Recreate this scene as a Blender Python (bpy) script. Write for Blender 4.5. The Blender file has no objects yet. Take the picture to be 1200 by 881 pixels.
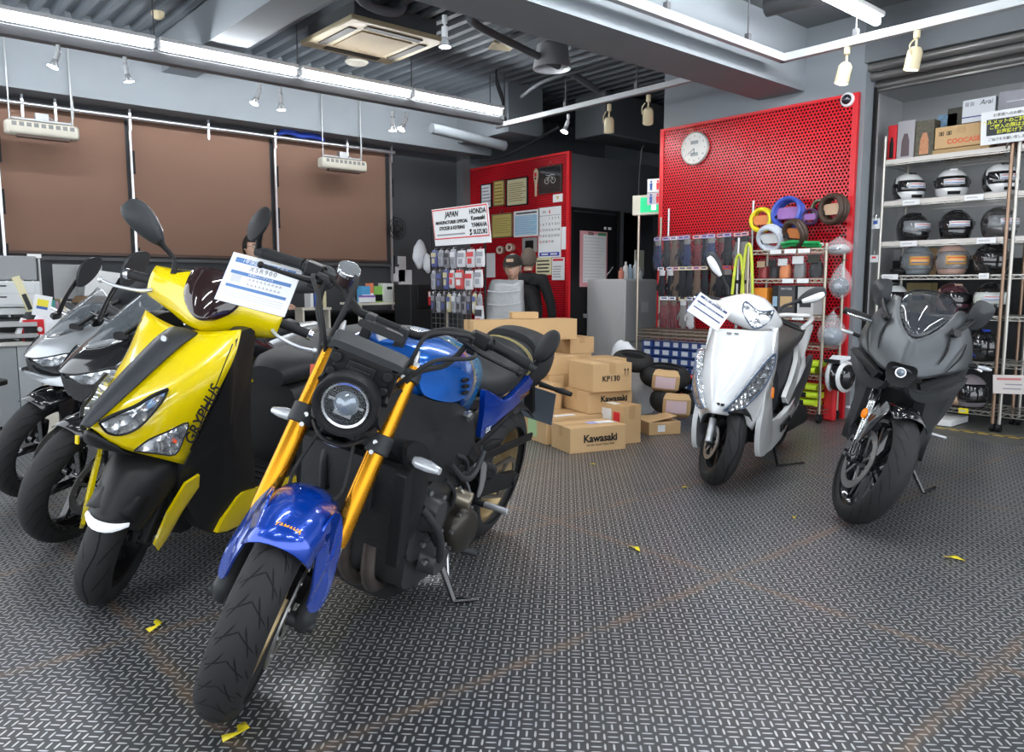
import bpy, bmesh, math, random
from math import sin, cos, pi, radians, hypot, sqrt, tan
from mathutils import Vector, Matrix, noise
V = Vector
random.seed(7)
SC = bpy.context.scene
COL = SC.collection
# ------------------------------------------------------------------ camera and the measuring rays taken from it
CAM_H, FPX, PITCH, AZ = 1.1, 900.0, radians(6.65), radians(41.1)
CZ = V((cos(PITCH)*sin(AZ), cos(PITCH)*cos(AZ), -sin(PITCH)))
CX = V((cos(AZ), -sin(AZ), 0)); CY = CX.cross(CZ)
cam = bpy.data.cameras.new('camera'); camo = bpy.data.objects.new('camera', cam); COL.objects.link(camo)
cam.sensor_width = 36; cam.lens = 27; cam.clip_start = .02; cam.clip_end = 100
camo.matrix_world = Matrix(((CX.x, CY.x, -CZ.x, 0), (CX.y, CY.y, -CZ.y, 0), (CX.z, CY.z, -CZ.z, CAM_H), (0, 0, 0, 1)))
SC.camera = camo
def ray(px, py): return CZ + CX*((px-600)/FPX) + CY*((440.5-py)/FPX)
def at(ax, val, px, py, M=None):
    """the point on the plane axis=val (of frame M) behind a measured picture point"""
    o = V((0, 0, CAM_H)); r = ray(px, py)
    if M is not None:
        I = M.inverted(); o = I @ o; r = I.to_3x3() @ r
    return o + r*((val-o[ax])/r[ax])
# ------------------------------------------------------------------ materials
MATS = {}
def mat(name, col=(.5, .5, .5), rough=.5, metal=0, **k):
    if name in MATS: return MATS[name]
    m = bpy.data.materials.new(name); m.use_nodes = True
    b = m.node_tree.nodes['Principled BSDF']
    b.inputs['Base Color'].default_value = (*col, 1); b.inputs['Roughness'].default_value = rough
    b.inputs['Metallic'].default_value = metal
    if 'coat' in k: b.inputs['Coat Weight'].default_value = k['coat']; b.inputs['Coat Roughness'].default_value = .05
    if 'trans' in k: b.inputs['Transmission Weight'].default_value = k['trans']
    if 'ior' in k: b.inputs['IOR'].default_value = k['ior']
    if 'alpha' in k: b.inputs['Alpha'].default_value = k['alpha']
    if 'emit' in k: b.inputs['Emission Color'].default_value = (*k['emit'], 1); b.inputs['Emission Strength'].default_value = k.get('es', 1)
    if max(col) < .06 and not metal and 'coat' not in k: b.inputs['Specular IOR Level'].default_value = .28
    if 'spec' in k: b.inputs['Specular IOR Level'].default_value = k['spec']
    nt = m.node_tree
    if k.get('noise') or k.get('bump'):
        n = nt.nodes.new('ShaderNodeTexNoise'); n.inputs['Scale'].default_value = k.get('nscale', 60)
        n.inputs['Detail'].default_value = 3
        tc = nt.nodes.new('ShaderNodeTexCoord'); nt.links.new(tc.outputs['Object'], n.inputs['Vector'])
        if k.get('noise'):
            r = nt.nodes.new('ShaderNodeMix'); r.data_type = 'RGBA'
            a = k['noise']; r.inputs[6].default_value = (*[c*(1-a) for c in col], 1); r.inputs[7].default_value = (*[min(1, c*(1+a)) for c in col], 1)
            nt.links.new(n.outputs['Fac'], r.inputs[0]); nt.links.new(r.outputs[2], b.inputs['Base Color'])
        if k.get('bump'):
            u = nt.nodes.new('ShaderNodeBump'); u.inputs['Strength'].default_value = k['bump']; u.inputs['Distance'].default_value = k.get('bd', .002)
            nt.links.new(n.outputs['Fac'], u.inputs['Height']); nt.links.new(u.outputs['Normal'], b.inputs['Normal'])
    MATS[name] = m
    return m
class NT:
    """small wrapper for node maths"""
    def __init__(s, m): s.m = m; s.t = m.node_tree; s.b = s.t.nodes['Principled BSDF']
    def n(s, kind): return s.t.nodes.new('ShaderNode'+kind)
    def lk(s, a, b): s.t.links.new(a, b)
    def math(s, op, a, b=None, c=None):
        n = s.n('Math'); n.operation = op
        for i, x in enumerate((a, b, c)):
            if x is None: continue
            if isinstance(x, (int, float)): n.inputs[i].default_value = x
            else: s.lk(x, n.inputs[i])
        return n.outputs[0]
    def coord(s, out='Object'):
        t = s.n('TexCoord'); x = s.n('SeparateXYZ'); s.lk(t.outputs[out], x.inputs[0]); return t.outputs[out], x.outputs[0], x.outputs[1], x.outputs[2]
    def mix(s, f, a, b):
        n = s.n('Mix'); n.data_type = 'RGBA'
        for i, x in ((0, f), (6, a), (7, b)):
            if isinstance(x, tuple): n.inputs[i].default_value = (*x, 1)
            elif isinstance(x, (int, float)): n.inputs[i].default_value = x
            else: s.lk(x, n.inputs[i])
        return n.outputs[2]
    def noise(s, vec, scale, detail=3):
        n = s.n('TexNoise'); n.inputs['Scale'].default_value = scale; n.inputs['Detail'].default_value = detail; s.lk(vec, n.inputs['Vector']); return n.outputs['Fac']
    def ramp(s, v, a, b):
        n = s.n('MapRange'); n.inputs[1].default_value = a; n.inputs[2].default_value = b; s.lk(v, n.inputs[0]); return n.outputs[0]
    def bump(s, h, st=.5, d=.002):
        u = s.n('Bump'); u.inputs['Strength'].default_value = st; u.inputs['Distance'].default_value = d
        s.lk(h, u.inputs['Height']); s.lk(u.outputs['Normal'], s.b.inputs['Normal'])
# ------------------------------------------------------------------ mesh builder
def frame_of(d, up=V((0, 0, 1))):
    d = d.normalized()
    if abs(d.dot(up)) > .98: up = V((1, 0, 0))
    x = up.cross(d).normalized(); y = d.cross(x).normalized()
    return x, y, d
def catmull(pts, k=6):
    pts = [V(p) for p in pts]; out = []
    for i in range(len(pts)-1):
        p0 = pts[max(i-1, 0)]; p1 = pts[i]; p2 = pts[i+1]; p3 = pts[min(i+2, len(pts)-1)]
        for j in range(k):
            t = j/k
            out.append(.5*((2*p1)+(p2-p0)*t+(2*p0-5*p1+4*p2-p3)*t*t+(3*p1-p0-3*p2+p3)*t**3))
    out.append(pts[-1]); return out
class MB:
    def __init__(s): s.v = []; s.f = []; s.m = []; s.cur = 0; s.T = Matrix(); s.uv = {}
    def add(s, vs, fs):
        o = len(s.v); s.v += [s.T @ V(p) for p in vs]
        for f in fs: s.f.append([o+i for i in f]); s.m.append(s.cur)
        return s
    def box(s, c, d, M=None):
        x, y, z = [q/2 for q in d]
        vs = [V((sx*x, sy*y, sz*z)) for sx in (-1, 1) for sy in (-1, 1) for sz in (-1, 1)]
        if M is not None: vs = [M @ p for p in vs]
        vs = [p+V(c) for p in vs]
        return s.add(vs, [(0, 1, 3, 2), (4, 6, 7, 5), (0, 4, 5, 1), (2, 3, 7, 6), (0, 2, 6, 4), (1, 5, 7, 3)])
    def bar(s, a, b, w, h, up=V((0, 0, 1))):
        a = V(a); b = V(b); x, y, d = frame_of(b-a, V(up))
        vs = [p+x*(i*w/2)+y*(j*h/2) for p in (a, b) for i in (-1, 1) for j in (-1, 1)]
        return s.add(vs, [(0, 1, 3, 2), (4, 6, 7, 5), (0, 4, 5, 1), (2, 3, 7, 6), (0, 2, 6, 4), (1, 5, 7, 3)])
    def cyl(s, a, b, r, r2=None, n=16, cap=True):
        r2 = r if r2 is None else r2
        return s.tube([a, b], [r, r2], n, 0, cap)
    def tube(s, pts, r, n=10, k=5, cap=True):
        pts = [V(p) for p in pts]
        rs = list(r) if isinstance(r, (list, tuple)) else [r]*len(pts)
        if k and len(pts) > 2:
            m = len(pts); P = catmull(pts, k); R = []
            for i in range(len(P)):
                t = i/k; j = min(int(t), m-2); R.append(rs[j]+(rs[j+1]-rs[j])*(t-j))
            pts, rs = P, R
        vs = []; fs = []; x = None
        for i, p in enumerate(pts):
            d = (pts[min(i+1, len(pts)-1)]-pts[max(i-1, 0)])
            if d.length < 1e-9: d = V((0, 0, 1))
            d.normalize()
            if x is None: x, y, _ = frame_of(d)
            else:
                x = (x-d*x.dot(d))
                if x.length < 1e-6: x, y, _ = frame_of(d)
                x.normalize(); y = d.cross(x)
            for j in range(n):
                a = 2*pi*j/n; vs.append(p+(x*cos(a)+y*sin(a))*rs[i])
        for i in range(len(pts)-1):
            for j in range(n): fs.append((i*n+j, i*n+(j+1) % n, (i+1)*n+(j+1) % n, (i+1)*n+j))
        if cap: fs.append(tuple(reversed(range(n)))); fs.append(tuple((len(pts)-1)*n+j for j in range(n)))
        return s.add(vs, fs)
    def lathe(s, prof, o=(0, 0, 0), ax=(0, 1, 0), n=48, closed=False, a0=0, a1=2*pi, uv=False):
        """prof: (radius, height along axis)"""
        x, y, d = frame_of(V(ax)); o = V(o); full = abs(a1-a0-2*pi) < 1e-6
        N = n if full else n+1; vs = []; fs = []; m = len(prof)
        for i in range(N):
            a = a0+(a1-a0)*i/n
            for (r, h) in prof: vs.append(o+(x*cos(a)+y*sin(a))*r+d*h)
        K = m if closed else m-1
        base = len(s.f)
        for i in range(n):
            for j in range(K):
                i2 = (i+1) % N; j2 = (j+1) % m
                fs.append((i*m+j, i*m+j2, i2*m+j2, i2*m+j))
                if uv: s.uv[base+len(fs)-1] = [(i/n, j/K), (i/n, (j+1)/K), ((i+1)/n, (j+1)/K), ((i+1)/n, j/K)]
        return s.add(vs, fs)
    def prism(s, out, ax, d0, d1):
        """2-D outline in the two other axes (x,z for ax=1; x,y for ax=2; y,z for ax=0), extruded from d0 to d1"""
        n = len(out)
        def mk(p, d): return {0: (d, p[0], p[1]), 1: (p[0], d, p[1]), 2: (p[0], p[1], d)}[ax]
        vs = [mk(p, d0) for p in out]+[mk(p, d1) for p in out]
        fs = [tuple(range(n)), tuple(reversed(range(n, 2*n)))]+[(i, n+i, n+(i+1) % n, (i+1) % n) for i in range(n)]
        return s.add(vs, fs)
    def poly(s, pts): return s.add(pts, [tuple(range(len(pts)))])
    def slab(s, pts, th):
        """a plate: closed 3-D outline, thickened along its normal by th"""
        pts = [V(p) for p in pts]; nrm = V((0, 0, 0)); c = sum(pts, V())/len(pts)
        for i in range(len(pts)): nrm += (pts[i]-c).cross(pts[(i+1) % len(pts)]-c)
        nrm.normalize(); n = len(pts)
        vs = [p for p in pts]+[p-nrm*th for p in pts]
        return s.add(vs, [tuple(range(n)), tuple(reversed(range(n, 2*n)))]+[(i, n+i, n+(i+1) % n, (i+1) % n) for i in range(n)])
    def grid(s, rows, close=False):
        m = len(rows[0]); vs = [p for r in rows for p in r]; fs = []
        for i in range(len(rows)-1):
            for j in range(m if close else m-1): fs.append((i*m+j, i*m+(j+1) % m, (i+1)*m+(j+1) % m, (i+1)*m+j))
        return s.add(vs, fs)
    def loft(s, rings, cap=True):
        n = len(rings[0]); s.grid(rings, True)
        if cap:
            s.add(rings[0], [tuple(reversed(range(n)))]); s.add(rings[-1], [tuple(range(n))])
        return s
    def sell(s, secs, ax=0, n=24, e=2.4, cap=True):
        """super-elliptic sections along an axis: (pos, cu, cv, ru, rv[, e][, rv_low])"""
        R = []
        for q in secs:
            p, cu, cv, ru, rv = q[:5]; ee = q[5] if len(q) > 5 else e; lo = q[6] if len(q) > 6 else rv; r = []
            for i in range(n):
                a = 2*pi*i/n; c, t = cos(a), sin(a)
                u = cu+ru*math.copysign(abs(c)**(2/ee), c); w = cv+(rv if t > 0 else lo)*math.copysign(abs(t)**(2/ee), t)
                r.append({0: (p, u, w), 1: (u, p, w), 2: (u, w, p)}[ax])
            R.append([V(x) for x in r])
        return s.loft(R, cap)
    def ball(s, c, r, n=16, m=10, M=None):
        if isinstance(r, (int, float)): r = (r, r, r)
        R = []; c = V(c)
        for i in range(m+1):
            t = -pi/2+pi*i/m; t = max(-pi/2+.02, min(pi/2-.02, t)); row = []
            for j in range(n):
                a = 2*pi*j/n; p = V((r[0]*cos(t)*cos(a), r[1]*cos(t)*sin(a), r[2]*sin(t)))
                row.append(c+(M @ p if M is not None else p))
            R.append(row)
        return s.loft(R)
    def mirror(s, ax=1):
        o = len(s.v); nf = len(s.f)
        for p in list(s.v): q = p.copy(); q[ax] = -q[ax]; s.v.append(q)
        for i in range(nf):
            s.f.append([o+j for j in reversed(s.f[i])]); s.m.append(s.m[i])
            if i in s.uv: s.uv[nf+i] = list(reversed(s.uv[i]))
        return s
    def build(s, name, m, parent=None, bevel=0, sub=0, solid=0, sharp=38, X=None, merge=0, bseg=2, off=-1, flat=False, **kw):
        me = bpy.data.meshes.new(name)
        vs = s.v if X is None else [X @ p for p in s.v]
        me.from_pydata([tuple(p) for p in vs], [], s.f); me.validate()
        ms = m if isinstance(m, (list, tuple)) else [m]
        for q in ms: me.materials.append(q)
        if len(ms) > 1 and len(me.polygons) == len(s.m): me.polygons.foreach_set('material_index', s.m)
        if s.uv and len(me.polygons) == len(s.f):
            uv = me.uv_layers.new(name='uv')
            for fi, c in s.uv.items():
                p = me.polygons[fi]
                for k_, li in enumerate(p.loop_indices): uv.data[li].uv = c[k_]
        bm = bmesh.new(); bm.from_mesh(me)
        if merge: bmesh.ops.remove_doubles(bm, verts=bm.verts, dist=merge)
        bmesh.ops.recalc_face_normals(bm, faces=bm.faces); bm.to_mesh(me); bm.free()
        if not flat:
            me.polygons.foreach_set('use_smooth', [True]*len(me.polygons))
            if not sub: me.set_sharp_from_angle(angle=radians(sharp))
        o = bpy.data.objects.new(name, me); COL.objects.link(o)
        if parent is not None: o.parent = parent
        if bevel:
            b = o.modifiers.new('b', 'BEVEL'); b.width = bevel; b.segments = bseg; b.limit_method = 'ANGLE'; b.angle_limit = radians(40); b.harden_normals = False
        if sub:
            u = o.modifiers.new('s', 'SUBSURF'); u.levels = sub; u.render_levels = sub; u.boundary_smooth = 'PRESERVE_CORNERS'
        if solid:
            d = o.modifiers.new('t', 'SOLIDIFY'); d.thickness = solid; d.offset = off
        return o
def tag(o, label=None, cat=None, group=None, kind=None):
    if label: o['label'] = label
    if cat: o['category'] = cat
    if group: o['group'] = group
    if kind: o['kind'] = kind
    return o
def empty(name, M, label, cat, group=None):
    o = bpy.data.objects.new(name, None); COL.objects.link(o); o.empty_display_size = .1
    o.matrix_world = M if isinstance(M, Matrix) else Matrix.Translation(M)
    return tag(o, label, cat, group)
def copy_tree(o, parent=None):
    c = o.copy(); COL.objects.link(c); c.parent = parent
    for ch in list(o.children): copy_tree(ch, c)
    return c
def T(x, y=0, z=0): return Matrix.Translation(V((x, y, z)) if not isinstance(x, Vector) else x)
def R(a, ax='Z'): return Matrix.Rotation(radians(a), 4, ax)
def S(x, y=None, z=None):
    y = x if y is None else y; z = x if z is None else z
    return Matrix.Diagonal((x, y, z, 1))
def basis(o, x, y, z=None):
    x = V(x).normalized(); y = V(y); y = (y-x*y.dot(x)).normalized(); z = x.cross(y)
    return Matrix(((x.x, y.x, z.x, o[0]), (x.y, y.y, z.y, o[1]), (x.z, y.z, z.z, o[2]), (0, 0, 0, 1)))
def lettering(s, size, M, m, parent=None, name='lettering', ext=.0006, shear=0, align='CENTER', bold=0, X=None, space=1):
    """writing in the local xy plane of M (x along the line, y up, z towards the reader)"""
    cu = bpy.data.curves.new(name, 'FONT'); cu.body = s; cu.size = size; cu.extrude = ext; cu.shear = shear; cu.space_character = space
    cu.align_x = align; cu.align_y = 'CENTER'; cu.offset = bold; cu.resolution_u = 3
    t = bpy.data.objects.new(name, cu); COL.objects.link(t)
    bpy.context.view_layer.update()
    me = bpy.data.meshes.new_from_object(t.evaluated_get(bpy.context.evaluated_depsgraph_get()))
    bpy.data.objects.remove(t)
    me.transform(M if X is None else X @ M)
    me.materials.clear(); me.materials.append(m)
    o = bpy.data.objects.new(name, me); COL.objects.link(o)
    if parent is not None: o.parent = parent
    return o
def struct(o): o['kind'] = 'structure'; return o
# ================================================================== THE SETTING
GREY = mat('painted concrete', (.26, .285, .31), .75, noise=.06, nscale=3, bump=.1)
GREYD = mat('darker painted concrete', (.155, .168, .182), .8, noise=.08, nscale=4, bump=.1)
DECKM = mat('painted deck', (.18, .20, .225), .6)
SLATE = mat('slate wall paint', (.052, .057, .064), .6, bump=.15, nscale=40)
BLACK = mat('black plastic', (.008, .008, .009), .35)
BLACKM = mat('matt black', (.010, .010, .011), .55)
BLACKG = mat('gloss black', (.01, .01, .012), .12, coat=.6)
DARKG = mat('dark grey plastic', (.032, .034, .037), .45)
CHROME = mat('chrome', (.75, .76, .78), .15, 1)
STEEL = mat('steel', (.5, .5, .5), .32, 1)
RACKM = mat('brown chromed rack wire', (.42, .37, .30), .35, .9)
WHITE = mat('white paint', (.8, .8, .8), .4)
WHITEP = mat('white plastic', (.82, .83, .84), .35)
CREAM = mat('aged cream plastic', (.66, .56, .36), .5)
IVORY = mat('ivory plastic', (.72, .68, .58), .5)
PAPER = mat('paper', (.85, .86, .87), .7)
CARD = mat('cardboard', (.58, .38, .19), .8, noise=.05, nscale=8)
CARD2 = mat('cardboard tape', (.50, .31, .14), .45)
INK = mat('black ink', (.012, .012, .012), .6)
INKB = mat('blue ink', (.05, .12, .42), .6)
INKR = mat('red ink', (.7, .02, .03), .6)
GLASS = mat('clear glass', (1, 1, 1), .02, trans=1, ior=1.45)
def floor_mat():
    m = mat('steel tread plate', (.1, .1, .1), .4, .55); k = NT(m)
    vec, x, y, z = k.coord()
    # turned 45 degrees from the plate edges
    c = .70710678
    u = k.math('MULTIPLY', k.math('ADD', k.math('MULTIPLY', x, c), k.math('MULTIPLY', y, c)), 1/.0425)
    v = k.math('MULTIPLY', k.math('SUBTRACT', k.math('MULTIPLY', y, c), k.math('MULTIPLY', x, c)), 1/.0425)
    def bars(u, v, par):
        i = k.math('ROUND', u); m2 = k.math('MULTIPLY', k.math('ROUND', k.math('MULTIPLY', v, 2)), .5)
        du = k.math('DIVIDE', k.math('ABSOLUTE', k.math('SUBTRACT', u, i)), .34)
        dv = k.math('DIVIDE', k.math('ABSOLUTE', k.math('SUBTRACT', v, m2)), .075)
        d = k.math('ADD', k.math('POWER', du, 3), k.math('POWER', dv, 2))
        h = k.ramp(d, 1, .55)
        q = k.math('FLOORED_MODULO', k.math('ADD', k.math('ADD', i, m2), par), 2)
        ok = k.math('GREATER_THAN', k.math('ABSOLUTE', k.math('SUBTRACT', q, 1)), .25)
        return k.math('MULTIPLY', h, ok)
    h = k.math('MAXIMUM', bars(u, v, 0), bars(v, u, 1))
    n1 = k.noise(vec, 1.3); n2 = k.noise(vec, 9, 5)
    # plate seams every 0.92 x 1.83 m with rust and trodden dirt
    def seam(a, off, per, w):
        f = k.math('FRACT', k.math('ADD', k.math('MULTIPLY', k.math('SUBTRACT', a, off), 1/per), 100.5))
        return k.ramp(k.math('MULTIPLY', k.math('ABSOLUTE', k.math('SUBTRACT', f, .5)), per), w, w*.15)
    wob = k.math('MULTIPLY', k.math('SUBTRACT', n2, .5), .05)
    def seams(w): return k.math('MAXIMUM', seam(k.math('ADD', y, wob) if w > .02 else y, 1.60, .92, w), seam(k.math('ADD', x, wob) if w > .02 else x, 2.47, 1.83, w))
    rust = k.math('MULTIPLY', seams(.032), k.ramp(n2, .30, .55))
    line = seams(.007)
    base = k.mix(k.ramp(n1, .35, .65), (.060, .066, .074), (.085, .088, .092))
    base = k.mix(k.math('MULTIPLY', rust, .75), base, (.22, .155, .115))
    base = k.mix(k.math('MULTIPLY', k.ramp(n2, .55, .75), .25), base, (.10, .075, .055))
    bar = k.mix(k.ramp(n2, .3, .7), (.62, .64, .66), (.80, .80, .80))
    bar = k.mix(k.math('MULTIPLY', rust, .6), bar, (.50, .38, .28))
    k.lk(k.mix(k.math('MULTIPLY', h, .92), base, bar), k.b.inputs['Base Color'])
    k.lk(k.math('SUBTRACT', .40, k.math('MULTIPLY', h, .12)), k.b.inputs['Roughness'])
    k.bump(k.math('ADD', h, k.math('MULTIPLY', line, .8)), .5, .002)
    return m
def perf_mat():
    m = mat('red perforated steel', (.62, .01, .02), .32, 0, spec=.5); k = NT(m)
    vec, x, y, z = k.coord()
    P = .031; u = k.math('MULTIPLY', y, 1/P); v = k.math('MULTIPLY', z, 1/(P*1.732))
    def hole(u, v):
        a = k.math('SUBTRACT', u, k.math('ROUND', u)); b = k.math('MULTIPLY', k.math('SUBTRACT', v, k.math('ROUND', v)), 1.732)
        d = k.math('SQRT', k.math('ADD', k.math('MULTIPLY', a, a), k.math('MULTIPLY', b, b)))
        return k.ramp(d, .34, .27)
    h = k.math('MAXIMUM', hole(u, v), hole(k.math('ADD', u, .5), k.math('ADD', v, .5)))
    k.lk(k.mix(h, (.60, .008, .018), (.02, .004, .005)), k.b.inputs['Base Color'])
    k.lk(k.math('ADD', .2, k.math('MULTIPLY', h, .6)), k.b.inputs['Roughness'])
    k.lk(k.math('SUBTRACT', .5, k.math('MULTIPLY', h, .5)), k.b.inputs['Specular IOR Level'])
    k.bump(k.math('MULTIPLY', h, -1), .6, .002)
    return m
FLOORM = floor_mat(); REDP = perf_mat()
REDF = mat('red frame', (.66, .012, .02), .35)
def slabbox(name, x0, x1, y0, y1, z0, z1, m, **k):
    return MB().box(((x0+x1)/2, (y0+y1)/2, (z0+z1)/2), (x1-x0, y1-y0, z1-z0)).build(name, m, flat=True, **k)
struct(slabbox('floor', -5, 6.12, -4, 8.34, -.1, 0, FLOORM))
struct(slabbox('floor', 6.12, 7.4, -4, 3.05, -.1, 0, mat('worn concrete floor', (.10, .10, .095), .55, noise=.15, nscale=6)))
struct(slabbox('floor', 6.12, 9.2, 3.05, 8.34, -.1, 0, MATS['worn concrete floor']))
struct(slabbox('wall_back', -1.2, 6.45, 8.34, 8.5, 0, 3.9, SLATE))
struct(slabbox('wall_beam', -1.2, 6.6, 7.98, 8.34, 2.80, 3.9, GREY))
# corrugated deck of the ceiling, ridges running front to back
mb = MB(); xs = []; x = -1.3
while x < 9.2: xs += [(x, 3.52), (x+.075, 3.52), (x+.09, 3.46), (x+.15, 3.46)]; x += .165
mb.grid([[V((a, 3.4, z)), V((a, 8.4, z))] for a, z in xs]); struct(mb.build('ceiling', DECKM, solid=.01, off=1, flat=True))
struct(slabbox('ceiling_beam', 2.50, 2.82, 3.8, 8.0, 3.14, 3.6, GREY))
struct(slabbox('ceiling_beam', -1.2, 6.3, 3.45, 3.88, 2.74, 3.9, GREY))
struct(slabbox('ceiling_bay', -5, 6.3, -4, 3.46, 3.25, 3.35, GREYD))
struct(slabbox('wall_pillar', 6.3, 6.5, 2.93, 4.93, 0, 3.9, GREY))
struct(slabbox('wall_return', 6.5, 7.25, 3.03, 3.12, 0, 2.72, mat('pale panel', (.50, .51, .52), .6)))
struct(slabbox('wall_alcove', 7.25, 7.35, -1.5, 3.12, 0, 2.75, MATS['pale panel']))
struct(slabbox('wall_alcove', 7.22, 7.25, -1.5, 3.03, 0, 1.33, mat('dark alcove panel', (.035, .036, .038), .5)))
struct(slabbox('ceiling_alcove', 6.5, 7.35, -1.5, 3.12, 2.72, 2.8, MATS['pale panel']))
struct(slabbox('ceiling_beam', 6.28, 6.6, -1.5, 2.94, 2.86, 3.9, GREYD))
mb = MB()
for (x, z, r) in ((6.34, 2.83, .03), (6.40, 2.77, .035), (6.47, 2.71, .025)): mb.cyl((x, -1.5, z), (x, 2.96, z), r, n=14)
mb.box((6.5, .7, 2.75), (.06, 4.5, .16)); struct(mb.build('trim_1', mat('shutter box grey', (.17, .165, .16), .35, .3, noise=.25, nscale=2)))
mb = MB(); mb.box((6.53, 2.99, 1.35), (.07, .12, 2.7)); struct(mb.build('trim_2', MATS['pale panel'], bevel=.004))
mb = MB(); mb.box((6.47, 2.93, 1.35), (.05, .035, 2.7)); mb.cyl((6.44, 2.9, 0), (6.44, 2.9, 2.66), .008); struct(mb.build('trim_3', BLACKM))
# left partition (red board towards us, dark wall with the door on its side)
struct(slabbox('wall_partition', 6.47, 6.6, 6.53, 8.34, 0, 2.62, SLATE))
def redboard(y0, y1, x, z1):
    r = empty('perforated_board', T(x, (y0+y1)/2, 0), '', 'board')
    mb = MB(); mb.box((0, 0, z1/2), (.03, y1-y0, z1)); mb.build('perforated_sheet', REDP, r, flat=True)
    mb = MB()
    for s in (y0-(y0+y1)/2, y1-(y0+y1)/2): mb.box((-.004, s-math.copysign(.022, s), z1/2), (.04, .045, z1))
    mb.box((-.004, 0, z1-.012), (.041, y1-y0, .024)); mb.build('frame', REDF, r, bevel=.002)
    return r
tag(redboard(6.36, 8.33, 6.44, 2.64), 'red perforated board with certificates and calendars behind the counter')
tag(redboard(2.96, 4.93, 6.27, 2.64), 'red perforated board with the clock and hanging gloves')
SIDEM = mat('lightened slate side wall', (.125, .132, .142), .6)  # copy of the slate paint, lightened in colour where few lamps reach
struct(slabbox('wall_side', 6.47, 7.45, 6.42, 6.52, 0, 2.63, SIDEM))
struct(slabbox('wall_side', 7.45, 9.2, 6.42, 6.52, 2.02, 2.63, SIDEM))
struct(slabbox('wall_side', 8.15, 9.2, 6.42, 6.52, 0, 2.02, SLATE))
struct(slabbox('wall_corridor', 7.3, 9.2, 7.6, 7.7, 0, 2.7, BLACKM))
struct(slabbox('wall_far', 9.2, 9.35, 3.0, 8.5, 0, 3.9, GREY))
struct(slabbox('wall_back', 6.45, 9.3, 8.34, 8.5, 0, 3.9, GREY))
struct(slabbox('wall_recess', 6.5, 9.2, 3.12, 3.2, 0, 3.9, GREY))
struct(slabbox('wall_upper', 6.05, 6.6, 7.0, 8.0, 2.9, 3.9, GREY))
struct(slabbox('wall_column', 6.30, 6.42, 8.20, 8.36, 0, 2.85, mat('grey column', (.12, .125, .13), .6)))
mb = MB()
for a, b in (((7.0, 6.6, 3.15), (9.1, 6.6, 3.15)),): mb.bar(a, b, .5, .5)
struct(mb.build('ceiling_duct', GREYD, bevel=.02))
# yellow and black tape on the floor in front of the helmet racks
def tape_mat():
    m = mat('hazard tape', (.6, .45, .04), .5); k = NT(m); vec, x, y, z = k.coord()
    f = k.math('FRACT', k.math('MULTIPLY', k.math('ADD', y, x), 1/.10))
    edge = k.math('GREATER_THAN', k.math('ABSOLUTE', k.math('SUBTRACT', x, 6.42)), .018)
    s = k.math('MULTIPLY', k.math('GREATER_THAN', f, .72), edge)
    k.lk(k.mix(s, k.mix(edge, (.16, .13, .08), (.62, .42, .05)), (.03, .03, .03)), k.b.inputs['Base Color']); return m
tag(MB().box((6.42, .6, .002), (.07, 4.9, .003)).build('hazard_tape', tape_mat()), 'yellow hazard tape on the floor before the helmet rack', 'tape')
# ------------------------------------------------------------------ door with year planner in the dark side wall
d = struct(MB().box((6.91, 6.41, .985), (.78, .03, 1.97)).build('door_1', BLACK, bevel=.004))
mb = MB()
for x in (6.50, 7.32): mb.box((x, 6.405, 1.0), (.035, .05, 2.03))
mb.box((6.91, 6.405, 2.0), (.85, .05, .035)); struct(mb.build('door_frame', BLACKM, bevel=.003))
mb = MB(); mb.cyl((7.2, 6.395, 1.0), (7.2, 6.34, 1.0), .022); mb.ball((7.2, 6.33, 1.0), .03); mb.build('door_handle', STEEL, d)
mb = MB()
for x, z in ((7.11, 1.23), (7.15, 1.26), (7.08, 1.2), (7.19, 1.30)): mb.bar((x, 6.39, z), (x+.03, 6.385, z+.04), .014, .004)
mb.box((7.15, 6.385, 1.13), (.07, .012, .07)); mb.box((7.07, 6.385, 1.80), (.03, .01, .03)); mb.box((7.15, 6.385, 1.80), (.05, .01, .03)); mb.build('door_notices', WHITEP, d)
# ------------------------------------------------------------------ brown roller blinds with aluminium poles in front of the back wall
BLM = mat('brown blind cloth', (.245, .140, .098), .85, bump=.25, nscale=500, bd=.0006)
ALU = mat('aluminium', (.72, .74, .78), .3, .9)
bx = [-.35, 1.15, 2.25, 3.72, 5.2]
names = ['at the left edge of the photo', 'above the printer', 'behind the yellow scooter', 'beside the dark slate wall']
def blind(x0, x1, lab):
    r = empty('roller_blind', T((x0+x1)/2, 8.3, 1.41), 'brown roller blind '+lab, 'blind', 'brown roller blinds')
    w = x1-x0-.05
    MB().box((0, 0, .66), (w, .004, 1.30)).build('cloth', BLM, r)
    MB().box((0, 0, .0), (w, .016, .03)).build('bottom_bar', mat('brown bar', (.09, .05, .035), .5), r, bevel=.003)
for i in range(4): blind(bx[i], bx[i+1], names[i])
mb = MB(); mb.cyl((-1, 8.2, 2.72), (5.25, 8.2, 2.72), .022, n=12)
hp = [1.36, 1.62, 2.25, 3.0, 3.72, 4.6, 5.2]
for x in hp: mb.bar((x, 8.2, 2.60), (x, 8.2, 2.93), .03, .02)
tag(mb.build('curtain_rail', ALU), 'long aluminium rail carrying the brown blinds along the back wall', 'rail')
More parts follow.
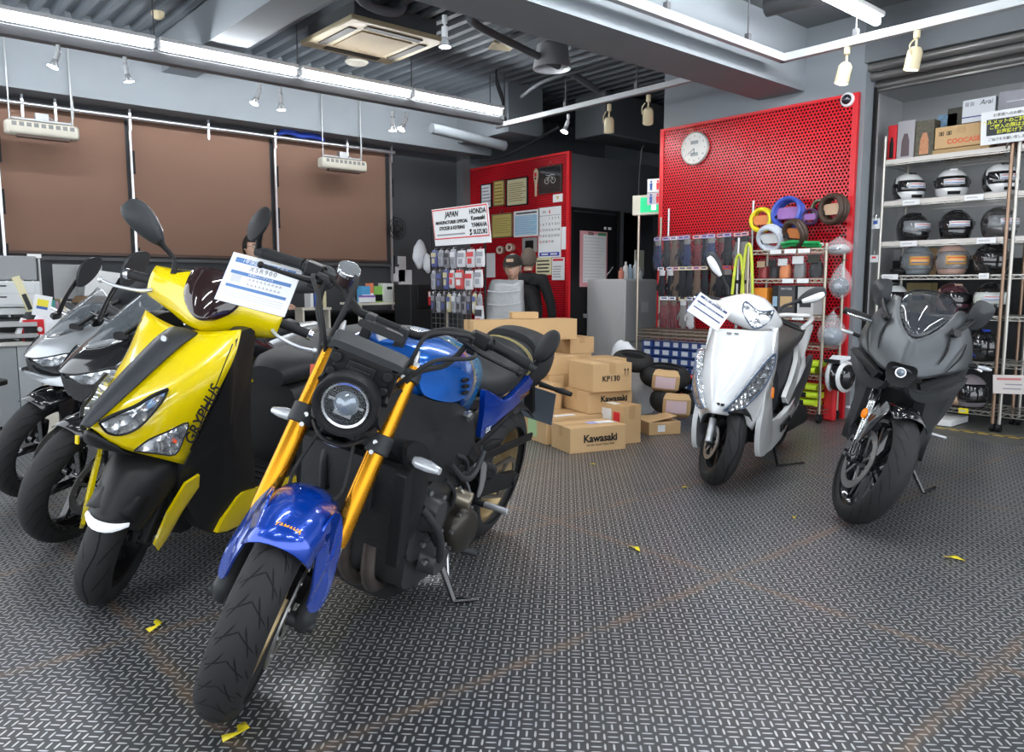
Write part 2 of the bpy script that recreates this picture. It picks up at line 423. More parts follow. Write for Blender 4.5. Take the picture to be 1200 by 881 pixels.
for i, x in enumerate(bx[1:]):
    r = empty('blind_pole', T(x, 8.22, .75), ['slim aluminium pole between blinds above the printer', 'slim aluminium pole rising behind the black scooter mirror', 'slim aluminium pole behind the price sign', 'slim aluminium pole at the dark end wall'][i], 'pole', 'poles between the blinds')
    MB().bar((0, 0, 0), (0, 0, 1.97), .022, .02).build('pole', ALU, r)
    for z in (.15, .62, 1.1, 1.55): MB().box((.022, -.004, z), (.016, .024, .22)).build('slot_strip', BLACKM, r)
mb = MB(); mb.box((2.3, 8.25, 1.36), (6.0, .06, .03)); mb.box((2.3, 8.28, .74), (6.0, .1, .03)); struct(mb.build('trim_4', mat('dark metal sill', (.07, .072, .075), .5)))
tag(MB().tube([(3.75, 8.18, 2.75), (3.86, 8.16, 2.80), (4.0, 8.17, 2.765), (4.15, 8.17, 2.79), (4.3, 8.18, 2.75)], [.015, .045, .03, .045, .015], 8).build('rolled_cloth', mat('blue cloth', (.02, .06, .42), .6)), 'rolled blue cloth lying on the blind rail', 'cloth')
# ------------------------------------------------------------------ infrared heaters hung before the blinds
def heater(x, lab):
    r = empty('wall_heater', T(x, 7.95, 2.40), lab, 'heater', 'heaters hung before the blinds')
    L = .56
    MB().sell([(-L/2, 0, .06, .05, .05), (-L/2+.02, 0, .06, .075, .062), (L/2-.02, 0, .06, .075, .062), (L/2, 0, .06, .05, .05)], 0, 20, 4).build('housing', IVORY, r)
    mb = MB()
    for i in range(9): mb.box((-L/2+.06+i*.055, -.073, .085), (.036, .006, .035))
    mb.build('grille', mat('grey grille', (.25, .25, .24), .6), r)
    MB().box((0, -.03, -.008), (L*.72, .05, .03)).build('element', mat('dark heater element', (.10, .07, .06), .4, .6), r, bevel=.004)
    mb = MB(); mb.box((.0, .0, .165), (.1, .06, .07)); mb.bar((-L/2+.05, 0, .14), (L/2-.05, 0, .14), .03, .015)
    for s in (-.24, .24): mb.cyl((s, 0, .12), (s, 0, 1.32), .007, n=8)
    mb.tube([(.24, 0, .5), (.25, .01, .2), (.16, 0, .13), (.05, 0, .18)], .006, 6); mb.build('hanger', mat('grey steel hanger', (.42, .43, .44), .4, .6), r)
heater(1.46, 'cream infrared heater hanging before the leftmost visible blind')
heater(4.40, 'cream infrared heater hanging before the rightmost blind')
# ------------------------------------------------------------------ hung light rails and strip lights
TUBE = mat('lit tube', (1, 1, 1), .5, emit=(.93, .97, 1.0), es=28)
RAILG = mat('painted grey rail', (.11, .11, .118), .5)
RAILW = mat('pale grey track', (.52, .54, .56), .4)
def rail(name, a, b, w, h, m, lab, drops, zc=3.48):
    a = V(a); b = V(b); r = empty(name, T(a), lab, 'rail')
    MB().bar((0, 0, 0), b-a, w, h).build('channel', m, r, bevel=.003)
    for t in drops:
        mb = MB(); p = (b-a)*t; mb.cyl(p, p+V((0, 0, zc-a.z)), .006, n=8); mb.box(p+V((0, 0, .04)), (.035, .035, .08)); mb.build('drop_rod', RAILG, r)
rail('light_rail', (-1.1, 6.84, 2.955), (5.85, 6.84, 2.955), .09, .075, RAILG, 'long grey hung rail carrying the lit strip lights', (.05, .28, .46, .64, .82, .97))
rail('light_rail', (5.82, 4.0, 2.92), (5.82, 6.95, 2.92), .05, .05, RAILW, 'pale hung track with cream spots, crossing to the strip lights', (.06, .3, .62, .95))
rail('light_rail', (2.2, 4.15, 2.92), (5.85, 4.15, 2.92), .05, .05, BLACKM, 'black hung track along the beam with the bare white spot', (.05, .5, .95))
rail('light_rail', (2.0, 3.28, 2.85), (5.66, 3.28, 2.85), .05, .06, RAILW, 'pale track along the near side of the big beam', (.05, .3, .6, .86), 3.25)
rail('light_rail', (5.64, 3.30, 2.85), (5.64, -1.2, 2.85), .05, .06, RAILW, 'pale track with two cream spots before the helmet rack', (.13, .4, .8), 3.25)
def strip(x0, x1, y, z, lab, lit=True, ax=0, grp='strip lights in a row over the counter'):
    r = empty('strip_light', T((x0+x1)/2, y, z) if ax == 0 else T(y, (x0+x1)/2, z), lab, 'strip light', grp)
    L = x1-x0; X = None if ax == 0 else R(90)
    if lit:
        MB().sell([(-L/2, 0, .05, .05, .02), (L/2, 0, .05, .05, .02)], 0, 12, 5).build('housing', WHITE, r, X=X)
    if y < 4 and lit:
        for s in (-1, 1): MB().cyl((s*L*.4, 0, .06), (s*L*.4, 0, 3.255-z), .006, n=8).build('hanger_rod', RAILG, r, X=X)
    elif not lit:
        for s in (-1, 1): MB().cyl((s*L*.4, 0, .03), (s*L*.4, 0, 3.47-z), .006, n=8).build('hanger_rod', RAILG, r, X=X)
    MB().cyl((-L/2+.02, 0, 0), (L/2-.02, 0, 0), .027, n=14).build('tube', TUBE if lit else mat('unlit tube', (.62, .5, .48), .3), r, X=X)
    for s in (-1, 1): MB().box((s*(L/2-.008), 0, .015), (.022, .045, .07)).build('end_cap', WHITEP if lit else RAILG, r, X=X, bevel=.003)
sx = [-.38, .86, 2.10, 3.335, 4.57, 5.80]
for i, l in enumerate(['lit strip light farthest left of the row over the counter', 'lit strip light over the left edge of the photo', 'lit strip light second from the left above the brown blinds', 'lit strip light below the cassette air conditioner', 'lit strip light at the right end of the counter row']):
    strip(sx[i]+.02, sx[i+1]-.02, 6.80, 3.04, l)
strip(3.55, 4.75, 4.22, 2.98, 'unlit strip light along the beam near the bare white spot', False, grp='unlit strip lights along the beam')
strip(4.8, 5.8, 4.22, 2.98, 'unlit strip light along the beam nearest the red board', False, grp='unlit strip lights along the beam')
strip(4.55, 5.77, 2.62, 2.98, 'lit strip light at the top right of the photo', grp='strip lights of the right bay')
strip(3.25, 4.47, 2.62, 2.98, 'lit strip light of the right bay above the photo', grp='strip lights of the right bay')
for i, (x, y) in enumerate(((2.2, .6), (3.6, -.6), (.6, -.6), (-.8, 1.6), (.7, 2.4), (3.6, 1.3), (2.3, -1.8), (-1.0, 0.2), (2.2, 2.4), (-2.4, 2.6))):  # extra lamps out of view, added to brighten the room
    strip(x, x+1.2, y, 3.1, 'added unseen strip light behind the viewpoint, brightening the room', grp='added unseen strip lights behind the viewpoint')
# ------------------------------------------------------------------ spot lights
LENSM = mat('lit lamp glass', (1, 1, .95), .3, emit=(1, .95, .85), es=45)
def spot(px, py, plane, kind, tilt, lab, grp, turn=0, lit=True):
    p = at(plane[0], plane[1], px, py); r = empty('spot_light', T(p), lab, 'spot light', grp)
    X = R(turn)
    if kind == 'bare':
        MB().cyl((0, 0, 0), (0, 0, -.05), .017, n=12).build('adapter', WHITEP, r)
        m = R(tilt, 'Y'); h = V((0, 0, -.06))
        MB().cyl((0, 0, -.04), (0, 0, -.08), .007, n=8).build('stem', WHITEP, r)
        Y = X @ T(h) @ m
        MB().cyl((0, 0, -.01), (0, 0, -.075), .02, n=14).build('socket', WHITEP, r, X=Y)
        b = MB().lathe([(.001, -.07), (.018, -.08), (.034, -.125), (.038, -.135)], (0, 0, 0), (0, 0, 1), 20).build('lamp', mat('reflector lamp', (.8, .82, .85), .15, .5), r, X=Y)
        MB().lathe([(.036, -.134), (.001, -.142)], (0, 0, 0), (0, 0, 1), 20).build('lamp_face', LENSM if lit else WHITEP, b, X=Y)
    else:
        MB().cyl((0, 0, 0), (0, 0, -.065), .022, n=12).build('adapter', CREAM, r, bevel=.004)
        MB().bar((0, 0, -.06), (0, 0, -.12), .012, .012).build('stem', CREAM, r)
        Y = X @ T(0, 0, -.12) @ R(tilt, 'Y')
        MB().lathe([(.001, 0), (.03, -.004), (.048, -.03), (.05, -.15), (.044, -.15), (.042, -.04), (.001, -.04)], (0, 0, 0), (0, 0, 1), 24).build('can', CREAM, r, X=Y)
        if lit: MB().cyl((0, 0, -.10), (0, 0, -.105), .041, n=20).build('lamp_face', LENSM, r, X=Y)
        mb = MB(); mb.tube([(.0, .03, .05), (.02, .055, .0), (.0, .055, -.06)], .005, 6); mb.build('bracket', CREAM, r, X=Y)
A = (1, 6.84)
g1 = 'small spots under the counter light rail'
spot(68, 50, A, 'bare', 20, 'small spot lamp above the left cream heater', g1)
spot(146, 66, A, 'bare', -10, 'small lit spot lamp second from left under the light rail', g1)
spot(304, 98, A, 'bare', 25, 'small spot lamp left one of a close pair over the middle blind', g1)
spot(328, 103, A, 'bare', -3, 'small lit spot lamp right one of the close pair', g1)
spot(460, 130, A, 'bare', 0, 'dark socket spot lamp near the right end of the counter rail', g1)
spot(476, 132, A, 'bare', 30, 'tiny tilted spot lamp at the right end of the counter rail', g1)
spot(521, 18, (1, 4.15), 'bare', 0, 'white bare spot lamp beside the cassette air conditioner', 'spots on the inner tracks')
spot(666, 134, (0, 5.82), 'bare', 25, 'small tilted white spot on the crossing track', 'spots on the inner tracks')
spot(714, 122, (0, 5.82), 'can', -20, 'cream can spot left one of two on the crossing track', 'cream can spots', 40)
spot(760, 111, (0, 5.82), 'can', -38, 'cream can spot right one of two on the crossing track', 'cream can spots', 40)
spot(993, 53, (0, 5.64), 'can', 12, 'cream can spot nearest the camera dome on the right track', 'cream can spots', -40)
spot(1075, 33, (0, 5.64), 'can', -10, 'cream can spot above the helmet rack', 'cream can spots', 90)
# ------------------------------------------------------------------ ceiling things
r = empty('cassette_air_conditioner', T(3.83, 6.32, 3.28), 'aged cream cassette air conditioner panel hung under the deck', 'air conditioner')
X = R(0)
mb = MB(); mb.box((0, 0, .03), (.95, .95, .045)); mb.build('panel', CREAM, r, bevel=.01)
MB().box((0, 0, .004), (.52, .52, .012)).build('intake_grille', mat('dirty grille', (.40, .30, .17), .7, noise=.3, nscale=120), r, bevel=.004)
for s in (-1, 1):
    f = MB().box((s*.36, 0, .004), (.075, .56, .012)); f.build('air_slot', mat('slot dark', (.06, .045, .03), .6), r)
    MB().box((0, s*.36, .004), (.56, .075, .012)).build('air_slot', MATS['slot dark'], r)
MB().box((0, 0, .13), (.84, .84, .16)).build('body', GREYD, r, bevel=.01)
mb = MB(); mb.tube([(-.55, -.52, .35), (-.42, -.56, .13), (-.1, -.56, .12), (.0, -.54, .3), (-.02, -.52, .5)], .04, 10); mb.build('pipe', GREY, r)
r = empty('dome_pendant', T(5.45, 5.65, 3.22), 'shiny dome pendant lamp under the dark deck', 'pendant lamp')
MB().lathe([(.06, .26), (.15, .22), (.185, .02), (.19, 0), (.18, 0), (.145, .2), (.05, .235)], (0, 0, 0), (0, 0, 1), 36).build('reflector', mat('polished aluminium', (.8, .8, .82), .38, .85), r)
MB().cyl((0, 0, .24), (0, 0, .42), .06).build('socket', DARKG, r)
MB().cyl((0, 0, .4), (0, 0, .55), .008).build('rod', DARKG, r)
p = at(2, 3.44, 185, 17)
r = empty('smoke_detector', T(p), 'cream round smoke detector on the corrugated ceiling', 'smoke detector')
MB().lathe([(.001, -.04), (.03, -.035), (.05, -.015), (.055, .02), (.001, .03)], ax=(0, 0, 1), n=24).build('case', CREAM, r)
p = at(2, 3.36, 418, 75)
r = empty('round_ceiling_vent', T(p), 'round ceiling vent right of the cassette air conditioner', 'vent')
MB().lathe([(.001, 0), (.10, 0), (.12, .02), (.1, .06), (.001, .08)], ax=(0, 0, 1), n=24).build('disc', IVORY, r)
MB().cyl((0, 0, .07), (0, 0, .15), .03).build('neck', DARKG, r)
p = at(2, 3.38, 588, 55)
tag(MB().lathe([(.001, .05), (.16, 0), (.15, .02), (.001, .1)], ax=(0, 0, 1), n=4).build('square_diffuser', CREAM, X=T(p) @ R(20)), 'cream square ceiling diffuser beside the dome pendant', 'vent')
# pipes and ducts below the deck
def pipe(pts, r, m, lab, n=14): return tag(MB().tube(pts, r, n).build('ceiling_pipe', m), lab, 'pipe')
pipe([(4.2, 5.3, 3.46), (4.22, 5.35, 3.38), (4.3, 5.4, 3.33), (5.0, 5.6, 3.32), (5.75, 5.75, 3.28), (6.3, 5.85, 3.2)], .035, GREYD, 'grey pipe bending down and running below the deck to the right')
pipe([(6.0, 4.6, 3.38), (5.9, 5.4, 3.3), (5.7, 6.0, 3.22), (5.9, 6.6, 3.2)], .018, GREYD, 'thin grey pipe crossing behind the crossing track')
pipe([(5.2, 7.35, 2.88), (5.8, 7.35, 2.84), (6.25, 7.3, 2.8)], .06, GREY, 'wrapped grey pipe stub below the end of the strip lights')
pipe([(6.35, 7.9, 2.70), (6.42, 7.4, 2.74), (6.5, 6.6, 2.95)], .022, DARKG, 'dark conduit along the top of the left red board')
pipe([(4.9, 1.0, 3.12), (5.3, 2.3, 3.12), (5.25, 3.2, 3.12)], .07, DARKG, 'dark duct in the right bay ceiling')
rnd = random.Random(3)
for i in range(3):
    a = V((5.75+.1*i, 6.75+.12*i, 2.95)); pipe([a, a+V((.05, .05, .25)), a+V((-.08, .02, .5)), a+V((.1, .1, .8))], .01, DARKG, ['loose dark cable bundle rising at the rail corner, left one', 'loose dark cable rising at the rail corner, middle one', 'loose dark cable rising at the rail corner, right one'][i], 6)
# ------------------------------------------------------------------ daylight from the open shop front behind the viewpoint
w = bpy.data.worlds.new('street daylight'); SC.world = w; w.use_nodes = True
bg = w.node_tree.nodes['Background']; bg.inputs[0].default_value = (.88, .94, 1, 1); bg.inputs[1].default_value = 1.45
SC.view_settings.view_transform = 'Standard'; SC.view_settings.look = 'None'; SC.view_settings.gamma = 1
SC.view_settings.use_curve_mapping = False; SC.view_settings.exposure = 1.08
SC.cycles.max_bounces = 8; SC.cycles.transparent_max_bounces = 12; SC.cycles.caustics_reflective = False; SC.cycles.caustics_refractive = False
SC.cycles.sample_clamp_indirect = 6; SC.cycles.use_denoising = True
# ================================================================== SHARED MOTORCYCLE PIECES
RUB = mat('rubber', (.02, .02, .021), .62)
def tread_mat(name, n1, kind):
    m = mat(name, (.025, .025, .026), .68); k = NT(m)
    t = k.n('TexCoord'); sx = k.n('SeparateXYZ'); k.lk(t.outputs['UV'], sx.inputs[0]); u, v = sx.outputs[0], sx.outputs[1]
    c = k.math('SUBTRACT', v, .5); a = k.math('ABSOLUTE', c)
    def line(slope, off, w, lo, hi, nn=n1):
        f = k.math('FRACT', k.math('ADD', k.math('ADD', k.math('MULTIPLY', u, nn), k.math('MULTIPLY', a, slope)), off))
        l = k.ramp(k.math('ABSOLUTE', k.math('SUBTRACT', f, .5)), w, w*.5)
        return k.math('MULTIPLY', l, k.math('MULTIPLY', k.ramp(a, lo-.01, lo+.01), k.ramp(a, hi+.01, hi-.01)))
    if kind == 'chevron':
        h = k.math('MAXIMUM', line(-8, 0, .075, .05, .16), k.math('MAXIMUM', line(-3.0, .45, .035, .0, .19), line(-6, .3, .06, .19, .27)))
    elif kind == 'swirl':
        w = k.math('MULTIPLY', k.math('SINE', k.math('MULTIPLY', u, 6.283*n1/2)), .03)
        mid = k.ramp(k.math('ABSOLUTE', k.math('SUBTRACT', c, w)), .014, .006)
        h = k.math('MAXIMUM', mid, line(5, .2, .06, .09, .26))
    else:
        h = k.math('MAXIMUM', line(6, 0, .035, .06, .28), line(4, .5, .03, .16, .33))
    k.lk(k.mix(h, (.024, .024, .025), (.002, .002, .002)), k.b.inputs['Base Color'])
    k.bump(k.math('MULTIPLY', h, -1), .8, .003)
    return m
TYRE_C = tread_mat('sport tyre rubber', 27, 'chevron'); TYRE_S = tread_mat('scooter tyre rubber', 14, 'swirl'); TYRE_T = tread_mat('touring tyre rubber', 22, 'slash')
def tyre_prof(Rr, w, rr):
    """closed section of a tyre: half width w, outer radius Rr, bead radius rr"""
    h = Rr-rr; P = []
    for i in range(17):
        a = -pi/2*1.12+i*pi*1.12/16
        P.append((Rr-w*.95+w*.95*cos(a) if abs(a) < pi/2 else Rr-w*.95+w*.35*cos(a), w*min(1, max(-1, sin(a)))))
    s = [(rr, -w*.62), (rr+h*.25, -w*.86)]
    return s+P+[(q[0], -q[1]) for q in reversed(s)]
def wheel(root, name, cx, cz, Rr, w, rr, tyre_m, rim_m, X=None, spokes=10, discs=(), double=False, hub=.035, tw=.028):
    o = (cx, 0, cz); mb = MB(); iw = w*.62
    mb.lathe([(rr+.004, -iw), (rr+.006, -iw-.003), (rr-.012, -iw-.003), (rr-.02, -iw*.75), (rr-.03, -iw*.4), (rr-.034, 0), (rr-.03, iw*.4), (rr-.02, iw*.75), (rr-.012, iw+.003), (rr+.006, iw+.003), (rr+.004, iw)], o, (0, 1, 0), 56)
    mb.lathe([(.012, -iw*.9), (hub, -iw*.9), (hub*.9, -.01), (hub*.9, .01), (hub, iw*.9), (.012, iw*.9)], o, (0, 1, 0), 20, closed=True)
    for i in range(spokes):
        a = 2*pi*i/spokes; b = a+(.16 if i % 2 else -.16) if double else a+.05
        p = V((cx+cos(a)*hub*.8, 0, cz+sin(a)*hub*.8)); q = V((cx+cos(b)*(rr-.02), 0, cz+sin(b)*(rr-.02)))
        mb.bar(p, q, tw if abs((q-p).z) < 0 else tw*.8, tw, (0, 1, 0))
    r = mb.build(name, rim_m, root, X=X, bevel=.003)
    t = MB(); t.lathe(tyre_prof(Rr, w, rr), o, (0, 1, 0), 72, uv=True).build('tyre', tyre_m, r, X=X, sharp=60)
    for y, dr in discs:
        d = MB(); d.lathe([(dr*.76, -.0025), (dr, -.0025), (dr, .0025), (dr*.76, .0025)], (cx, y, cz), (0, 1, 0), 48, closed=True)
        for i in range(5):
            a = 2*pi*i/5+.3; d.bar((cx+cos(a)*hub, y*.9, cz+sin(a)*hub), (cx+cos(a+.15)*dr*.8, y, cz+sin(a+.15)*dr*.8), .012, .005, (0, 1, 0))
        for i in range(10):
            a = 2*pi*i/10; d.cyl((cx+cos(a)*dr*.79, y-.005, cz+sin(a)*dr*.79), (cx+cos(a)*dr*.79, y+.005, cz+sin(a)*dr*.79), .006, n=8)
        d.build('brake_disc', mat('brake disc steel', (.42, .41, .40), .35, .9), r, X=X)
    return r
def steer_mat(ang, trail, cast):
    c = radians(cast); o = V((trail, 0, 0)); ax = V((-sin(c), 0, cos(c)))
    return T(o) @ Matrix.Rotation(radians(ang), 4, ax) @ T(-o)
def pose(loc, yaw, lean, sc): return T(loc[0], loc[1], loc[2] if len(loc) > 2 else 0) @ R(yaw) @ R(-lean, 'X') @ S(sc)
def bolt(mb, p, ax, r=.006, h=.004):
    p = V(p); mb.cyl(p, p+V(ax).normalized()*h, r, n=10)
def outline_slab(mb, pts, th, y=None):
    """pts: (x, z, y) or (x, z) with y given: a side plate of thickness th"""
    P = [V((p[0], p[2] if len(p) > 2 else y, p[1])) for p in pts]; mb.slab(P, th)
def smooth_loop(pts, k=4):
    """closed Catmull-Rom loop"""
    n = len(pts); P = [V(p) for p in pts]; out = []
    for i in range(n):
        p0, p1, p2, p3 = P[i-1], P[i], P[(i+1) % n], P[(i+2) % n]
        for j in range(k):
            t = j/k; out.append(.5*((2*p1)+(p2-p0)*t+(2*p0-5*p1+4*p2-p3)*t*t+(3*p1-p0-3*p2+p3)*t**3))
    return out
def dome(mb, loop, bulge, n=V((0, 1, 0)), th=.012, steps=3, k=4, smooth=True):
    """a softly bulging plate: closed loop, raised towards its middle along n, and a rim of thickness th behind"""
    L = smooth_loop(loop, k) if smooth else [V(p) for p in loop]; c = sum(L, V())/len(L); n = V(n).normalized()
    rings = [[p-n*th for p in L], L]
    for i in range(1, steps+1):
        s = 1-i/(steps+.35); rings.append([c+(p-c)*s+n*bulge*(1-s*s) for p in L])
    m = len(L); mb.grid(rings, True); mb.add(rings[-1], [tuple(range(m))]); mb.add(rings[0], [tuple(reversed(range(m)))])
    return mb
def mirror_plane(y): return V((y[0], -y[1], y[2]))
# ================================================================== BLUE NAKED MOTORCYCLE (nearest)
def blue_paint():
    m = mat('metallic blue paint', (.004, .11, .52), .25, .45, coat=1); k = NT(m); vec, x, y, z = k.coord()
    t = k.math('MULTIPLY', k.math('SUBTRACT', .915, z), 1/.15)
    xs = k.math('ADD', k.math('MULTIPLY', k.math('MULTIPLY', t, t), .055), k.math('SUBTRACT', -.675, k.math('MULTIPLY', t, .145)))
    d = k.math('SUBTRACT', x, xs)                       # > 0 ahead of the stripe
    behind = k.math('MULTIPLY', k.ramp(d, .001, -.001), k.ramp(z, .755, .76))
    lim = k.math('MULTIPLY', behind, k.ramp(x, -1.2, -1.19))
    stripe = k.math('MULTIPLY', k.ramp(k.math('ABSOLUTE', k.math('SUBTRACT', d, -.004)), .0085, .007), k.ramp(z, .752, .757))
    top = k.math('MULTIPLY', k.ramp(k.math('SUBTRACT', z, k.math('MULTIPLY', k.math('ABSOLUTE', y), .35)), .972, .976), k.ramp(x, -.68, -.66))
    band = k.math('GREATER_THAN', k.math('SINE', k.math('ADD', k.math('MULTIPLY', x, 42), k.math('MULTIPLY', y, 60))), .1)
    c = k.mix(lim, (.003, .125, .56), (.04, .40, .78))
    c = k.mix(stripe, c, (.62, .50, .14))
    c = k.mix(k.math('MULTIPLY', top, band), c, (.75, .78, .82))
    k.lk(c, k.b.inputs['Base Color']); return m
BLUET = blue_paint()
BLUE = mat('deep metallic blue', (.001, .055, .46), .22, .4, coat=1)
GOLD = mat('gold anodised aluminium', (.66, .28, .015), .25, .9)
BRONZE = mat('bronze wheel paint', (.34, .25, .13), .35, .6)
SEATM = mat('seat vinyl', (.019, .020, .022), .55, bump=.15, nscale=300)
LENSC = mat('clear lamp lens', (.75, .8, .85), .06, .2, coat=1)
LENSG = mat('lamp glass', (.5, .52, .55), .03, 0, alpha=.10, coat=.6)
BM = pose((.73, 1.933, 0), 207.9, 14.3, .993); BS = steer_mat(24, .108, 25)
def blue_bike():
    zmin = min((BM @ BS @ V((.30*cos(a)*1.0, sy*.03, .3+.30*sin(a)))).z for a in [i*pi/36 for i in range(72)] for sy in (-1, 0, 1))
    M = T(0, 0, -zmin+.001) @ BM
    r = empty('motorcycle', M, 'blue naked motorcycle with gold forks leaning on its side stand, nearest the viewer', 'motorcycle')
    def F(z, o=0): return -.012-(z-.3)*.4663+o            # fork line
    wheel(r, 'front_wheel', 0, .3, .300, .060, .222, TYRE_C, BRONZE, BS, 10, [(-.07, .149), (.07, .149)], True)
    wheel(r, 'rear_wheel', -1.495, .315, .315, .09, .222, TYRE_T, BRONZE, None, 10, [(-.08, .12)], True)
    for s in (-1, 1):
        y = s*.112
        f = MB().tube([(F(.475), y, .475), (F(.50), y, .50), (F(.72), y, .72), (F(.955), y, .955)], [.024, .0275, .0275, .0265], 24, 0).build('fork_tube', GOLD, r, X=BS)
        mb = MB(); mb.cyl((F(.33), y, .33), (F(.48), y, .48), .0205); mb.build('fork_slider', CHROME, f, X=BS)
        mb = MB(); mb.tube([(.004, y, .265), (-.002, y, .30), (-.02, y, .345), (F(.42), y, .42)], [.018, .03, .024, .025], 16); mb.cyl((0, y*1.28, .285), (0, y*.62, .285), .02)
        mb.build('axle_lug', DARKG, f, X=BS)
        m2 = MB(); m2.cyl((0, s*.136, .285), (0, s*.142, .285), .008); m2.build('axle_bolt', STEEL, f, X=BS)
        mb = MB(); mb.cyl((F(.955), y, .955), (F(.967), y, .967), .024, n=8); mb.tube([(F(.967), y, .967), (F(.985), y, .985), (F(1.0), y, 1.0)], [.012, .009, .003], 10, 0); mb.build('fork_cap', STEEL, f, X=BS)
        # brake caliper behind the fork leg
        MB().sell([(y*.62-.028*s, -.085, .335, .028, .05), (y*.62+.030*s, -.085, .335, .028, .05)], 1, 14, 4).build('brake_caliper', BLACKM, r, X=BS @ T(0) , bevel=.004)
        # lower and upper clamps
        for z0, z1, n_ in ((.715, .765, 'lower_clamp'), (.915, .945, 'upper_clamp')):
            mb = MB(); mb.tube([(F(z0), y, z0), (F(z1), y, z1)], .035, 20, 0); mb.box((F((z0+z1)/2)-.03, y*.55, (z0+z1)/2), (.06, .12, (z1-z0)*.8))
            c = mb.build(n_, DARKG, r, X=BS, bevel=.004)
            mb = MB()
            for q in ((z0+.012, z1-.012) if n_[0] == 'l' else ((z0+z1)/2,)): bolt(mb, (F(q)+.031, y-s*.012, q), (1, 0, .2), .0065, .006)
            mb.build('clamp_bolt', STEEL, c, X=BS)
    # head lamp
    H = V((-.115, 0, .862)); Y = BS @ T(H) @ R(4, 'Y') @ S(.95)
    h = MB().lathe([(.001, -.10), (.045, -.095), (.075, -.06), (.088, -.01), (.090, .045), (.086, .056), (.078, .056), (.072, .045), (.066, .038)], (0, 0, 0), (1, 0, 0), 48).build('head_lamp', BLACKM, r, X=Y)
    MB().lathe([(.068, .04), (.064, .046), (.058, .044), (.056, .036)], (0, 0, 0), (1, 0, 0), 48).build('lamp_ring', CHROME, h, X=Y)
    MB().lathe([(.058, .036), (.05, .02), (.04, .005), (.001, -.01)], (0, 0, 0), (1, 0, 0), 40).build('lamp_bowl', mat('lamp reflector', (.10, .11, .12), .10, .9), h, X=Y)
    MB().lathe([(.034, .01), (.036, .03), (.026, .043), (.001, .05)], (0, 0, 0), (1, 0, 0), 32).build('projector_lens', mat('projector glass', (.25, .30, .36), .04, .4, coat=1), h, X=Y)
    mb = MB(); mb.box((.032, 0, .004), (.012, .10, .008)); mb.box((.030, 0, -.03), (.012, .05, .012)); mb.build('lamp_divider', CHROME, h, X=Y)
    MB().lathe([(.068, .044), (.05, .054), (.03, .059), (.001, .061)], (0, 0, 0), (1, 0, 0), 40).build('lamp_glass', LENSG, h, X=Y)
    mb = MB()
    for s in (-1, 1): mb.tube([(-.20, s*.085, .78), (-.16, s*.075, .775), (-.13, s*.06, .785)], .011, 8); mb.tube([(-.24, s*.09, .90), (-.17, s*.082, .90), (-.13, s*.088, .88)], .01, 8)
    mb.tube([(-.14, -.07, .765), (-.10, -.03, .745), (-.10, .03, .745), (-.14, .07, .765)], .006, 8); mb.build('lamp_bracket', BLACKM, r, X=BS)
    mb = MB(); mb.tube([(-.13, .05, .755), (-.11, .02, .735), (-.11, -.02, .735), (-.13, -.05, .75)], .004, 8); mb.build('brake_pipe', STEEL, r, X=BS)
    # meter carrier above the head lamp
    mb = MB(); mb.sell([(-.235, 0, .98, .10, .014, 5), (-.19, 0, 1.0, .105, .012, 5), (-.135, 0, .985, .10, .010, 5)], 0, 20); c = mb.build('meter_carrier', DARKG, r, X=BS, bevel=.003)
    mb = MB(); mb.box((-.155, 0, .94), (.04, .15, .07)); mb.box((-.13, 0, .935), (.02, .075, .055)); mb.box((-.118, 0, .94), (.02, .055, .02))
    for s in (-1, 1):
        mb.cyl((-.14, s*.07, .955), (-.118, s*.07, .955), .014); mb.cyl((-.14, s*.072, .915), (-.118, s*.072, .915), .012); mb.bar((-.15, s*.08, .97), (-.16, s*.085, .88), .02, .02)
    mb.build('meter_bracket', BLACKM, c, X=BS, bevel=.003)
    MB().sell([(-.34, 0, 1.045, .062, .012, 5), (-.26, 0, 1.055, .065, .012, 5)], 0, 20).build('meter', BLACKG, r, X=BS @ T(.02, 0, -.02), bevel=.003)
    # bars
    bar = [(-.50, -.42, 1.055), (-.46, -.27, 1.075), (-.405, -.17, 1.075), (-.375, -.10, 1.035), (-.37, -.05, 1.03), (-.37, .05, 1.03), (-.375, .10, 1.035), (-.405, .17, 1.075), (-.46, .27, 1.075), (-.50, .42, 1.055)]
    hb = MB().tube(bar, .0125, 14, 6).build('handlebar', BLACKM, r, X=BS)
    for s in (-1, 1):
        mb = MB(); mb.box((-.365, s*.05, 1.0), (.04, .03, .085)); mb.build('bar_riser', DARKG, hb, X=BS, bevel=.004)
        g = MB().tube([(-.475, s*.30, 1.073), (-.482, s*.315, 1.071), (-.495, s*.39, 1.06), (-.502, s*.425, 1.055)], [.019, .0165, .0165, .018], 18, 0).build('grip', RUB, hb, X=BS)
        mb = MB(); mb.cyl((-.503, s*.427, 1.054), (-.507, s*.455, 1.051), .016); mb.build('bar_end', DARKG, hb, X=BS, bevel=.002)
        w = MB(); w.box((-.452, s*.262, 1.07), (.045, .05, .055)); w.cyl((-.455, s*.235, 1.075), (-.472, s*.295, 1.072), .024, n=14); w.box((-.44, s*.25, 1.045), (.05, .03, .03)); w.build('switch_box', BLACK, hb, X=BS, bevel=.004)
        l = MB(); l.tube([(-.415, s*.225, 1.06), (-.395, s*.26, 1.055), (-.40, s*.33, 1.045), (-.425, s*.40, 1.035)], [.009, .010, .007, .006], 8); l.ball((-.427, s*.407, 1.034), .0105, 12, 8)
        l.build('brake_lever' if s < 0 else 'clutch_lever', BLACK, hb, X=BS)
        p = MB(); p.sell([(s*.20, -.43, 1.068, .017, .016, 4), (s*.245, -.425, 1.066, .019, .017, 4)], 1, 14); p.build('lever_perch', DARKG, hb, X=BS, bevel=.002)
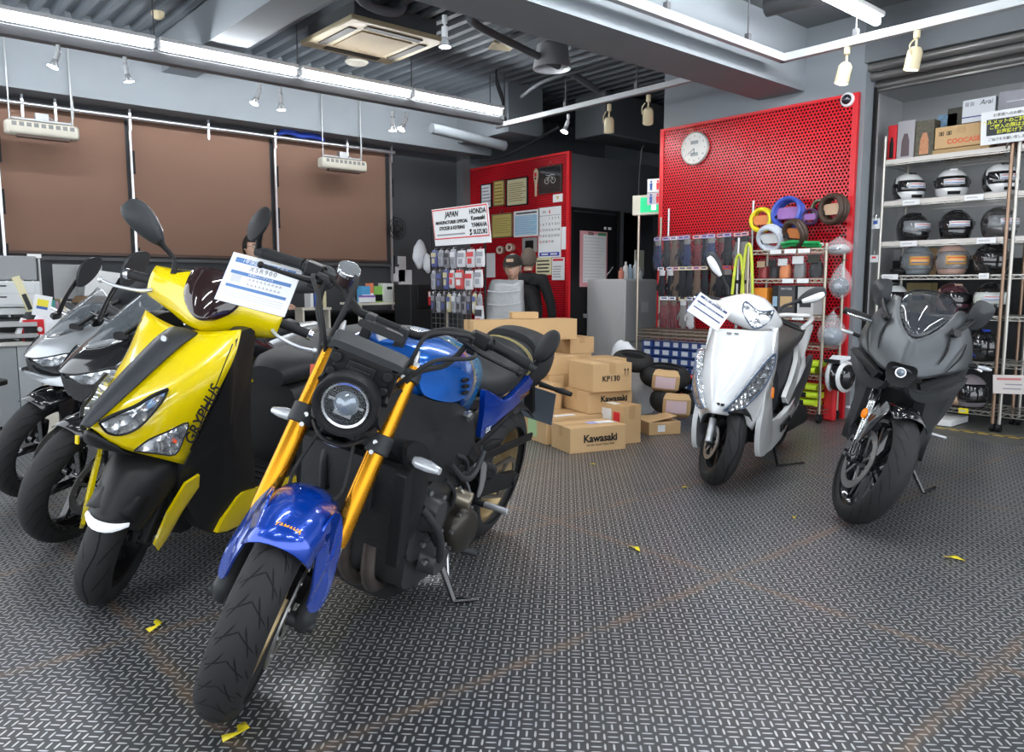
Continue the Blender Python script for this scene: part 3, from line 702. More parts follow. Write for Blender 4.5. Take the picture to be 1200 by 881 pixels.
    # bar-end mirrors
    for s in (-1, 1):
        mb = MB(); mb.tube([(-.505, s*.445, 1.05), (-.498, s*.452, 1.075), (-.478, s*.452, 1.115)], [.012, .009, .008], 10); mb.build('mirror_stem', BLACK, hb, X=BS)
        Y = BS @ T(-.470, s*.458, 1.135) @ R(-62 if s > 0 else -48) @ R(-12, 'Y') @ S(.6, .95, 1.15)
        m = MB().lathe([(.001, .028), (.035, .026), (.047, .012), (.048, 0), (.044, -.004)], (0, 0, 0), (1, 0, 0), 28).build('mirror', BLACKM, hb, X=Y)
    # brake fluid reservoir and clutter on the bar
    mb = MB(); mb.tube([(-.40, -.165, 1.09), (-.385, -.16, 1.12)], [.026, .030], 20, 0); b = mb.build('brake_reservoir', mat('smoked reservoir', (.05, .03, .03), .2), hb, X=BS)
    MB().tube([(-.385, -.16, 1.12), (-.377, -.158, 1.136)], .034, 20, 0).build('reservoir_cap', CHROME, hb, X=BS, bevel=.003)
    for i, pts in enumerate([[(-.43, -.22, 1.07), (-.36, -.20, 1.0), (-.31, -.15, .93), (-.30, -.13, .80), (-.28, -.12, .60)], [(-.44, -.24, 1.06), (-.34, -.24, 1.08), (-.28, -.19, 1.04), (-.27, -.14, .95), (-.30, -.10, .84)],
            [(-.42, -.20, 1.08), (-.36, -.13, 1.12), (-.31, -.12, 1.05), (-.29, -.125, .93), (-.27, -.10, .78)], [(-.44, .24, 1.06), (-.36, .22, 1.09), (-.31, .12, 1.06), (-.29, .10, .97), (-.31, .06, .88)],
            [(-.43, .23, 1.05), (-.37, .20, .99), (-.30, .14, .96), (-.27, .11, .92)], [(-.45, .25, 1.05), (-.35, .26, 1.04), (-.28, .17, 1.01), (-.255, .12, .95), (-.27, .08, .88)]]):
        MB().tube(pts, .0065 if i % 2 else .0085, 8, 6).build('control_cable', RUB, r, X=BS)
    for s, g in ((-1, 0), (1, 1)):
        mb = MB(); mb.tube([(-.08, s*.06, .60), (-.14, s*.07, .62), (-.18, s*.05, .72), (-.19, s*.02, .80)], .005, 8); mb.build('brake_hose', RUB, r, X=BS)
    # front mudguard
    def mud(a0, a1, half, Rr=.322):
        rows = []
        for i in range(11):
            a = radians(a0+(a1-a0)*i/10); row = []; hw = half*(1 if 1 < i < 9 else .9)
            for j in range(9):
                t = (j-4)/4; lift = -.050*abs(t)**2.6
                row.append(V((cos(a)*(Rr+lift), hw*t, .3+sin(a)*(Rr+lift))))
            rows.append(row)
        return rows
    fd = MB(); fd.grid(mud(56, 150, .092)); g = fd.build('front_mudguard', BLUE, r, X=BS, solid=.004, off=1)
    for s in (-1, 1):
        L = [(-.03, s*.092, .60), (.05, s*.080, .605), (.085, s*.078, .565), (.075, s*.090, .50), (.065, s*.104, .43), (.05, s*.114, .355), (.005, s*.140, .345), (-.01, s*.142, .42), (-.04, s*.122, .53)]
        mb = MB(); dome(mb, L, .010, (.6, s, 0), .006, 2, 3); mb.build('mudguard_leg', BLUE, g, X=BS)
    lettering('YAMAHA', .016, T(.131, 0, .597) @ basis((0, 0, 0), (0, 1, 0), (-.42, 0, .9)), GOLD, g, X=BS, shear=.3, bold=.0004)
    # tank
    secs = [(-.335, 0, .895, .085, .06, 2.2), (-.36, 0, .90, .135, .085, 2.4), (-.42, 0, .90, .162, .10, 2.6, .075), (-.52, 0, .895, .176, .112, 2.6, .075), (-.64, 0, .885, .176, .118, 2.6, .10), (-.74, 0, .872, .160, .112, 2.5, .14), (-.84, 0, .855, .135, .10, 2.4, .19), (-.92, 0, .84, .112, .08, 2.3, .20), (-.97, 0, .82, .09, .05, 2.2, .15)]
    tk = MB().sell(secs, 0, 32).build('fuel_tank', BLUET, r, sub=1)
    for s in (-1, 1):
        L = [(-.365, s*.150, .945), (-.46, s*.172, .945), (-.57, s*.184, .92), (-.635, s*.186, .875), (-.63, s*.182, .835), (-.56, s*.176, .822), (-.46, s*.170, .838), (-.385, s*.152, .862), (-.355, s*.142, .905)]
        mb = MB(); dome(mb, L, .006, (0, s, 0), .02, 3, 3); d = mb.build('side_duct', BLUE if 0 else mat('bright metallic blue', (.003, .15, .66), .3, .4, coat=1), tk)
        mb = MB()
        for (x, z) in ((-.572, .895), (-.586, .873), (-.594, .851)): mb.sell([(s*.186, x, z, .022, .0065, 3), (s*.193, x, z, .022, .0065, 3)], 1, 12)
        mb.build('duct_slot', BLACKM, d)
        # black side cover under the tank
        L = [(-.235, s*.10, .885), (-.33, s*.13, .87), (-.44, s*.165, .838), (-.60, s*.175, .808), (-.76, s*.172, .73), (-.83, s*.165, .63), (-.74, s*.17, .565), (-.60, s*.178, .545), (-.44, s*.17, .60), (-.32, s*.14, .68), (-.24, s*.105, .78)]
        mb = MB(); dome(mb, L, .02, (0, s, 0), .05, 3, 3); mb.build('side_cover', mat('grained black plastic', (.020, .021, .023), .42), r)
        mb = MB(); mb.cyl((-.66, s*.17, .765), (-.66, s*.205, .765), .011); mb.cyl((-.66, s*.19, .765), (-.66, s*.197, .765), .018); mb.build('cover_bolt', STEEL, r)
        # blue tail side panel
        L = [(-.90, s*.140, .80), (-.93, s*.142, .71), (-.955, s*.142, .615), (-1.02, s*.142, .635), (-1.16, s*.14, .665), (-1.33, s*.132, .69), (-1.47, s*.12, .735), (-1.50, s*.112, .80), (-1.32, s*.13, .765), (-1.17, s*.14, .735), (-1.05, s*.142, .745), (-.97, s*.142, .78)]
        mb = MB(); dome(mb, L, .006, (0, s, 0), .02, 2, 3); sp = mb.build('tail_panel', BLUE, r)
        if s > 0:
            lettering('XSR 900', .028, basis((-1.325, .148, .727), (-1, 0, .16), (0, 0, 1)), GOLD, sp, bold=.0005, shear=.2)
            lettering('DX', .03, basis((-.985, .152, .645), (-1, 0, .1), (0, 0, 1)), WHITE, sp, bold=.0003)
    # seat
    st = MB().sell([(-.93, 0, .80, .075, .035, 2.5), (-1.0, 0, .785, .11, .045, 2.8), (-1.10, 0, .775, .135, .055, 3), (-1.20, 0, .79, .14, .06, 3), (-1.28, 0, .815, .135, .075, 2.8), (-1.34, 0, .84, .125, .085, 2.6), (-1.42, 0, .845, .118, .082, 2.6), (-1.5, 0, .845, .11, .075, 2.6)], 0, 28).build('seat', SEATM, r, sub=1)
    tl = MB().sell([(-1.43, 0, .84, .126, .112, 2.8), (-1.50, 0, .84, .134, .128, 2.8, .13), (-1.64, 0, .835, .130, .118, 2.8, .13), (-1.76, 0, .825, .112, .09, 2.6, .12), (-1.81, 0, .81, .07, .05, 2.4, .07)], 0, 28).build('seat_cowl', SEATM, r, sub=1)
    mb = MB(); 
    for x in (-1.325, -1.345):
        pts = [V((x-.02*abs(cos(a)), .14*cos(a)*.99, .84+.09*sin(a))) for a in [i*pi/16 for i in range(-2, 19)]]
        mb.tube(pts, .0025, 6, 0)
    mb.build('seat_piping', mat('seat piping', (.33, .27, .10), .5), st)
    # tail lamp, indicators, plate
    mb = MB(); mb.sell([(-1.70, 0, .72, .05, .05, 3), (-1.84, 0, .70, .045, .035, 3)], 0, 16); mb.bar((-1.80, 0, .70), (-1.93, 0, .52), .05, .03); mb.build('tail_bracket', BLACKM, r, bevel=.004)
    MB().lathe([(.001, -.01), (.035, -.008), (.042, .01), (.03, .03)], (-1.845, 0, .735), (-1, 0, 0), 20).build('tail_lamp', mat('red lamp lens', (.25, .01, .01), .15), r)
    mb = MB(); mb.slab([(-1.93, -.11, .64), (-1.93, .11, .64), (-1.99, .11, .47), (-1.99, -.11, .47)], .004); mb.build('plate_holder', mat('grey plate blank', (.12, .14, .17), .5), r)
    for s in (-1, 1):
        mb = MB(); mb.tube([(-1.85, s*.04, .68), (-1.86, s*.12, .675)], [.014, .01], 10, 0); mb.sell([(s*.12, -1.86, .675, .014, .012), (s*.15, -1.865, .675, .018, .014), (s*.20, -1.87, .672, .012, .010)], 1, 14); mb.build('rear_indicator', BLACKM, r)
        # front indicator on the shroud
        mb = MB(); mb.tube([(-.30, s*.18, .70), (-.30, s*.205, .697)], .012, 12, 0); i_ = mb.build('front_indicator', BLACKM, r)
        mb = MB(); mb.sell([(s*.205, -.30, .697, .013, .012), (s*.22, -.30, .696, .021, .016), (s*.25, -.302, .694, .022, .016), (s*.285, -.306, .69, .012, .010)], 1, 18); mb.build('indicator_lens', mat('clear indicator lens', (.55, .57, .60), .12, .3, coat=1), i_)
    # radiator
    def radm():
        m = mat('radiator core', (.02, .02, .022), .5, .3); k = NT(m); vec, x, y, z = k.coord()
        h = k.math('MULTIPLY', k.math('SINE', k.math('MULTIPLY', y, 900)), k.math('SINE', k.math('MULTIPLY', z, 700)))
        k.lk(k.mix(k.ramp(h, 0, .5), (.012, .012, .013), (.075, .078, .08)), k.b.inputs['Base Color']); k.bump(h, .5, .001); return m
    mb = MB(); mb.slab([(-.335, -.165, .66), (-.335, .165, .66), (-.395, .165, .38), (-.395, -.165, .38)], .035); rd = mb.build('radiator', radm(), r)
    for s in (-1, 1):
        mb = MB(); mb.slab([(-.322, s*.165, .675), (-.33, s*.20, .67), (-.39, s*.20, .37), (-.385, s*.165, .37)], .07)
        mb.build('radiator_tank', BLACKM, rd, bevel=.004)
        L = [(-.27, s*.19, .735), (-.36, s*.20, .73), (-.43, s*.20, .66), (-.445, s*.20, .54), (-.44, s*.195, .44), (-.40, s*.19, .40), (-.365, s*.195, .46), (-.33, s*.20, .60)]
        mb = MB(); dome(mb, L, .014, (.3, s, 0), .02, 2, 3); mb.build('radiator_shroud', BLACKM, r)
        mb = MB(); mb.tube([(-.33, s*.09, .66), (-.31, s*.085, .60), (-.325, s*.08, .50)], .012, 10); mb.build('coolant_hose', DARKG, r)
    # engine
    ALM = mat('dark cast engine', (.05, .05, .052), .42, .4)
    mb = MB(); mb.sell([(-.19, -.66, .42, .20, .14, 4), (.17, -.66, .42, .20, .14, 4)], 1, 20); mb.sell([(-.16, -.54, .60, .10, .12, 5), (.16, -.54, .60, .10, .12, 5)], 1, 16); mb.sell([(-.13, -.74, .27, .24, .12, 4), (.15, -.74, .27, .22, .12, 4)], 1, 20)
    en = mb.build('engine', ALM, r, bevel=.012)
    mb = MB(); mb.lathe([(.001, .03), (.06, .03), (.078, .018), (.085, 0), (.085, -.06)], (-.80, .205, .325), (.18, 1, .05), 36); c = mb.build('generator_cover', mat('engine cover brown black', (.045, .04, .033), .35, .5), en)
    mb = MB()
    for i in range(8):
        a = 2*pi*i/8+.2; bolt(mb, (-.80+cos(a)*.083, .198, .325+sin(a)*.083), (0.15, 1, 0), .007, .012)
    for p in ((-.50, .19, .46), (-.52, .19, .36), (-.55, .195, .29), (-.50, .185, .54), (-.66, .195, .57), (-.60, .19, .50), (-.62, .19, .44), (-.64, .19, .37), (-.70, .19, .30), (-.66, .19, .25), (-.58, .19, .36), (-.73, .2, .46), (-.93, .17, .36), (-.92, .17, .30)): bolt(mb, p, (.3, 1, 0), .009, .012)
    mb.build('engine_bolt', STEEL, en)
    MB().tube([(-.74, .17, .46), (-.755, .235, .455)], [.032, .030], 18, 0).build('starter_cover', mat('bronze cap', (.30, .26, .20), .3, .7), en, bevel=.004)
    mb = MB(); mb.tube([(-.60, .18, .38), (-.56, .23, .36)], [.018, .014], 12, 0); mb.tube([(-.70, .18, .56), (-.78, .19, .50), (-.84, .18, .46)], .01, 8); mb.tube([(-.68, .17, .62), (-.76, .185, .58), (-.80, .18, .48)], .008, 8); mb.tube([(-.62, .18, .55), (-.67, .20, .50), (-.70, .19, .44)], .007, 8); mb.tube([(-.64, .185, .58), (-.74, .19, .54), (-.88, .18, .55)], .009, 8)
    mb.build('oil_line', DARKG, en)
    MB().sell([(.17, -.56, .45, .05, .06, 3), (.215, -.56, .45, .04, .05, 3)], 1, 18).build('timing_cover', mat('dark cast cover', (.07, .07, .072), .4, .5), en, bevel=.004)
    MB().sell([(.17, -.63, .27, .06, .05, 3), (.225, -.63, .27, .05, .04, 3)], 1, 18).build('water_pump', MATS['dark cast cover'], en, bevel=.004)
    mb = MB(); mb.tube([(-.46, .19, .50), (-.52, .235, .42), (-.57, .24, .33), (-.62, .22, .28)], .013, 10); mb.tube([(-.58, .2, .62), (-.66, .225, .56), (-.76, .22, .55), (-.86, .2, .60)], .010, 8); mb.build('coolant_pipe', DARKG, en)
    mb = MB(); mb.bar((-.70, .2, .515), (-.745, .21, .47), .008, .008); mb.bar((-.74, .2, .53), (-.785, .21, .475), .008, .008); mb.build('clutch_cable_clamp', CHROME, en)
    for y in (-.09, -.01, .07):
        MB().tube([(-.46, y, .56), (-.40, y, .50), (-.395, y*1.1, .38), (-.42, y*1.1, .25), (-.52, y*.8, .16), (-.66, y*.5, .13)], .022, 14).build('exhaust_header', mat('heat stained header', (.16, .13, .12), .35, .6, noise=.4, nscale=12), r)
    MB().sell([(-.60, -.02, .13, .12, .055, 3), (-.72, -.03, .13, .15, .07, 3), (-.98, -.05, .14, .15, .08, 3), (-1.10, -.07, .16, .10, .06, 3)], 0, 20).build('silencer', BLACKM, r, bevel=.005)
    # frame, pivot plate, swing arm
    for s in (-1, 1):
        mb = MB(); mb.tube([(-.33, s*.05, .86), (-.44, s*.10, .80), (-.72, s*.125, .69), (-.95, s*.135, .55), (-1.08, s*.13, .42), (-1.06, s*.13, .28)], [.03, .03, .028, .03, .03, .028], 6, 1); mb.tube([(-.95, s*.12, .57), (-1.15, s*.12, .62), (-1.40, s*.10, .68)], .016, 10); mb.build('frame', BLACK, r)
        mb = MB(); mb.tube([(-1.00, s*.12, .60), (-1.06, s*.125, .50), (-1.20, s*.13, .44), (-1.24, s*.13, .40)], .012, 10); mb.build('passenger_bracket', DARKG, r)
        mb = MB(); mb.bar((-1.07, s*.115, .37), (-1.50, s*.125, .315), .035, .07, (0, 0, 1)); mb.bar((-1.06, s*.115, .46), (-1.40, s*.125, .335), .03, .035); mb.bar((-1.10, s*.115, .33), (-1.14, s*.12, .44), .03, .05)
        mb.cyl((-1.50, s*.10, .315), (-1.50, s*.15, .315), .03); mb.build('swing_arm', BLACKM, r, bevel=.005)
        mb = MB(); mb.tube([(-1.00, s*.16, .36), (-1.0, s*.20, .36)], .012, 10); p = mb.build('foot_peg_mount', BLACKM, r)
        MB().tube([(-1.0, s*.20, .362), (-1.0, s*.295, .366)], .0125, 12, 0).build('foot_peg', mat('bare aluminium', (.55, .56, .57), .35, .8), p, bevel=.002)
        L = [(-.97, s*.165, .52), (-.985, s*.17, .44), (-.99, s*.17, .385), (-1.02, s*.17, .38), (-1.035, s*.17, .42), (-1.02, s*.167, .50)]
        mb = MB(); dome(mb, L, .004, (0, s, 0), .004, 2, 4); mb.build('heel_guard', mat('satin silver', (.42, .42, .43), .35, .7), r)
    mb = MB(); mb.bar((-1.02, .13, .515), (-1.62, .13, .49), .012, .035); mb.build('chain_guard', BLACK, r, bevel=.003)
    rows = []
    for i in range(7):
        a = radians(75+i*18); rows.append([V((-1.495+cos(a)*(.34-.03*abs(t)**2), .1*t, .315+sin(a)*(.34-.03*abs(t)**2))) for t in (-1, -.6, -.2, .2, .6, 1)])
    MB().grid(rows[:4]).build('rear_hugger', BLACKM, r, solid=.004)
    ch = MB(); ch.lathe([(.07, -.004), (.09, -.004), (.09, .004), (.07, .004)], (-1.495, .10, .315), (0, 1, 0), 32, closed=True); ch.bar((-1.495, .10, .405), (-1.08, .10, .40), .015, .012); ch.bar((-1.495, .10, .225), (-1.08, .10, .33), .015, .012); ch.build('chain_and_sprocket', mat('chain steel', (.22, .2, .17), .4, .8), r)
    # side stand: foot measured on the floor
    ft = M.inverted() @ at(2, .012, 532, 704); ft2 = M.inverted() @ at(2, .012, 560, 702)
    mb = MB(); mb.tube([(-.80, .13, .22), ft], [.014, .011], 12, 0); mb.tube([ft, ft2], [.011, .008], 10, 0); mb.build('side_stand', BLACKG, r)
    MB().tube([(-.86, .14, .24), (-.82, .20, .10)], .006, 8, 0).build('stand_spring', STEEL, r)
    MB().tube([(-.86, .16, .22), (-.90, .25, .215)], [.012, .014], 12, 0).build('gear_pedal', DARKG, r)
    return r, M
blueR, blueM = blue_bike()
# ================================================================== YELLOW SCOOTER
YEL = mat('yellow paint', (.86, .66, .0), .22, 0, coat=1)
GLENS = mat('clear moulded lamp lens', (.72, .76, .8), .08, .35, coat=1)
def lens_mat():
    m = mat('faceted lamp reflector', (.7, .74, .8), .12, .75, coat=1); k = NT(m); t = k.n('TexCoord')
    v = k.n('TexVoronoi'); v.inputs['Scale'].default_value = 30; k.lk(t.outputs['Object'], v.inputs['Vector'])
    k.bump(v.outputs['Distance'], 1, .012)
    k.lk(k.mix(k.ramp(v.outputs['Distance'], .2, .8), (.90, .93, .96), (.42, .45, .50)), k.b.inputs['Base Color']); return m
REFL = lens_mat()
GBLK = mat('grained black scooter plastic', (.015, .015, .016), .45)
STRIPE = mat('dark grey centre panel', (.038, .041, .047), .40)
YM = pose((.651, 2.897, 0), 211, 9.1, 1.028); YS = steer_mat(25.7, .085, 26.5)
def half(mb, rows): 
    mb.grid([[V(p) for p in r] for r in rows]); return mb
def yellow_scooter():
    r = empty('scooter', YM, 'yellow and black scooter with smoked visor beside the blue motorcycle', 'scooter')
    def P(px, py, y): return at(1, y, px, py, YM)
    wheel(r, 'front_wheel', 0, .238, .238, .058, .160, TYRE_S, BLACK, YS, 6, [(-.07, .115)], hub=.03)
    wheel(r, 'rear_wheel', -1.34, .238, .238, .062, .160, TYRE_S, BLACK, None, 6, [], hub=.03)
    for s in (-1, 1):
        mb = MB(); mb.tube([(0, s*.078, .238), (-.03, s*.078, .30), (-.12, s*.078, .48)], [.02, .022, .022], 14); mb.cyl((0, s*.1, .238), (0, s*.055, .238), .014); mb.build('fork_leg', BLACKM, r, X=YS)
    MB().sell([(.07, -.07, .27, .02, .035), (.11, -.07, .27, .02, .035)], 1, 12).build('brake_caliper', DARKG, r, X=YS)
    rows = []
    for i in range(9):
        a = radians(42+i*15); rows.append([V((cos(a)*(.262-.03*abs(t)**2.5), .075*t, .24+sin(a)*(.262-.03*abs(t)**2.5))) for t in (-1, -.7, -.35, 0, .35, .7, 1)])
    mg = MB().grid(rows).build('front_mudguard', GBLK, r, X=YS, solid=.004, off=1)
    # apron: left half control rows from top to bottom, mirrored
    rows = [[(-.235, 0, .935), (-.245, .045, .933), (-.255, .10, .940), (-.262, .15, .950), (-.275, .208, .965)],
            [(-.135, 0, .868), (-.145, .045, .860), (-.165, .10, .858), (-.195, .158, .868), (-.25, .222, .885)],
            [(-.035, 0, .797), (-.045, .045, .788), (-.07, .10, .782), (-.115, .158, .790), (-.205, .214, .80)],
            [(.06, 0, .727), (.05, .042, .712), (.02, .09, .700), (-.04, .148, .700), (-.160, .200, .70)],
            [(.125, 0, .672), (.115, .035, .655), (.08, .08, .635), (.02, .128, .62), (-.128, .178, .60)],
            [(.150, 0, .650), (.13, .030, .620), (.085, .065, .570), (.01, .11, .545), (-.112, .160, .495)]]
    mb = half(MB(), rows); mb.mirror(); ap = mb.build('front_apron', YEL, r, sub=2, merge=.001, solid=.008)
    # dark centre stripe lying on the apron
    rs = [[(x+.012, 0, z+.014), (x+.011, w*.5, z+.012), (x+.002, w, z+.004)] for x, z, w in ((-.245, .925, .062), (-.19, .905, .060), (-.135, .868, .056), (-.035, .797, .05), (.06, .727, .042), (.125, .675, .032), (.162, .640, .020))]
    mb = half(MB(), rs); mb.mirror(); mb.build('centre_panel', STRIPE, ap, sub=2, merge=.001, solid=.008)
    MB().sell([(-.165, 0, .896, .012, .01), (-.155, 0, .90, .012, .01)], 0, 14).build('badge', mat('silver badge', (.4, .42, .45), .3, .8), ap, X=T(.012, 0, .004))
    for s in (1, -1):
        def m(p): return V((p.x, s*p.y, p.z))
        H = [P(118, 496, .030), P(138, 486, .060), P(160, 477, .082), P(180, 465, .105), P(198, 457, .122), P(190, 473, .118), P(166, 500, .098), P(145, 510, .066), P(128, 508, .045)]
        H = [m(p+V((.012, .006, .006))) for p in H]
        mb = MB(); dome(mb, H, .010, (.8, s*.5, .3), .03, 3, 3); h = mb.build('head_lamp', REFL, r)
        mb = MB(); mb.tube([H[0], H[1], H[2], H[3], H[4]], .006, 8); mb.tube([H[0], H[8], H[7], H[6], H[5], H[4]], .004, 8); mb.build('lamp_rim', BLACK, h)
        t_ = [P(158, 527, .088), P(175, 514, .108), P(198, 504, .140), P(221, 494, .170), P(216, 512, .166), P(206, 531, .156), P(185, 530, .128)]
        t_ = [m(p+V((.012, .008, 0))) for p in t_]
        mb = MB(); dome(mb, t_, .006, (.7, s*.7, 0), .03, 3, 2); tl = mb.build('indicator_lamp', REFL, r)
        mb = MB(); mb.tube(t_+[t_[0]], .003, 6, 3); mb.build('lamp_rim', BLACK, tl)
        o = m(P(205, 516, .155))+V((.01, s*.01, 0)); MB().ball(o, .006, 10, 6).build('bulb', mat('orange bulb', (.8, .08, .02), .3), tl)
    # chin between the lamps, dark lower apron and mudguard skirt
    ch = [[(.158, 0, .640), (.140, .03, .618), (.095, .066, .585)], [(.165, 0, .600), (.125, .05, .590), (.085, .085, .562)], [(.120, 0, .560), (.10, .05, .555), (.07, .08, .548)], [(.02, 0, .545), (.02, .05, .545), (.01, .09, .54)]]
    mb = half(MB(), ch); mb.mirror(); mb.build('chin_grille', GBLK, r, sub=1, merge=.001, solid=.006)
    MB().bar((.168, -.022, .612), (.165, -.024, .585), .012, .006).build('chin_accent', YEL, r)
    sk = [[(-.06, 0, .560), (-.07, .06, .555), (-.09, .105, .53), (-.12, .125, .49)], [(.06, 0, .535), (.045, .055, .53), (.02, .095, .505), (-.03, .120, .46)], [(.165, 0, .475), (.14, .05, .465), (.105, .082, .44), (.05, .10, .40)], [(.235, 0, .395), (.215, .045, .385), (.18, .070, .365), (.13, .085, .335)]]
    mb = half(MB(), [[tuple(p) for p in q] for q in sk]); mb.mirror(); sg = mb.build('mudguard_shell', GBLK, mg, X=YS, sub=2, merge=.001, solid=.006)
    wl = [[(.247, 0, .396), (.228, .038, .392), (.185, .066, .390)], [(.252, 0, .366), (.238, .038, .366), (.192, .068, .380)]]
    mb = half(MB(), wl); mb.mirror(); mb.build('position_light', mat('white light bar', (.86, .88, .92), .3, emit=(.9, .95, 1), es=.25), mg, X=YS, sub=1, merge=.001, solid=.012)
    # yellow fork side fins
    def SP(px, py, y): return at(1, y, px, py, YM @ YS)
    for s in (-1, 1):
        L = [(-.115, .49), (-.06, .47), (-.015, .37), (.005, .255), (-.02, .225), (-.045, .26), (-.085, .36), (-.13, .44)]
        L = [(x+.03, s*(.124-.42*x), z) for x, z in L]
        mb = MB(); dome(mb, L, .006, (.7, s, 0), .012, 2, 3, False); f = mb.build('fork_fin', YEL, r, X=YS)
        mb = MB(); 
        for x, z in ((-.02, .40), (-.005, .30)): mb.cyl((x, s*(.126-.42*x), z), (x+.005, s*(.136-.42*x), z), .010, n=12)
        mb.build('fin_bolt', YEL, f, X=YS)
        if s > 0: lettering('ABS', .04, basis((-.040, s*.155, .37), (-.28, .12, .95), (.90, -.38, .25)), INK, f, X=YS, shear=.2)
    # lettering along the edge of the apron
    a, b = P(216, 524, .158)+V((.014, .012, 0)), P(254, 446, .205)+V((.014, .012, 0))
    lettering('GRYPHUS', .050, basis((a+b)/2+V((-.004, .004, 0)), b-a, V((.75, -.66, .1))), INK, ap, shear=.25, bold=.0008, space=.98)
    mb = MB(); e0, e1 = P(222, 526, .166)+V((.010, .012, 0)), P(272, 402, .226)+V((.010, .010, 0)); mb.bar(e0, e1, .003, .003); mb.build('pinstripe', INK, ap)
    # leg shield, floor, black inner body
    for s in (-1, 1):
        L = [(-.275, .95), (-.24, .86), (-.20, .74), (-.15, .62), (-.105, .50), (-.10, .42), (-.16, .30), (-.24, .215), (-.40, .19), (-.47, .30), (-.46, .42), (-.42, .60), (-.40, .80), (-.38, .95)]
        W_ = [.205, .215, .205, .190, .165, .150, .165, .185, .195, .195, .19, .18, .18, .19]
        mb = MB(); dome(mb, [V((x, s*w, z)) for (x, z), w in zip(L, W_)], .008, (0, s, 0), .05, 2, 3); mb.build('leg_shield', GBLK, r)
        L = [(-.255, .215), (-.33, .30), (-.385, .335), (-.50, .325), (-.75, .31), (-.78, .27), (-.60, .23), (-.40, .205)]
        mb = MB(); dome(mb, [V((x, s*.205, z)) for x, z in L], .008, (0, s, 0), .02, 2, 2); mb.build('floor_side_panel', YEL, r)
    mb = MB(); mb.sell([(-.10, 0, .40, .12, .10, 3), (-.22, 0, .45, .16, .27, 3), (-.34, 0, .58, .17, .36, 3), (-.42, 0, .62, .17, .32, 4)], 0, 20); mb.build('inner_shield', GBLK, r)
    mb = MB(); mb.box((-.60, 0, .27), (.50, .38, .10)); mb.build('floorboard', GBLK, r, bevel=.02)
    mb = MB()
    for i in range(5): mb.box((-.48-.06*i, 0, .322), (.02, .30, .008))
    mb.build('floor_mat', RUB, r)
    MB().sell([(-.80, 0, .48, .14, .20, 3), (-.95, 0, .52, .17, .22, 3), (-1.3, 0, .60, .16, .16, 3), (-1.65, 0, .74, .09, .06, 2.5)], 0, 22).build('rear_body', GBLK, r, sub=1)
    MB().sell([(-.76, 0, .70, .08, .04, 3), (-.84, 0, .735, .14, .055, 3), (-1.05, 0, .75, .16, .05, 3), (-1.22, 0, .78, .155, .06, 3), (-1.34, 0, .81, .14, .06, 3), (-1.62, 0, .84, .10, .04, 3)], 0, 22).build('seat', SEATM, r, sub=1)
    for s in (-1, 1):
        L = [(-.82, .60), (-.95, .66), (-1.3, .74), (-1.66, .82), (-1.7, .79), (-1.4, .62), (-1.1, .50), (-.90, .45)]
        mb = MB(); dome(mb, [V((x, s*.165 if x > -1.35 else s*.11, z)) for x, z in L], .01, (0, s, 0), .02, 2, 2); mb.build('rear_side_panel', YEL, r)
    MB().sell([(-1.0, .10, .25, .09, .08, 3), (-1.42, .14, .24, .07, .09, 3)], 0, 16).build('engine_case', DARKG, r)
    MB().tube([(-1.1, -.14, .24), (-1.3, -.17, .26), (-1.6, -.18, .33)], [.04, .055, .05], 16).build('silencer', BLACKM, r)
    ft = YM.inverted() @ at(2, .012, 268, 640); mb = MB(); mb.tube([(-.72, .10, .22), (-.70, .22, .03-.22*.16)], .010, 8, 0); mb.build('side_stand', BLACK, r)
    # handlebar cowl, smoked visor
    X = YS
    rows = [[(-.33, 0, 1.135), (-.33, .07, 1.125), (-.345, .12, 1.115), (-.36, .17, 1.10), (-.37, .24, 1.088)],
            [(-.27, 0, 1.10), (-.275, .07, 1.095), (-.30, .125, 1.08), (-.325, .18, 1.065), (-.345, .243, 1.062)],
            [(-.225, 0, 1.02), (-.24, .06, 1.02), (-.275, .115, 1.025), (-.31, .17, 1.015), (-.335, .240, 1.010)],
            [(-.205, 0, .965), (-.235, .045, .962), (-.28, .09, .955), (-.32, .15, .962), (-.35, .236, .972)],
            [(-.245, 0, .935), (-.265, .04, .935), (-.31, .08, .930), (-.36, .14, .94), (-.39, .228, .965)]]
    mb = half(MB(), rows); mb.mirror(); cw = mb.build('handlebar_cowl', YEL, r, X=X, sub=2, merge=.001, solid=.008)
    vs = [[(-.325, 0, 1.155), (-.325, .06, 1.150), (-.33, .098, 1.130)], [(-.262, 0, 1.115), (-.268, .055, 1.108), (-.288, .100, 1.085)], [(-.214, 0, 1.04), (-.226, .05, 1.038), (-.258, .090, 1.035)], [(-.195, 0, .985), (-.205, .02, .990), (-.222, .042, 1.000)]]
    mb = half(MB(), vs); mb.mirror(); mb.build('smoked_visor', mat('smoked visor', (.022, .008, .008), .05, coat=1), cw, X=X, sub=2, merge=.001, solid=.006, off=1)
    mb = MB(); mb.sell([(-.40, 0, 1.07, .15, .04, 3), (-.34, 0, 1.07, .18, .05, 3)], 0, 18); mb.build('meter_panel', BLACK, cw, X=X)
    for s in (-1, 1):
        g = MB().tube([(-.37, s*.20, 1.035), (-.40, s*.26, 1.025), (-.42, s*.335, 1.015)], [.017, .018, .018], 16, 0).build('grip', RUB, r, X=X)
        MB().cyl((-.421, s*.335, 1.015), (-.425, s*.352, 1.012), .020, .020).build('bar_weight', CHROME, g, X=X)
        l = MB(); l.tube([(-.355, s*.21, 1.01), (-.31, s*.25, .995), (-.30, s*.33, .985), (-.315, s*.385, .985)], [.009, .007, .006, .006], 8); l.ball((-.316, s*.39, .985), .011, 10, 7); l.build('brake_lever', mat('silver lever', (.62, .64, .68), .3, .7), r, X=X)
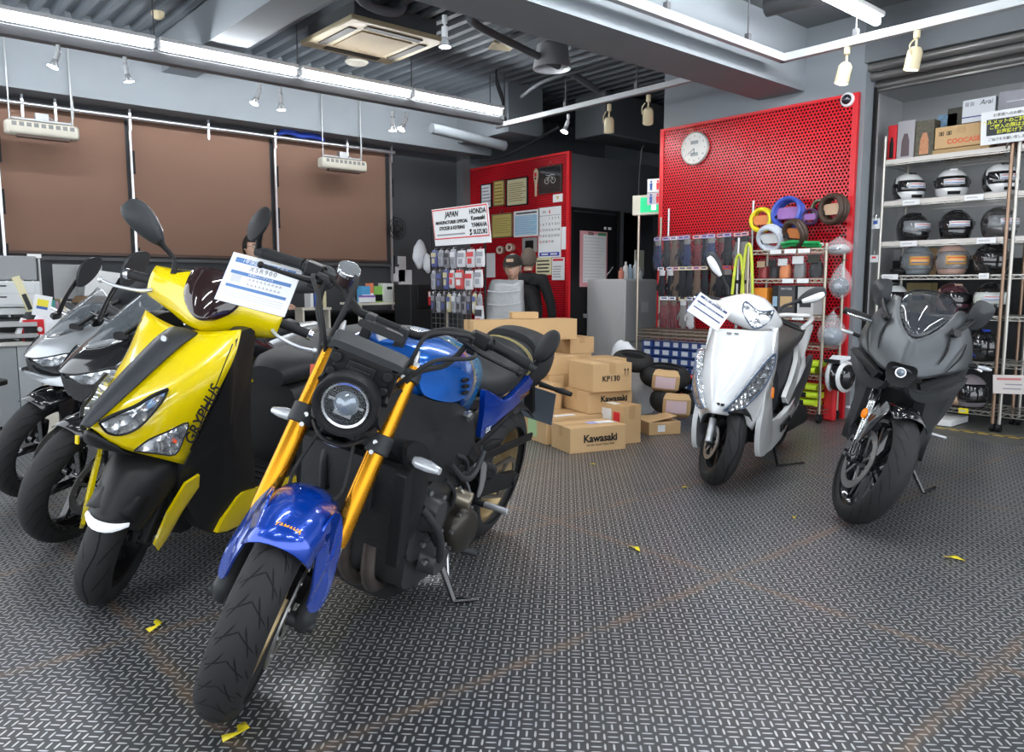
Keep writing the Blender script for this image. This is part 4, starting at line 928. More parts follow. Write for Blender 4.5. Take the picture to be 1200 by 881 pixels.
        mb = MB(); mb.tube([(-.345, s*.165, 1.085), (-.35, s*.172, 1.11), (-.36, s*.185, 1.135), (-.352, s*.225, 1.165), (-.345, s*.245, 1.18)], [.014, .009, .008, .010, .016], 10); st = mb.build('mirror_stem', BLACKM, r, X=X)
        Y = X @ T(-.345, s*.305, 1.218) @ R(s*-8) @ R(s*33, 'X')
        mb = MB(); mb.sell([(s*-.085, 0, 0, .012, .012, 2), (s*-.06, -.0, .002, .028, .030, 2.2), (s*0, 0, .006, .034, .047, 2.4), (s*.05, 0, .008, .030, .050, 2.6), (s*.082, 0, .006, .018, .040, 2.6), (s*.095, 0, .004, .006, .02, 2.4)], 1, 20)
        mr = mb.build('mirror', mat('satin black mirror shell', (.035, .038, .042), .35), r, X=Y, sub=1)
        MB().sell([(s*-.05, -.034, .004, .002, .024, 2.4), (s*0, -.034, .006, .002, .038, 2.4), (s*.07, -.028, .006, .002, .03, 2.4)], 1, 12).build('mirror_glass', CHROME, mr, X=Y)
    # hang tag on the left lever
    mb = MB(); o = YM @ YS @ V((-.316, .39, .985)); Li = YM.inverted()
    t0 = Li @ (o+V((0, 0, -.01))); t1 = Li @ (o+V((-.006, 0, -.05))); t2 = Li @ (o+V((-.012, .0, -.145)))
    mb = MB(); mb.bar(t0, t1, .002, .002); mb.build('tag_string', RUB, r)
    w = Li.to_3x3() @ CX*.011
    mb = MB(); mb.slab([t1-w, t1+w, t2+w*1.1, t2-w*1.1], .001); tg = mb.build('hang_tag', mat('orange yellow tag', (.85, .55, .02), .6), r)
    t3 = (t1+t2)/2+(Li.to_3x3() @ -CZ)*.002
    MB().slab([t1-w, t1+w, t3+w, t3-w], .001).build('tag_upper_half', mat('red white tag', (.75, .12, .06), .6), tg, X=T(Li.to_3x3() @ -CZ*.002))
    return r
yellowR = yellow_scooter()
# ================================================================== THE THREE FAIRED SPORT MOTORCYCLES
SCREEN = mat('smoked screen', (.05, .055, .065), .04, 0, alpha=.55, coat=1)
SCREENC = mat('clear tinted screen', (.16, .18, .20), .04, 0, alpha=.42, coat=1)
MATTG = mat('matt graphite paint', (.085, .092, .098), .40, .4)
MATTD = mat('matt black paint', (.040, .042, .045), .45, .2)
SILV = mat('silver paint', (.42, .44, .46), .3, .6, coat=.6)
BLKP = mat('gloss black paint', (.012, .012, .014), .12, 0, coat=1)
def sport(M, st, label, style):
    X = steer_mat(st, .09, 24)
    zmin = min((M @ X @ V((.30*cos(a), sy*.03, .3+.30*sin(a)))).z for a in [i*pi/36 for i in range(72)] for sy in (-1, 0, 1))
    M = T(0, 0, -zmin+.001) @ M
    r = empty('motorcycle', M, label, 'motorcycle')
    main, low = {'r': (MATTG, MATTD), 'k': (BLKP, BLKP), 's': (SILV, BLKP)}[style]
    def F(z): return -.012-(z-.3)*.445
    wheel(r, 'front_wheel', 0, .3, .300, .060, .222, TYRE_T, BLACKG, X, 10 if style == 'r' else 5, [(-.075, .149), (.075, .149)] if style == 'r' else [(.075, .14)], style == 'r', tw=.03)
    wheel(r, 'rear_wheel', -1.40, .31, .31, .08, .222, TYRE_T, BLACKG, None, 5, [(-.08, .11)], tw=.035)
    for s in (-1, 1):
        y = s*.105
        f = MB().tube([(F(.56), y, .56), (F(.92), y, .92)], .027, 20, 0).build('fork_tube', BLACKG, r, X=X)
        MB().tube([(F(.36), y, .36), (F(.57), y, .57)], .0215, 20, 0).build('fork_slider', CHROME if style == 'r' else BLACKG, f, X=X)
        mb = MB(); mb.tube([(.003, y, .27), (-.005, y, .30), (F(.37), y, .37)], [.02, .03, .024], 14); mb.cyl((0, y*1.2, .3), (0, y*.6, .3), .018); mb.build('axle_lug', BLACKG, f, X=X)
        mb = MB(); mb.sell([(y*.70, -.075, .33, .030, .06), (y*.70+s*.05, -.075, .33, .026, .055)], 1, 14, 4)
        for z in (.30, .36): bolt(mb, (-.075, y*.70+s*.05, z), (0, s, 0), .008, .008)
        mb.build('brake_caliper', BLACKG, r, X=X)
    rows = []
    for i in range(10):
        a = radians(66+i*11); rows.append([V((cos(a)*(.323-.045*abs(t)**2.6), .082*t, .3+sin(a)*(.323-.045*abs(t)**2.6))) for t in (-1, -.75, -.4, 0, .4, .75, 1)])
    fd = MB().grid(rows).build('front_mudguard', BLACKG, r, X=X, solid=.004, off=1)
    for s in (-1, 1):
        L = [(.04, .58), (.02, .50), (0, .40), (-.04, .33), (-.07, .36), (-.08, .45), (-.12, .54), (-.06, .60)]
        mb = MB(); dome(mb, [V((x, s*(.088+(.6-z)*.13), z)) for x, z in L], .008, (0, s, 0), .006, 2, 3); mb.build('mudguard_leg', BLACKG, fd, X=X)
        if style == 'r' and s < 0: MB().lathe([(.001, .006), (.02, .005), (.026, 0), (.001, -.002)], (-.085, -.132, .50), (.1, -1, 0), 20).build('side_reflector', mat('glowing orange reflector', (.85, .22, .01), .2, emit=(.9, .25, 0), es=.15), r, X=X)  # weak glow added to the reflector, which is no lamp
    if style == 'r':
        cols = [[(-.015, 0, .92), (.03, 0, .865), (.055, 0, .825), (.062, 0, .800)], [(-.05, .035, .94), (.0, .05, .87), (.03, .055, .81), (.045, .062, .765)],
                [(-.10, .075, .975), (-.055, .108, .905), (-.005, .10, .83), (.022, .082, .752)], [(-.18, .115, 1.045), (-.13, .168, .95), (-.065, .17, .86), (-.04, .155, .79)],
                [(-.25, .128, 1.10), (-.20, .20, .975), (-.16, .225, .885), (-.12, .222, .825)], [(-.28, .165, 1.085), (-.28, .235, .955), (-.30, .255, .885), (-.30, .26, .835)]]
        scr = [[(-.02, 0, .925), (-.05, .035, .945), (-.10, .072, .98), (-.19, .110, 1.05)], [(-.12, 0, 1.055), (-.14, .045, 1.055), (-.17, .085, 1.06), (-.225, .118, 1.08)], [(-.32, 0, 1.150), (-.31, .05, 1.145), (-.295, .092, 1.13), (-.275, .118, 1.10)]]
    else:
        cols = [[(-.015, 0, .875), (.03, 0, .84), (.07, 0, .80), (.085, 0, .782)], [(-.05, .05, .885), (.01, .06, .845), (.04, .065, .80), (.055, .06, .782)],
                [(-.12, .095, .925), (-.06, .12, .87), (-.02, .135, .825), (0, .13, .808)], [(-.20, .135, .975), (-.15, .175, .915), (-.10, .19, .865), (-.075, .19, .843)],
                [(-.27, .15, 1.02), (-.28, .20, .955), (-.27, .225, .90), (-.22, .225, .865)], [(-.36, .16, 1.01), (-.40, .21, .95), (-.42, .235, .90), (-.38, .24, .86)]]
        scr = [[(-.01, 0, .88), (-.05, .05, .89), (-.12, .098, .93), (-.22, .138, .985)], [(-.13, 0, 1.01), (-.15, .06, 1.005), (-.19, .108, 1.0), (-.25, .14, 1.02)], [(-.28, 0, 1.13), (-.285, .05, 1.12), (-.29, .10, 1.085), (-.30, .135, 1.045)]]
    rows = [[c[i] for c in cols] for i in range(4)]
    mb = half(MB(), rows); mb.mirror(); cw = mb.build('front_cowl', main, r, sub=2, merge=.001, solid=.008)
    mb = half(MB(), scr); mb.mirror(); sc_ = mb.build('windscreen', SCREEN if style == 'r' else SCREENC, r, sub=2, merge=.001, solid=.003)
    MB().tube([V(p) for p in [(q[0], -q[1], q[2]) for q in reversed(scr[2][1:])]+scr[2]], .003, 6).build('screen_edge', BLACK if style == 'r' else CHROME, sc_)
    if style == 'r':
        D = [V((x, y, z)) for x, y, z in ((.058, -.055, .805), (.066, 0, .808), (.058, .055, .805), (.052, .066, .765), (.055, .042, .712), (.058, 0, .700), (.055, -.042, .712), (.052, -.066, .765))]
        mb = MB(); dome(mb, D, -.014, (1, 0, 0), .05, 2, 3); dc = mb.build('nose_duct', BLACKM, r)
        MB().lathe([(.012, .0), (.018, .012), (.024, .012), (.026, -.02)], (.052, 0, .769), (1, 0, 0), 28).build('lamp_ring', CHROME, dc)
        MB().lathe([(.019, 0), (.014, .012), (.001, .016)], (.052, 0, .769), (1, 0, 0), 24).build('head_lamp', mat('projector glass', (.25, .3, .36)), dc)
    for s in (-1, 1):
        if style == 'r':
            mb = MB()
            for A_ in (((-.150, .128, 1.005), (-.085, .142, .905), (-.030, .128, .835)), ((-.20, .206, .945), (-.12, .203, .885), (-.055, .165, .805))): mb.tube([(x+.006, s*(y+.003), z+.004) for x, y, z in A_], [.002, .006, .002], 6, 4)
            mb.build('crease_shadow_line', BLACKM, cw)  # black strips put on the cowl as its sharp shadow lines
            a, b = [V((x, s*y, z)) for x, y, z in ((.030, .072, .738), (-.085, .205, .812))]
            c, d = [V((x, s*y, z)) for x, y, z in ((.020, .085, .710), (-.105, .235, .792))]
            mb = MB(); mb.slab([a, b, d, c] if s > 0 else [c, d, b, a], .03); k = mb.build('lamp_slot', BLACK, r)
            mb = MB()
            for u in (.3, .75): p = a.lerp(c, u); q = b.lerp(d, u); mb.bar(p.lerp(q, .12)+V((.006, 0, 0)), p.lerp(q, .95)+V((.006, 0, 0)), .006, .006)
            mb.build('position_lamp', mat('grey lamp bar', (.30, .31, .32), .25, .4), k)
            L = [(.045, .055, .705), (.0, .12, .700), (-.10, .215, .770), (-.22, .262, .795), (-.20, .25, .735), (-.10, .175, .655), (0, .09, .655)]
        else:
            H = [V((x, s*y, z)) for x, y, z in ((.062, .045, .776), (.01, .12, .803), (-.06, .20, .838), (-.075, .21, .815), (-.035, .165, .768), (.02, .09, .745))]
            mb = MB(); dome(mb, H, .008, (.8, s*.5, 0), .03, 2, 3); h = mb.build('head_lamp', REFL, r)
            mb = MB(); mb.tube(H+[H[0]], .004, 6, 3); mb.build('lamp_rim', BLACK, h)
            L = [(.065, .02, .760), (.02, .085, .740), (-.04, .165, .762), (-.10, .22, .80), (-.14, .22, .74), (-.05, .13, .67), (.03, .03, .665)]
        mb = MB(); dome(mb, [V((x, s*y, z)) for x, y, z in L], .012, (.6, s, 0), .03, 2, 3); mb.build('chin_wing', low if style != 's' else BLKP, r)
        if style == 's':
            L = [(.09, .03, .715), (.0, .13, .70), (-.08, .21, .725), (-.07, .22, .675), (0, .15, .66), (.06, .06, .68)]
            mb = MB(); dome(mb, [V((x, s*y, z)) for x, y, z in L], .006, (.6, s, 0), .01, 2, 3); mb.build('winglet', SILV, r)
        # side fairing
        L = [(-.11, .140, .70), (-.15, .135, .62), (-.22, .145, .48), (-.31, .155, .38), (-.44, .17, .29), (-.64, .175, .245), (-.80, .18, .29), (-.76, .20, .42), (-.64, .24, .58), (-.55, .25, .72), (-.42, .255, .84), (-.28, .25, .85), (-.18, .215, .80)]
        mb = MB(); dome(mb, [V((x, s*y, z)) for x, y, z in L], .014, (0, s, 0), .05, 3, 3); sf = mb.build('side_fairing', low, r)
        if style == 's':
            L = [(-.16, .225, .83), (-.26, .268, .80), (-.45, .278, .74), (-.60, .268, .66), (-.50, .275, .80), (-.38, .272, .86), (-.26, .26, .875)]
            mb = MB(); dome(mb, [V((x, s*y, z)) for x, y, z in L], .006, (0, s, 0), .02, 2, 3); mb.build('fairing_flash', SILV, sf)
        # mirrors on the cowl
        mt = V((-.14 if style == 'r' else -.12, s*(.145 if style == 'r' else .125), .985 if style == 'r' else .955))
        if style == 'r': e1, W_ = V((-.25, s*.20, 1.055)), [(-.25, .175, 1.07), (-.255, .19, 1.15), (-.30, .235, 1.155), (-.34, .275, 1.125), (-.32, .25, 1.04), (-.27, .195, 1.015)]
        else: e1, W_ = V((-.27, s*.27, 1.12)), [(-.25, .225, 1.10), (-.26, .235, 1.19), (-.33, .28, 1.245), (-.41, .33, 1.235), (-.39, .32, 1.16), (-.31, .27, 1.10)]
        mb = MB(); mb.sell([(0, 0, 0, .034, .02, 3), (.02, 0, 0, .03, .016, 3)], 0, 14); b = mb.build('mirror_base', BLACK, r, X=T(mt) @ R(s*60) @ R(-20, 'Y'))
        MB().tube([mt, mt.lerp(e1, .5)+V((0, s*.01, .01)), e1], [.014, .010, .012], 10).build('mirror_stem', BLACK, r)
        mb = MB(); dome(mb, [V((x, s*y, z)) for x, y, z in W_], .022, (1, s*.2, 0), .012, 2, 4); mb.build('mirror', mat('satin black mirror shell', (.035, .038, .042)), r)
        # bars
        mb = MB(); mb.tube([(-.335, s*.12, .90), (-.37, s*.20, .905), (-.43, s*.345, .89)], .0125, 12, 0); hb = mb.build('handlebar', BLACKM, r, X=X)
        MB().tube([(-.385, s*.235, .903), (-.432, s*.35, .889)], .018, 14, 0).build('grip', RUB, hb, X=X)
        mb = MB(); mb.tube([(-.31, s*.17, .905), (-.30, s*.22, .90), (-.33, s*.36, .885)], [.010, .009, .007], 8); mb.build('brake_lever' if s < 0 else 'clutch_lever', BLACKG if style == 'k' else CHROME, hb, X=X)
        mb = MB(); mb.box((-.375, s*.19, .905), (.05, .05, .045)); mb.build('switch_box', BLACK, hb, X=X, bevel=.004)
        i_ = MB().tube([(-.26, s*.24, .85), (-.265, s*.285, .855)], .010, 10, 0).build('front_indicator', BLACK, r)
        MB().sell([(s*.285, -.265, .855, .010, .008), (s*.31, -.268, .856, .018, .012), (s*.345, -.275, .856, .008, .006)], 1, 14).build('indicator_lens', mat('clear indicator lens'), i_)
    mb = MB(); mb.box((-.27, 0, .99), (.04, .16, .09), R(-25, 'Y')); mb.build('meter', BLACK, r, bevel=.008)
    mb = MB(); mb.sell([(-.36, 0, .86, .10, .06, 2.6), (-.45, 0, .87, .155, .10, 2.6), (-.60, 0, .87, .165, .12, 2.6), (-.75, 0, .84, .14, .11, 2.6), (-.88, 0, .79, .09, .07, 2.4)], 0, 24); mb.build('fuel_tank', low if style != 'r' else MATTD, r, sub=1)
    MB().sell([(-.84, 0, .745, .08, .04), (-.95, 0, .745, .13, .05), (-1.12, 0, .76, .14, .05), (-1.2, 0, .80, .12, .05), (-1.25, 0, .83, .10, .05), (-1.5, 0, .88, .085, .04)], 0, 22, 3).build('seat', SEATM, r, sub=1)
    MB().sell([(-1.0, 0, .70, .10, .05), (-1.25, 0, .76, .12, .07), (-1.5, 0, .83, .10, .06), (-1.68, 0, .87, .05, .03)], 0, 20, 3).build('tail_cowl', main, r, sub=1)
    mb = MB(); mb.sell([(-.20, -.62, .42, .22, .14, 4), (.20, -.62, .42, .22, .14, 4)], 1, 18); mb.build('engine', MATS['dark cast engine'], r, bevel=.01)
    mb = MB(); mb.slab([(-.27, -.15, .66), (-.27, .15, .66), (-.34, .15, .40), (-.34, -.15, .40)], .04); mb.build('radiator', MATS['radiator core'], r)
    for s in (-1, 1):
        mb = MB(); mb.tube([(-.33, s*.06, .86), (-.60, s*.15, .75), (-.88, s*.14, .55), (-.98, s*.12, .38)], [.03, .035, .035, .03], 10); mb.bar((-.95, s*.11, .37), (-1.41, s*.12, .31), .035, .06); mb.cyl((-1.4, s*.09, .31), (-1.4, s*.14, .31), .025); mb.build('frame', BLACK, r)
        p = MB().tube([(-.95, s*.16, .36), (-.96, s*.19, .36)], .02, 10, 0).build('heel_plate', DARKG, r)
        MB().tube([(-.96, s*.19, .36), (-.97, s*.275, .36)], .011, 10, 0).build('foot_peg', MATS['bare aluminium'], p)
        mb = MB(); mb.tube([(-1.66, s*.04, .74), (-1.70, s*.13, .735)], .008, 8, 0); mb.sell([(s*.12, -1.70, .735, .012, .010), (s*.18, -1.71, .735, .010, .008)], 1, 10); mb.build('rear_indicator', BLACK, r)
    mb = MB(); mb.bar((-1.50, 0, .76), (-1.72, 0, .55), .09, .02); mb.build('plate_holder', BLACK, r)
    MB().tube([(-.60, -.10, .20), (-.95, -.12, .20), (-1.2, -.16, .28), (-1.40, -.17, .36)], [.035, .05, .055, .05], 14).build('silencer', BLACKM, r)
    ft = {'r': (1082, 577, 1096, 571), 'k': None, 's': None}[style]
    if ft: a = M.inverted() @ at(2, .012, ft[0], ft[1]); b = M.inverted() @ at(2, .012, ft[2], ft[3])
    else: a = M.inverted() @ (M @ V((-.72, .30, 0))*1); w = M @ a; w.z = .012; a = M.inverted() @ w; b = a+V((-.06, .03, 0)); w = M @ b; w.z = .012; b = M.inverted() @ w
    mb = MB(); mb.tube([(-.76, .13, .22), a], [.013, .010], 10, 0); mb.tube([a, b], .008, 8, 0); mb.build('side_stand', BLACKG, r)
    return r, M
rM = pose((3.52, 1.607), 197.2, 14.3, .964)
sport(rM, 27, 'matt graphite faired sport motorcycle before the helmet rack', 'r')
sport(pose((.711, 3.714), 187, 11, .98), 30, 'gloss black faired motorcycle between yellow scooter and silver motorcycle', 'k')
sport(pose((.729, 4.634), 188.6, 11, .98), 30, 'silver faired motorcycle at the left end of the row, nearest the desk', 's')
# ================================================================== WHITE SCOOTER
WHT = mat('white scooter paint', (.88, .89, .90), .22, 0, coat=1)
def white_scooter():
    M = pose((3.61, 2.405), 196, 1.5, .965); X = steer_mat(38, .085, 26.5)
    zmin = min((M @ X @ V((.235*cos(a), sy*.03, .235+.235*sin(a)))).z for a in [i*pi/36 for i in range(72)] for sy in (-1, 0, 1))
    M = T(0, 0, -zmin+.001) @ M
    r = empty('scooter', M, 'white scooter with a paper sign on its handlebar, in the middle of the shop', 'scooter')
    def P(px, py, y): return at(1, y, px, py, M)
    wheel(r, 'front_wheel', 0, .235, .235, .055, .158, TYRE_S, BLACK, X, 5, [(-.065, .10)], tw=.035)
    wheel(r, 'rear_wheel', -1.28, .235, .235, .06, .158, TYRE_S, BLACK, None, 5)
    for s in (-1, 1):
        f = MB().tube([(.01, s*.085, .235), (-.05, s*.085, .36)], .021, 14, 0).build('fork_slider', mat('silver fork', (.55, .57, .6), .3, .7), r, X=X)
        MB().tube([(-.05, s*.085, .36), (-.12, s*.085, .50)], .014, 14, 0).build('fork_tube', CHROME, f, X=X)
    MB().sell([(-.09, -.05, .28, .02, .035), (-.07, -.05, .28, .02, .035)], 1, 12).build('brake_caliper', DARKG, r, X=X)
    rows = []
    for i in range(8):
        a = radians(62+i*15); rows.append([V((cos(a)*(.26-.03*abs(t)**2.5), .07*t, .235+sin(a)*(.26-.03*abs(t)**2.5))) for t in (-1, -.6, 0, .6, 1)])
    MB().grid(rows).build('front_mudguard', BLACKM, r, X=X, solid=.004, off=1)
    rows = [[(-.175, 0, .890), (-.18, .06, .890), (-.20, .115, .885), (-.25, .155, .885), (-.375, .198, .885)],
            [(-.08, 0, .785), (-.088, .06, .780), (-.12, .115, .768), (-.185, .170, .765), (-.34, .218, .770)],
            [(.02, 0, .675), (.012, .050, .665), (-.02, .105, .65), (-.10, .172, .635), (-.28, .224, .63)],
            [(.09, 0, .565), (.08, .042, .555), (.045, .09, .535), (-.04, .158, .515), (-.20, .212, .50)],
            [(.145, 0, .475), (.13, .025, .462), (.085, .065, .448), (0, .125, .425), (-.13, .180, .39)],
            [(.150, 0, .440), (.120, .020, .432), (.06, .06, .420), (-.03, .115, .390), (-.115, .155, .32)]]
    mb = half(MB(), rows); mb.mirror(); ap = mb.build('front_apron', WHT, r, sub=2, merge=.001, solid=.008)
    mb = MB()
    for i in (-1, 1): mb.box((-.148, i*.022, .868), (.012, .026, .010))
    mb.build('badge', STEEL, ap)
    mb = MB(); mb.box((.116, .018, .490), (.01, .022, .014)); mb.box((.112, .045, .486), (.01, .018, .014)); mb.build('apron_sticker', DARKG, ap)
    for s in (-1, 1):
        def q(p): return V((p.x, s*abs(p.y), p.z))
        H = [(.112, .048, .458), (.075, .085, .505), (.015, .128, .580), (-.060, .166, .655), (-.140, .194, .718), (-.235, .217, .758), (-.215, .222, .700), (-.145, .208, .610), (-.060, .174, .530), (.040, .112, .455)]
        H = [V((x+.012, s*(y+.010), z)) for x, y, z in H]
        mb = MB(); dome(mb, H, .010, (.8, s*.6, 0), .05, 3, 2); h = mb.build('indicator_lamp', REFL, r)
        mb = MB(); mb.tube(H+[H[0]], .005, 6, 3); mb.build('lamp_rim', mat('dark blue grey rim', (.06, .09, .16), .3), h)
        mb = MB()
        for L in ([(-.19, .56), (-.25, .68), (-.33, .875), (-.385, .875), (-.35, .68), (-.29, .50)], [(-.19, .58), (-.15, .43), (-.11, .34), (-.11, .24), (-.15, .165), (-.30, .165), (-.40, .21), (-.37, .36), (-.30, .54)], [(-.24, .165), (-.60, .195), (-.90, .25), (-1.16, .34), (-1.16, .46), (-.85, .385), (-.55, .335), (-.33, .335)]):
            dome(mb, [V((x, s*(.202 if x > -.9 else .178), z)) for x, z in L], .008, (0, s, 0), .03, 2, 2)
        lp = mb.build('lower_side_panel', WHT, r)
        if s > 0: lettering('KYMCO', .065, basis((-.66, .2125, .285), (-1, 0, .16), (0, 0, 1)), INK, lp, bold=.0015, ext=.004)
        MB().sell([(s*.203, -.315, .52, .012, .035, 3), (s*.212, -.315, .52, .010, .03, 3)], 1, 14).build('side_reflector', MATS['glowing orange reflector'], r)
        L = [(-.74, .44), (-.86, .52), (-1.0, .66), (-1.3, .76), (-1.66, .86), (-1.72, .83), (-1.5, .70), (-1.25, .60), (-1.0, .47), (-.85, .38)]
        mb = MB(); dome(mb, [V((x, s*(.185 if x > -1.3 else .12), z)) for x, z in L], .012, (0, s, 0), .03, 2, 2); mb.build('rear_side_panel', WHT, r)
        L = [(-.78, .36), (-.95, .45), (-1.2, .57), (-1.45, .66), (-1.40, .54), (-1.2, .42), (-1.0, .34)]
        mb = MB(); dome(mb, [V((x, s*.188, z)) for x, z in L], .008, (0, s, 0), .03, 2, 2); mb.build('rear_lower_panel', STRIPE, r)
    mb = MB(); mb.sell([(-.12, 0, .38, .10, .08, 3), (-.22, 0, .45, .15, .26, 3), (-.32, 0, .55, .165, .34, 3), (-.38, 0, .60, .165, .28, 4)], 0, 18); mb.build('inner_shield', GBLK, r)
    mb = MB(); mb.box((-.58, 0, .26), (.50, .37, .12)); mb.build('floorboard', STRIPE, r, bevel=.02)
    MB().sell([(-.76, 0, .48, .13, .19, 3), (-.92, 0, .52, .17, .22, 3), (-1.3, 0, .60, .15, .16, 3), (-1.65, 0, .78, .08, .06, 2.5)], 0, 22).build('rear_body', STRIPE, r, sub=1)
    MB().sell([(-.70, 0, .68, .10, .04, 3), (-.78, 0, .73, .15, .06, 3), (-1.0, 0, .765, .165, .055, 3), (-1.3, 0, .80, .15, .055, 3), (-1.58, 0, .84, .10, .04, 3)], 0, 22).build('seat', mat('grey brown seat', (.055, .052, .050), .55), r, sub=1)
    mb = MB(); mb.tube([(-1.25, .15, .86), (-1.5, .15, .90), (-1.72, .10, .92), (-1.76, 0, .92), (-1.72, -.10, .92), (-1.5, -.15, .90), (-1.25, -.15, .86)], .016, 10); mb.build('grab_rail', WHT, r)
    MB().sell([(-1.0, .08, .21, .08, .06, 3), (-1.40, .13, .235, .06, .07, 3)], 0, 16).build('engine_case', BLACKM, r)
    MB().tube([(-1.05, -.14, .24), (-1.25, -.17, .26), (-1.55, -.18, .33)], [.04, .05, .045], 14).build('silencer', BLACKM, r)
    mb = MB(); mb.tube([(-.62, .15, .17), (-.66, .18, .01), (-.76, .24, .005), (-.84, .30, .01)], .009, 8, 0); mb.build('side_stand', BLACK, r)
    # head
    rows = [[(-.34, 0, 1.10), (-.34, .06, 1.095), (-.35, .12, 1.065), (-.37, .20, 1.010)], [(-.26, 0, 1.088), (-.27, .06, 1.080), (-.30, .135, 1.045), (-.34, .212, .990)],
            [(-.205, 0, 1.025), (-.215, .065, 1.015), (-.25, .135, .99), (-.315, .205, .965)], [(-.175, 0, .935), (-.19, .05, .935), (-.23, .11, .93), (-.30, .17, .935)], [(-.21, 0, .895), (-.23, .05, .895), (-.27, .10, .90), (-.33, .15, .915)]]
    mb = half(MB(), rows); mb.mirror(); cw = mb.build('handlebar_cowl', WHT, r, X=X, sub=2, merge=.001, solid=.008)
    H = [V((x, y, z)) for x, y, z in ((-.235, .090, 1.045), (-.214, .035, 1.024), (-.212, 0, 1.018), (-.214, -.035, 1.024), (-.235, -.090, 1.045), (-.228, -.085, .985), (-.195, -.04, .935), (-.178, 0, .915), (-.195, .04, .935), (-.228, .085, .985))]
    mb = MB(); dome(mb, H, .012, (1, 0, .15), .03, 2, 3); h = mb.build('head_lamp', REFL, cw, X=X)
    mb = MB(); mb.tube(H+[H[0]], .004, 6, 3); mb.build('lamp_rim', MATS['dark blue grey rim'], h, X=X)
    for s in (-1, 1):
        MB().tube([(-.37, s*.19, 1.0), (-.42, s*.33, .985)], .017, 14, 0).build('grip', RUB, r, X=X)
        mb = MB(); mb.tube([(-.35, s*.19, .99), (-.34, s*.26, .985), (-.37, s*.35, .975)], [.012, .008, .006], 8); mb.build('brake_lever', BLACK if s > 0 else WHT, r, X=X)
        mb = MB(); mb.tube([(-.35, s*.165, 1.05), (-.35, s*.18, 1.085), (-.34, s*.21, 1.11), (-.33, s*.25, 1.145)], [.010, .009, .009, .013], 10); mb.build('mirror_stem', DARKG, r, X=X)
        Y = X @ T(-.33, s*.31, 1.185) @ R(s*-8) @ R(s*38, 'X')
        a = [(s*-.085, 0, 0, .012, .012, 2), (s*-.05, 0, .002, .028, .032, 2.2), (s*0, 0, .006, .032, .044, 2.4), (s*.05, 0, .006, .028, .044, 2.4), (s*.085, 0, .004, .008, .02, 2.4)]
        mr = MB().sell(a, 1, 20).build('mirror', MATS['satin black mirror shell'], r, X=Y, sub=1)
        a = [(s*-.065, .018, -.004, .016, .012, 2.2), (s*-.01, .022, -.008, .016, .026, 2.4), (s*.05, .02, -.006, .014, .024, 2.4), (s*.07, .012, -.004, .008, .012, 2.4)]
        MB().sell(a, 1, 18).build('mirror_cover', WHT, mr, X=Y, sub=1)
    return r, M, X
whiteR, WM, WX = white_scooter()
# ================================================================== CARDBOARD BOXES
def carton(corner, w, d, h, yaw, lab, grp='cardboard boxes in the pile', m=None, tape=True, cat='box'):
    """corner: nearest bottom corner; w runs along the front to the right, d away from it"""
    M = T(V(corner)) @ R(yaw)
    r = empty('cardboard_box', M, lab, cat, grp)
    MB().box((w/2, d/2, h/2+.001), (w, d, h)).build('carton', m or CARD, r, bevel=.003)
    if tape:
        mb = MB(); mb.box((w/2, d/2, h+.0015), (.05 if w < d else w*1.001, d*1.001 if w < d else .05, .001))
        if w < d: mb.box((w/2, -.0008, h*.82), (.05, .001, h*.36))
        else: mb.box((-.0008, d/2, h*.80), (.001, .05, h*.4))
        mb.build('tape', CARD2, r)
        MB().bar((0, d/2, h+.0022) if w >= d else (w/2, 0, h+.0022), (w, d/2, h+.0022) if w >= d else (w/2, d, h+.0022), .003, .0006).build('flap_seam', mat('seam brown', (.30, .18, .08), .8), r)  # darker brown line along the joint of the flaps
    return r
def onface(x, z): return basis((x, -.002, z), (1, 0, 0), (0, 0, 1))
b = carton(at(2, 0, 668, 532.5), .43, .27, .17, -17, 'lowest front box lettered Kawasaki, nearest the viewer')
lettering('Kawasaki', .07, onface(.23, .092), INK, b, bold=.0022); lettering('Let the Good Times Roll', .021, onface(.23, .05), INK, b)
mb = MB(); mb.box((.30, .13, .174), (.20, .08, .001)); mb.build('shipping_label', PAPER, b); MB().box((.235, .13, .1746), (.07, .08, .001)).build('label_field', mat('pale violet print', (.42, .42, .75), .7), b)
b = carton(at(2, 0, 646, 521.5)+V((-.03, .02, 0)), .62, .34, .185, -14, 'long low box with a green label, behind the front box')
MB().box((-.0015, .20, .10), (.002, .13, .13)).build('green_label', mat('pale green label', (.42, .62, .32), .7), b); MB().box((.18, .06, .189), (.17, .05, .001)).build('shipping_label', PAPER, b)
b = carton(at(2, 0, 730, 521), .16, .30, .27, -10, 'upright box with a white and red label, right of the front box')
MB().box((-.0015, .19, .19), (.002, .11, .09)).build('white_label', PAPER, b); MB().box((-.0015, .075, .185), (.002, .07, .07)).build('red_label', INKR, b); MB().box((.03, .15, .273), (.055, .1, .001)).build('top_label', PAPER, b)
b = carton(at(2, .19, 688.3, 485.3), .375, .36, .155, -17, 'box lettered Kawasaki, second layer under the KP130 box')
lettering('Kawasaki', .06, onface(.22, .10), INK, b, bold=.002); lettering('Let the Good Times Roll', .018, onface(.22, .065), INK, b)
b = carton(at(2, .347, 694.5, 460.5), .325, .36, .205, -17, 'box lettered KP130 on top of the front stack')
lettering('KP130', .055, onface(.15, .095), INK, b, bold=.001)
mb = MB()
for i in (-1, 1): mb.bar((.278+i*.013, -.002, .12), (.278+i*.013, -.002, .155), .006, .001); mb.add([V((.278+i*.013-.010, -.002, .152)), V((.278+i*.013+.010, -.002, .152)), V((.278+i*.013, -.002, .168))], [(0, 1, 2)])
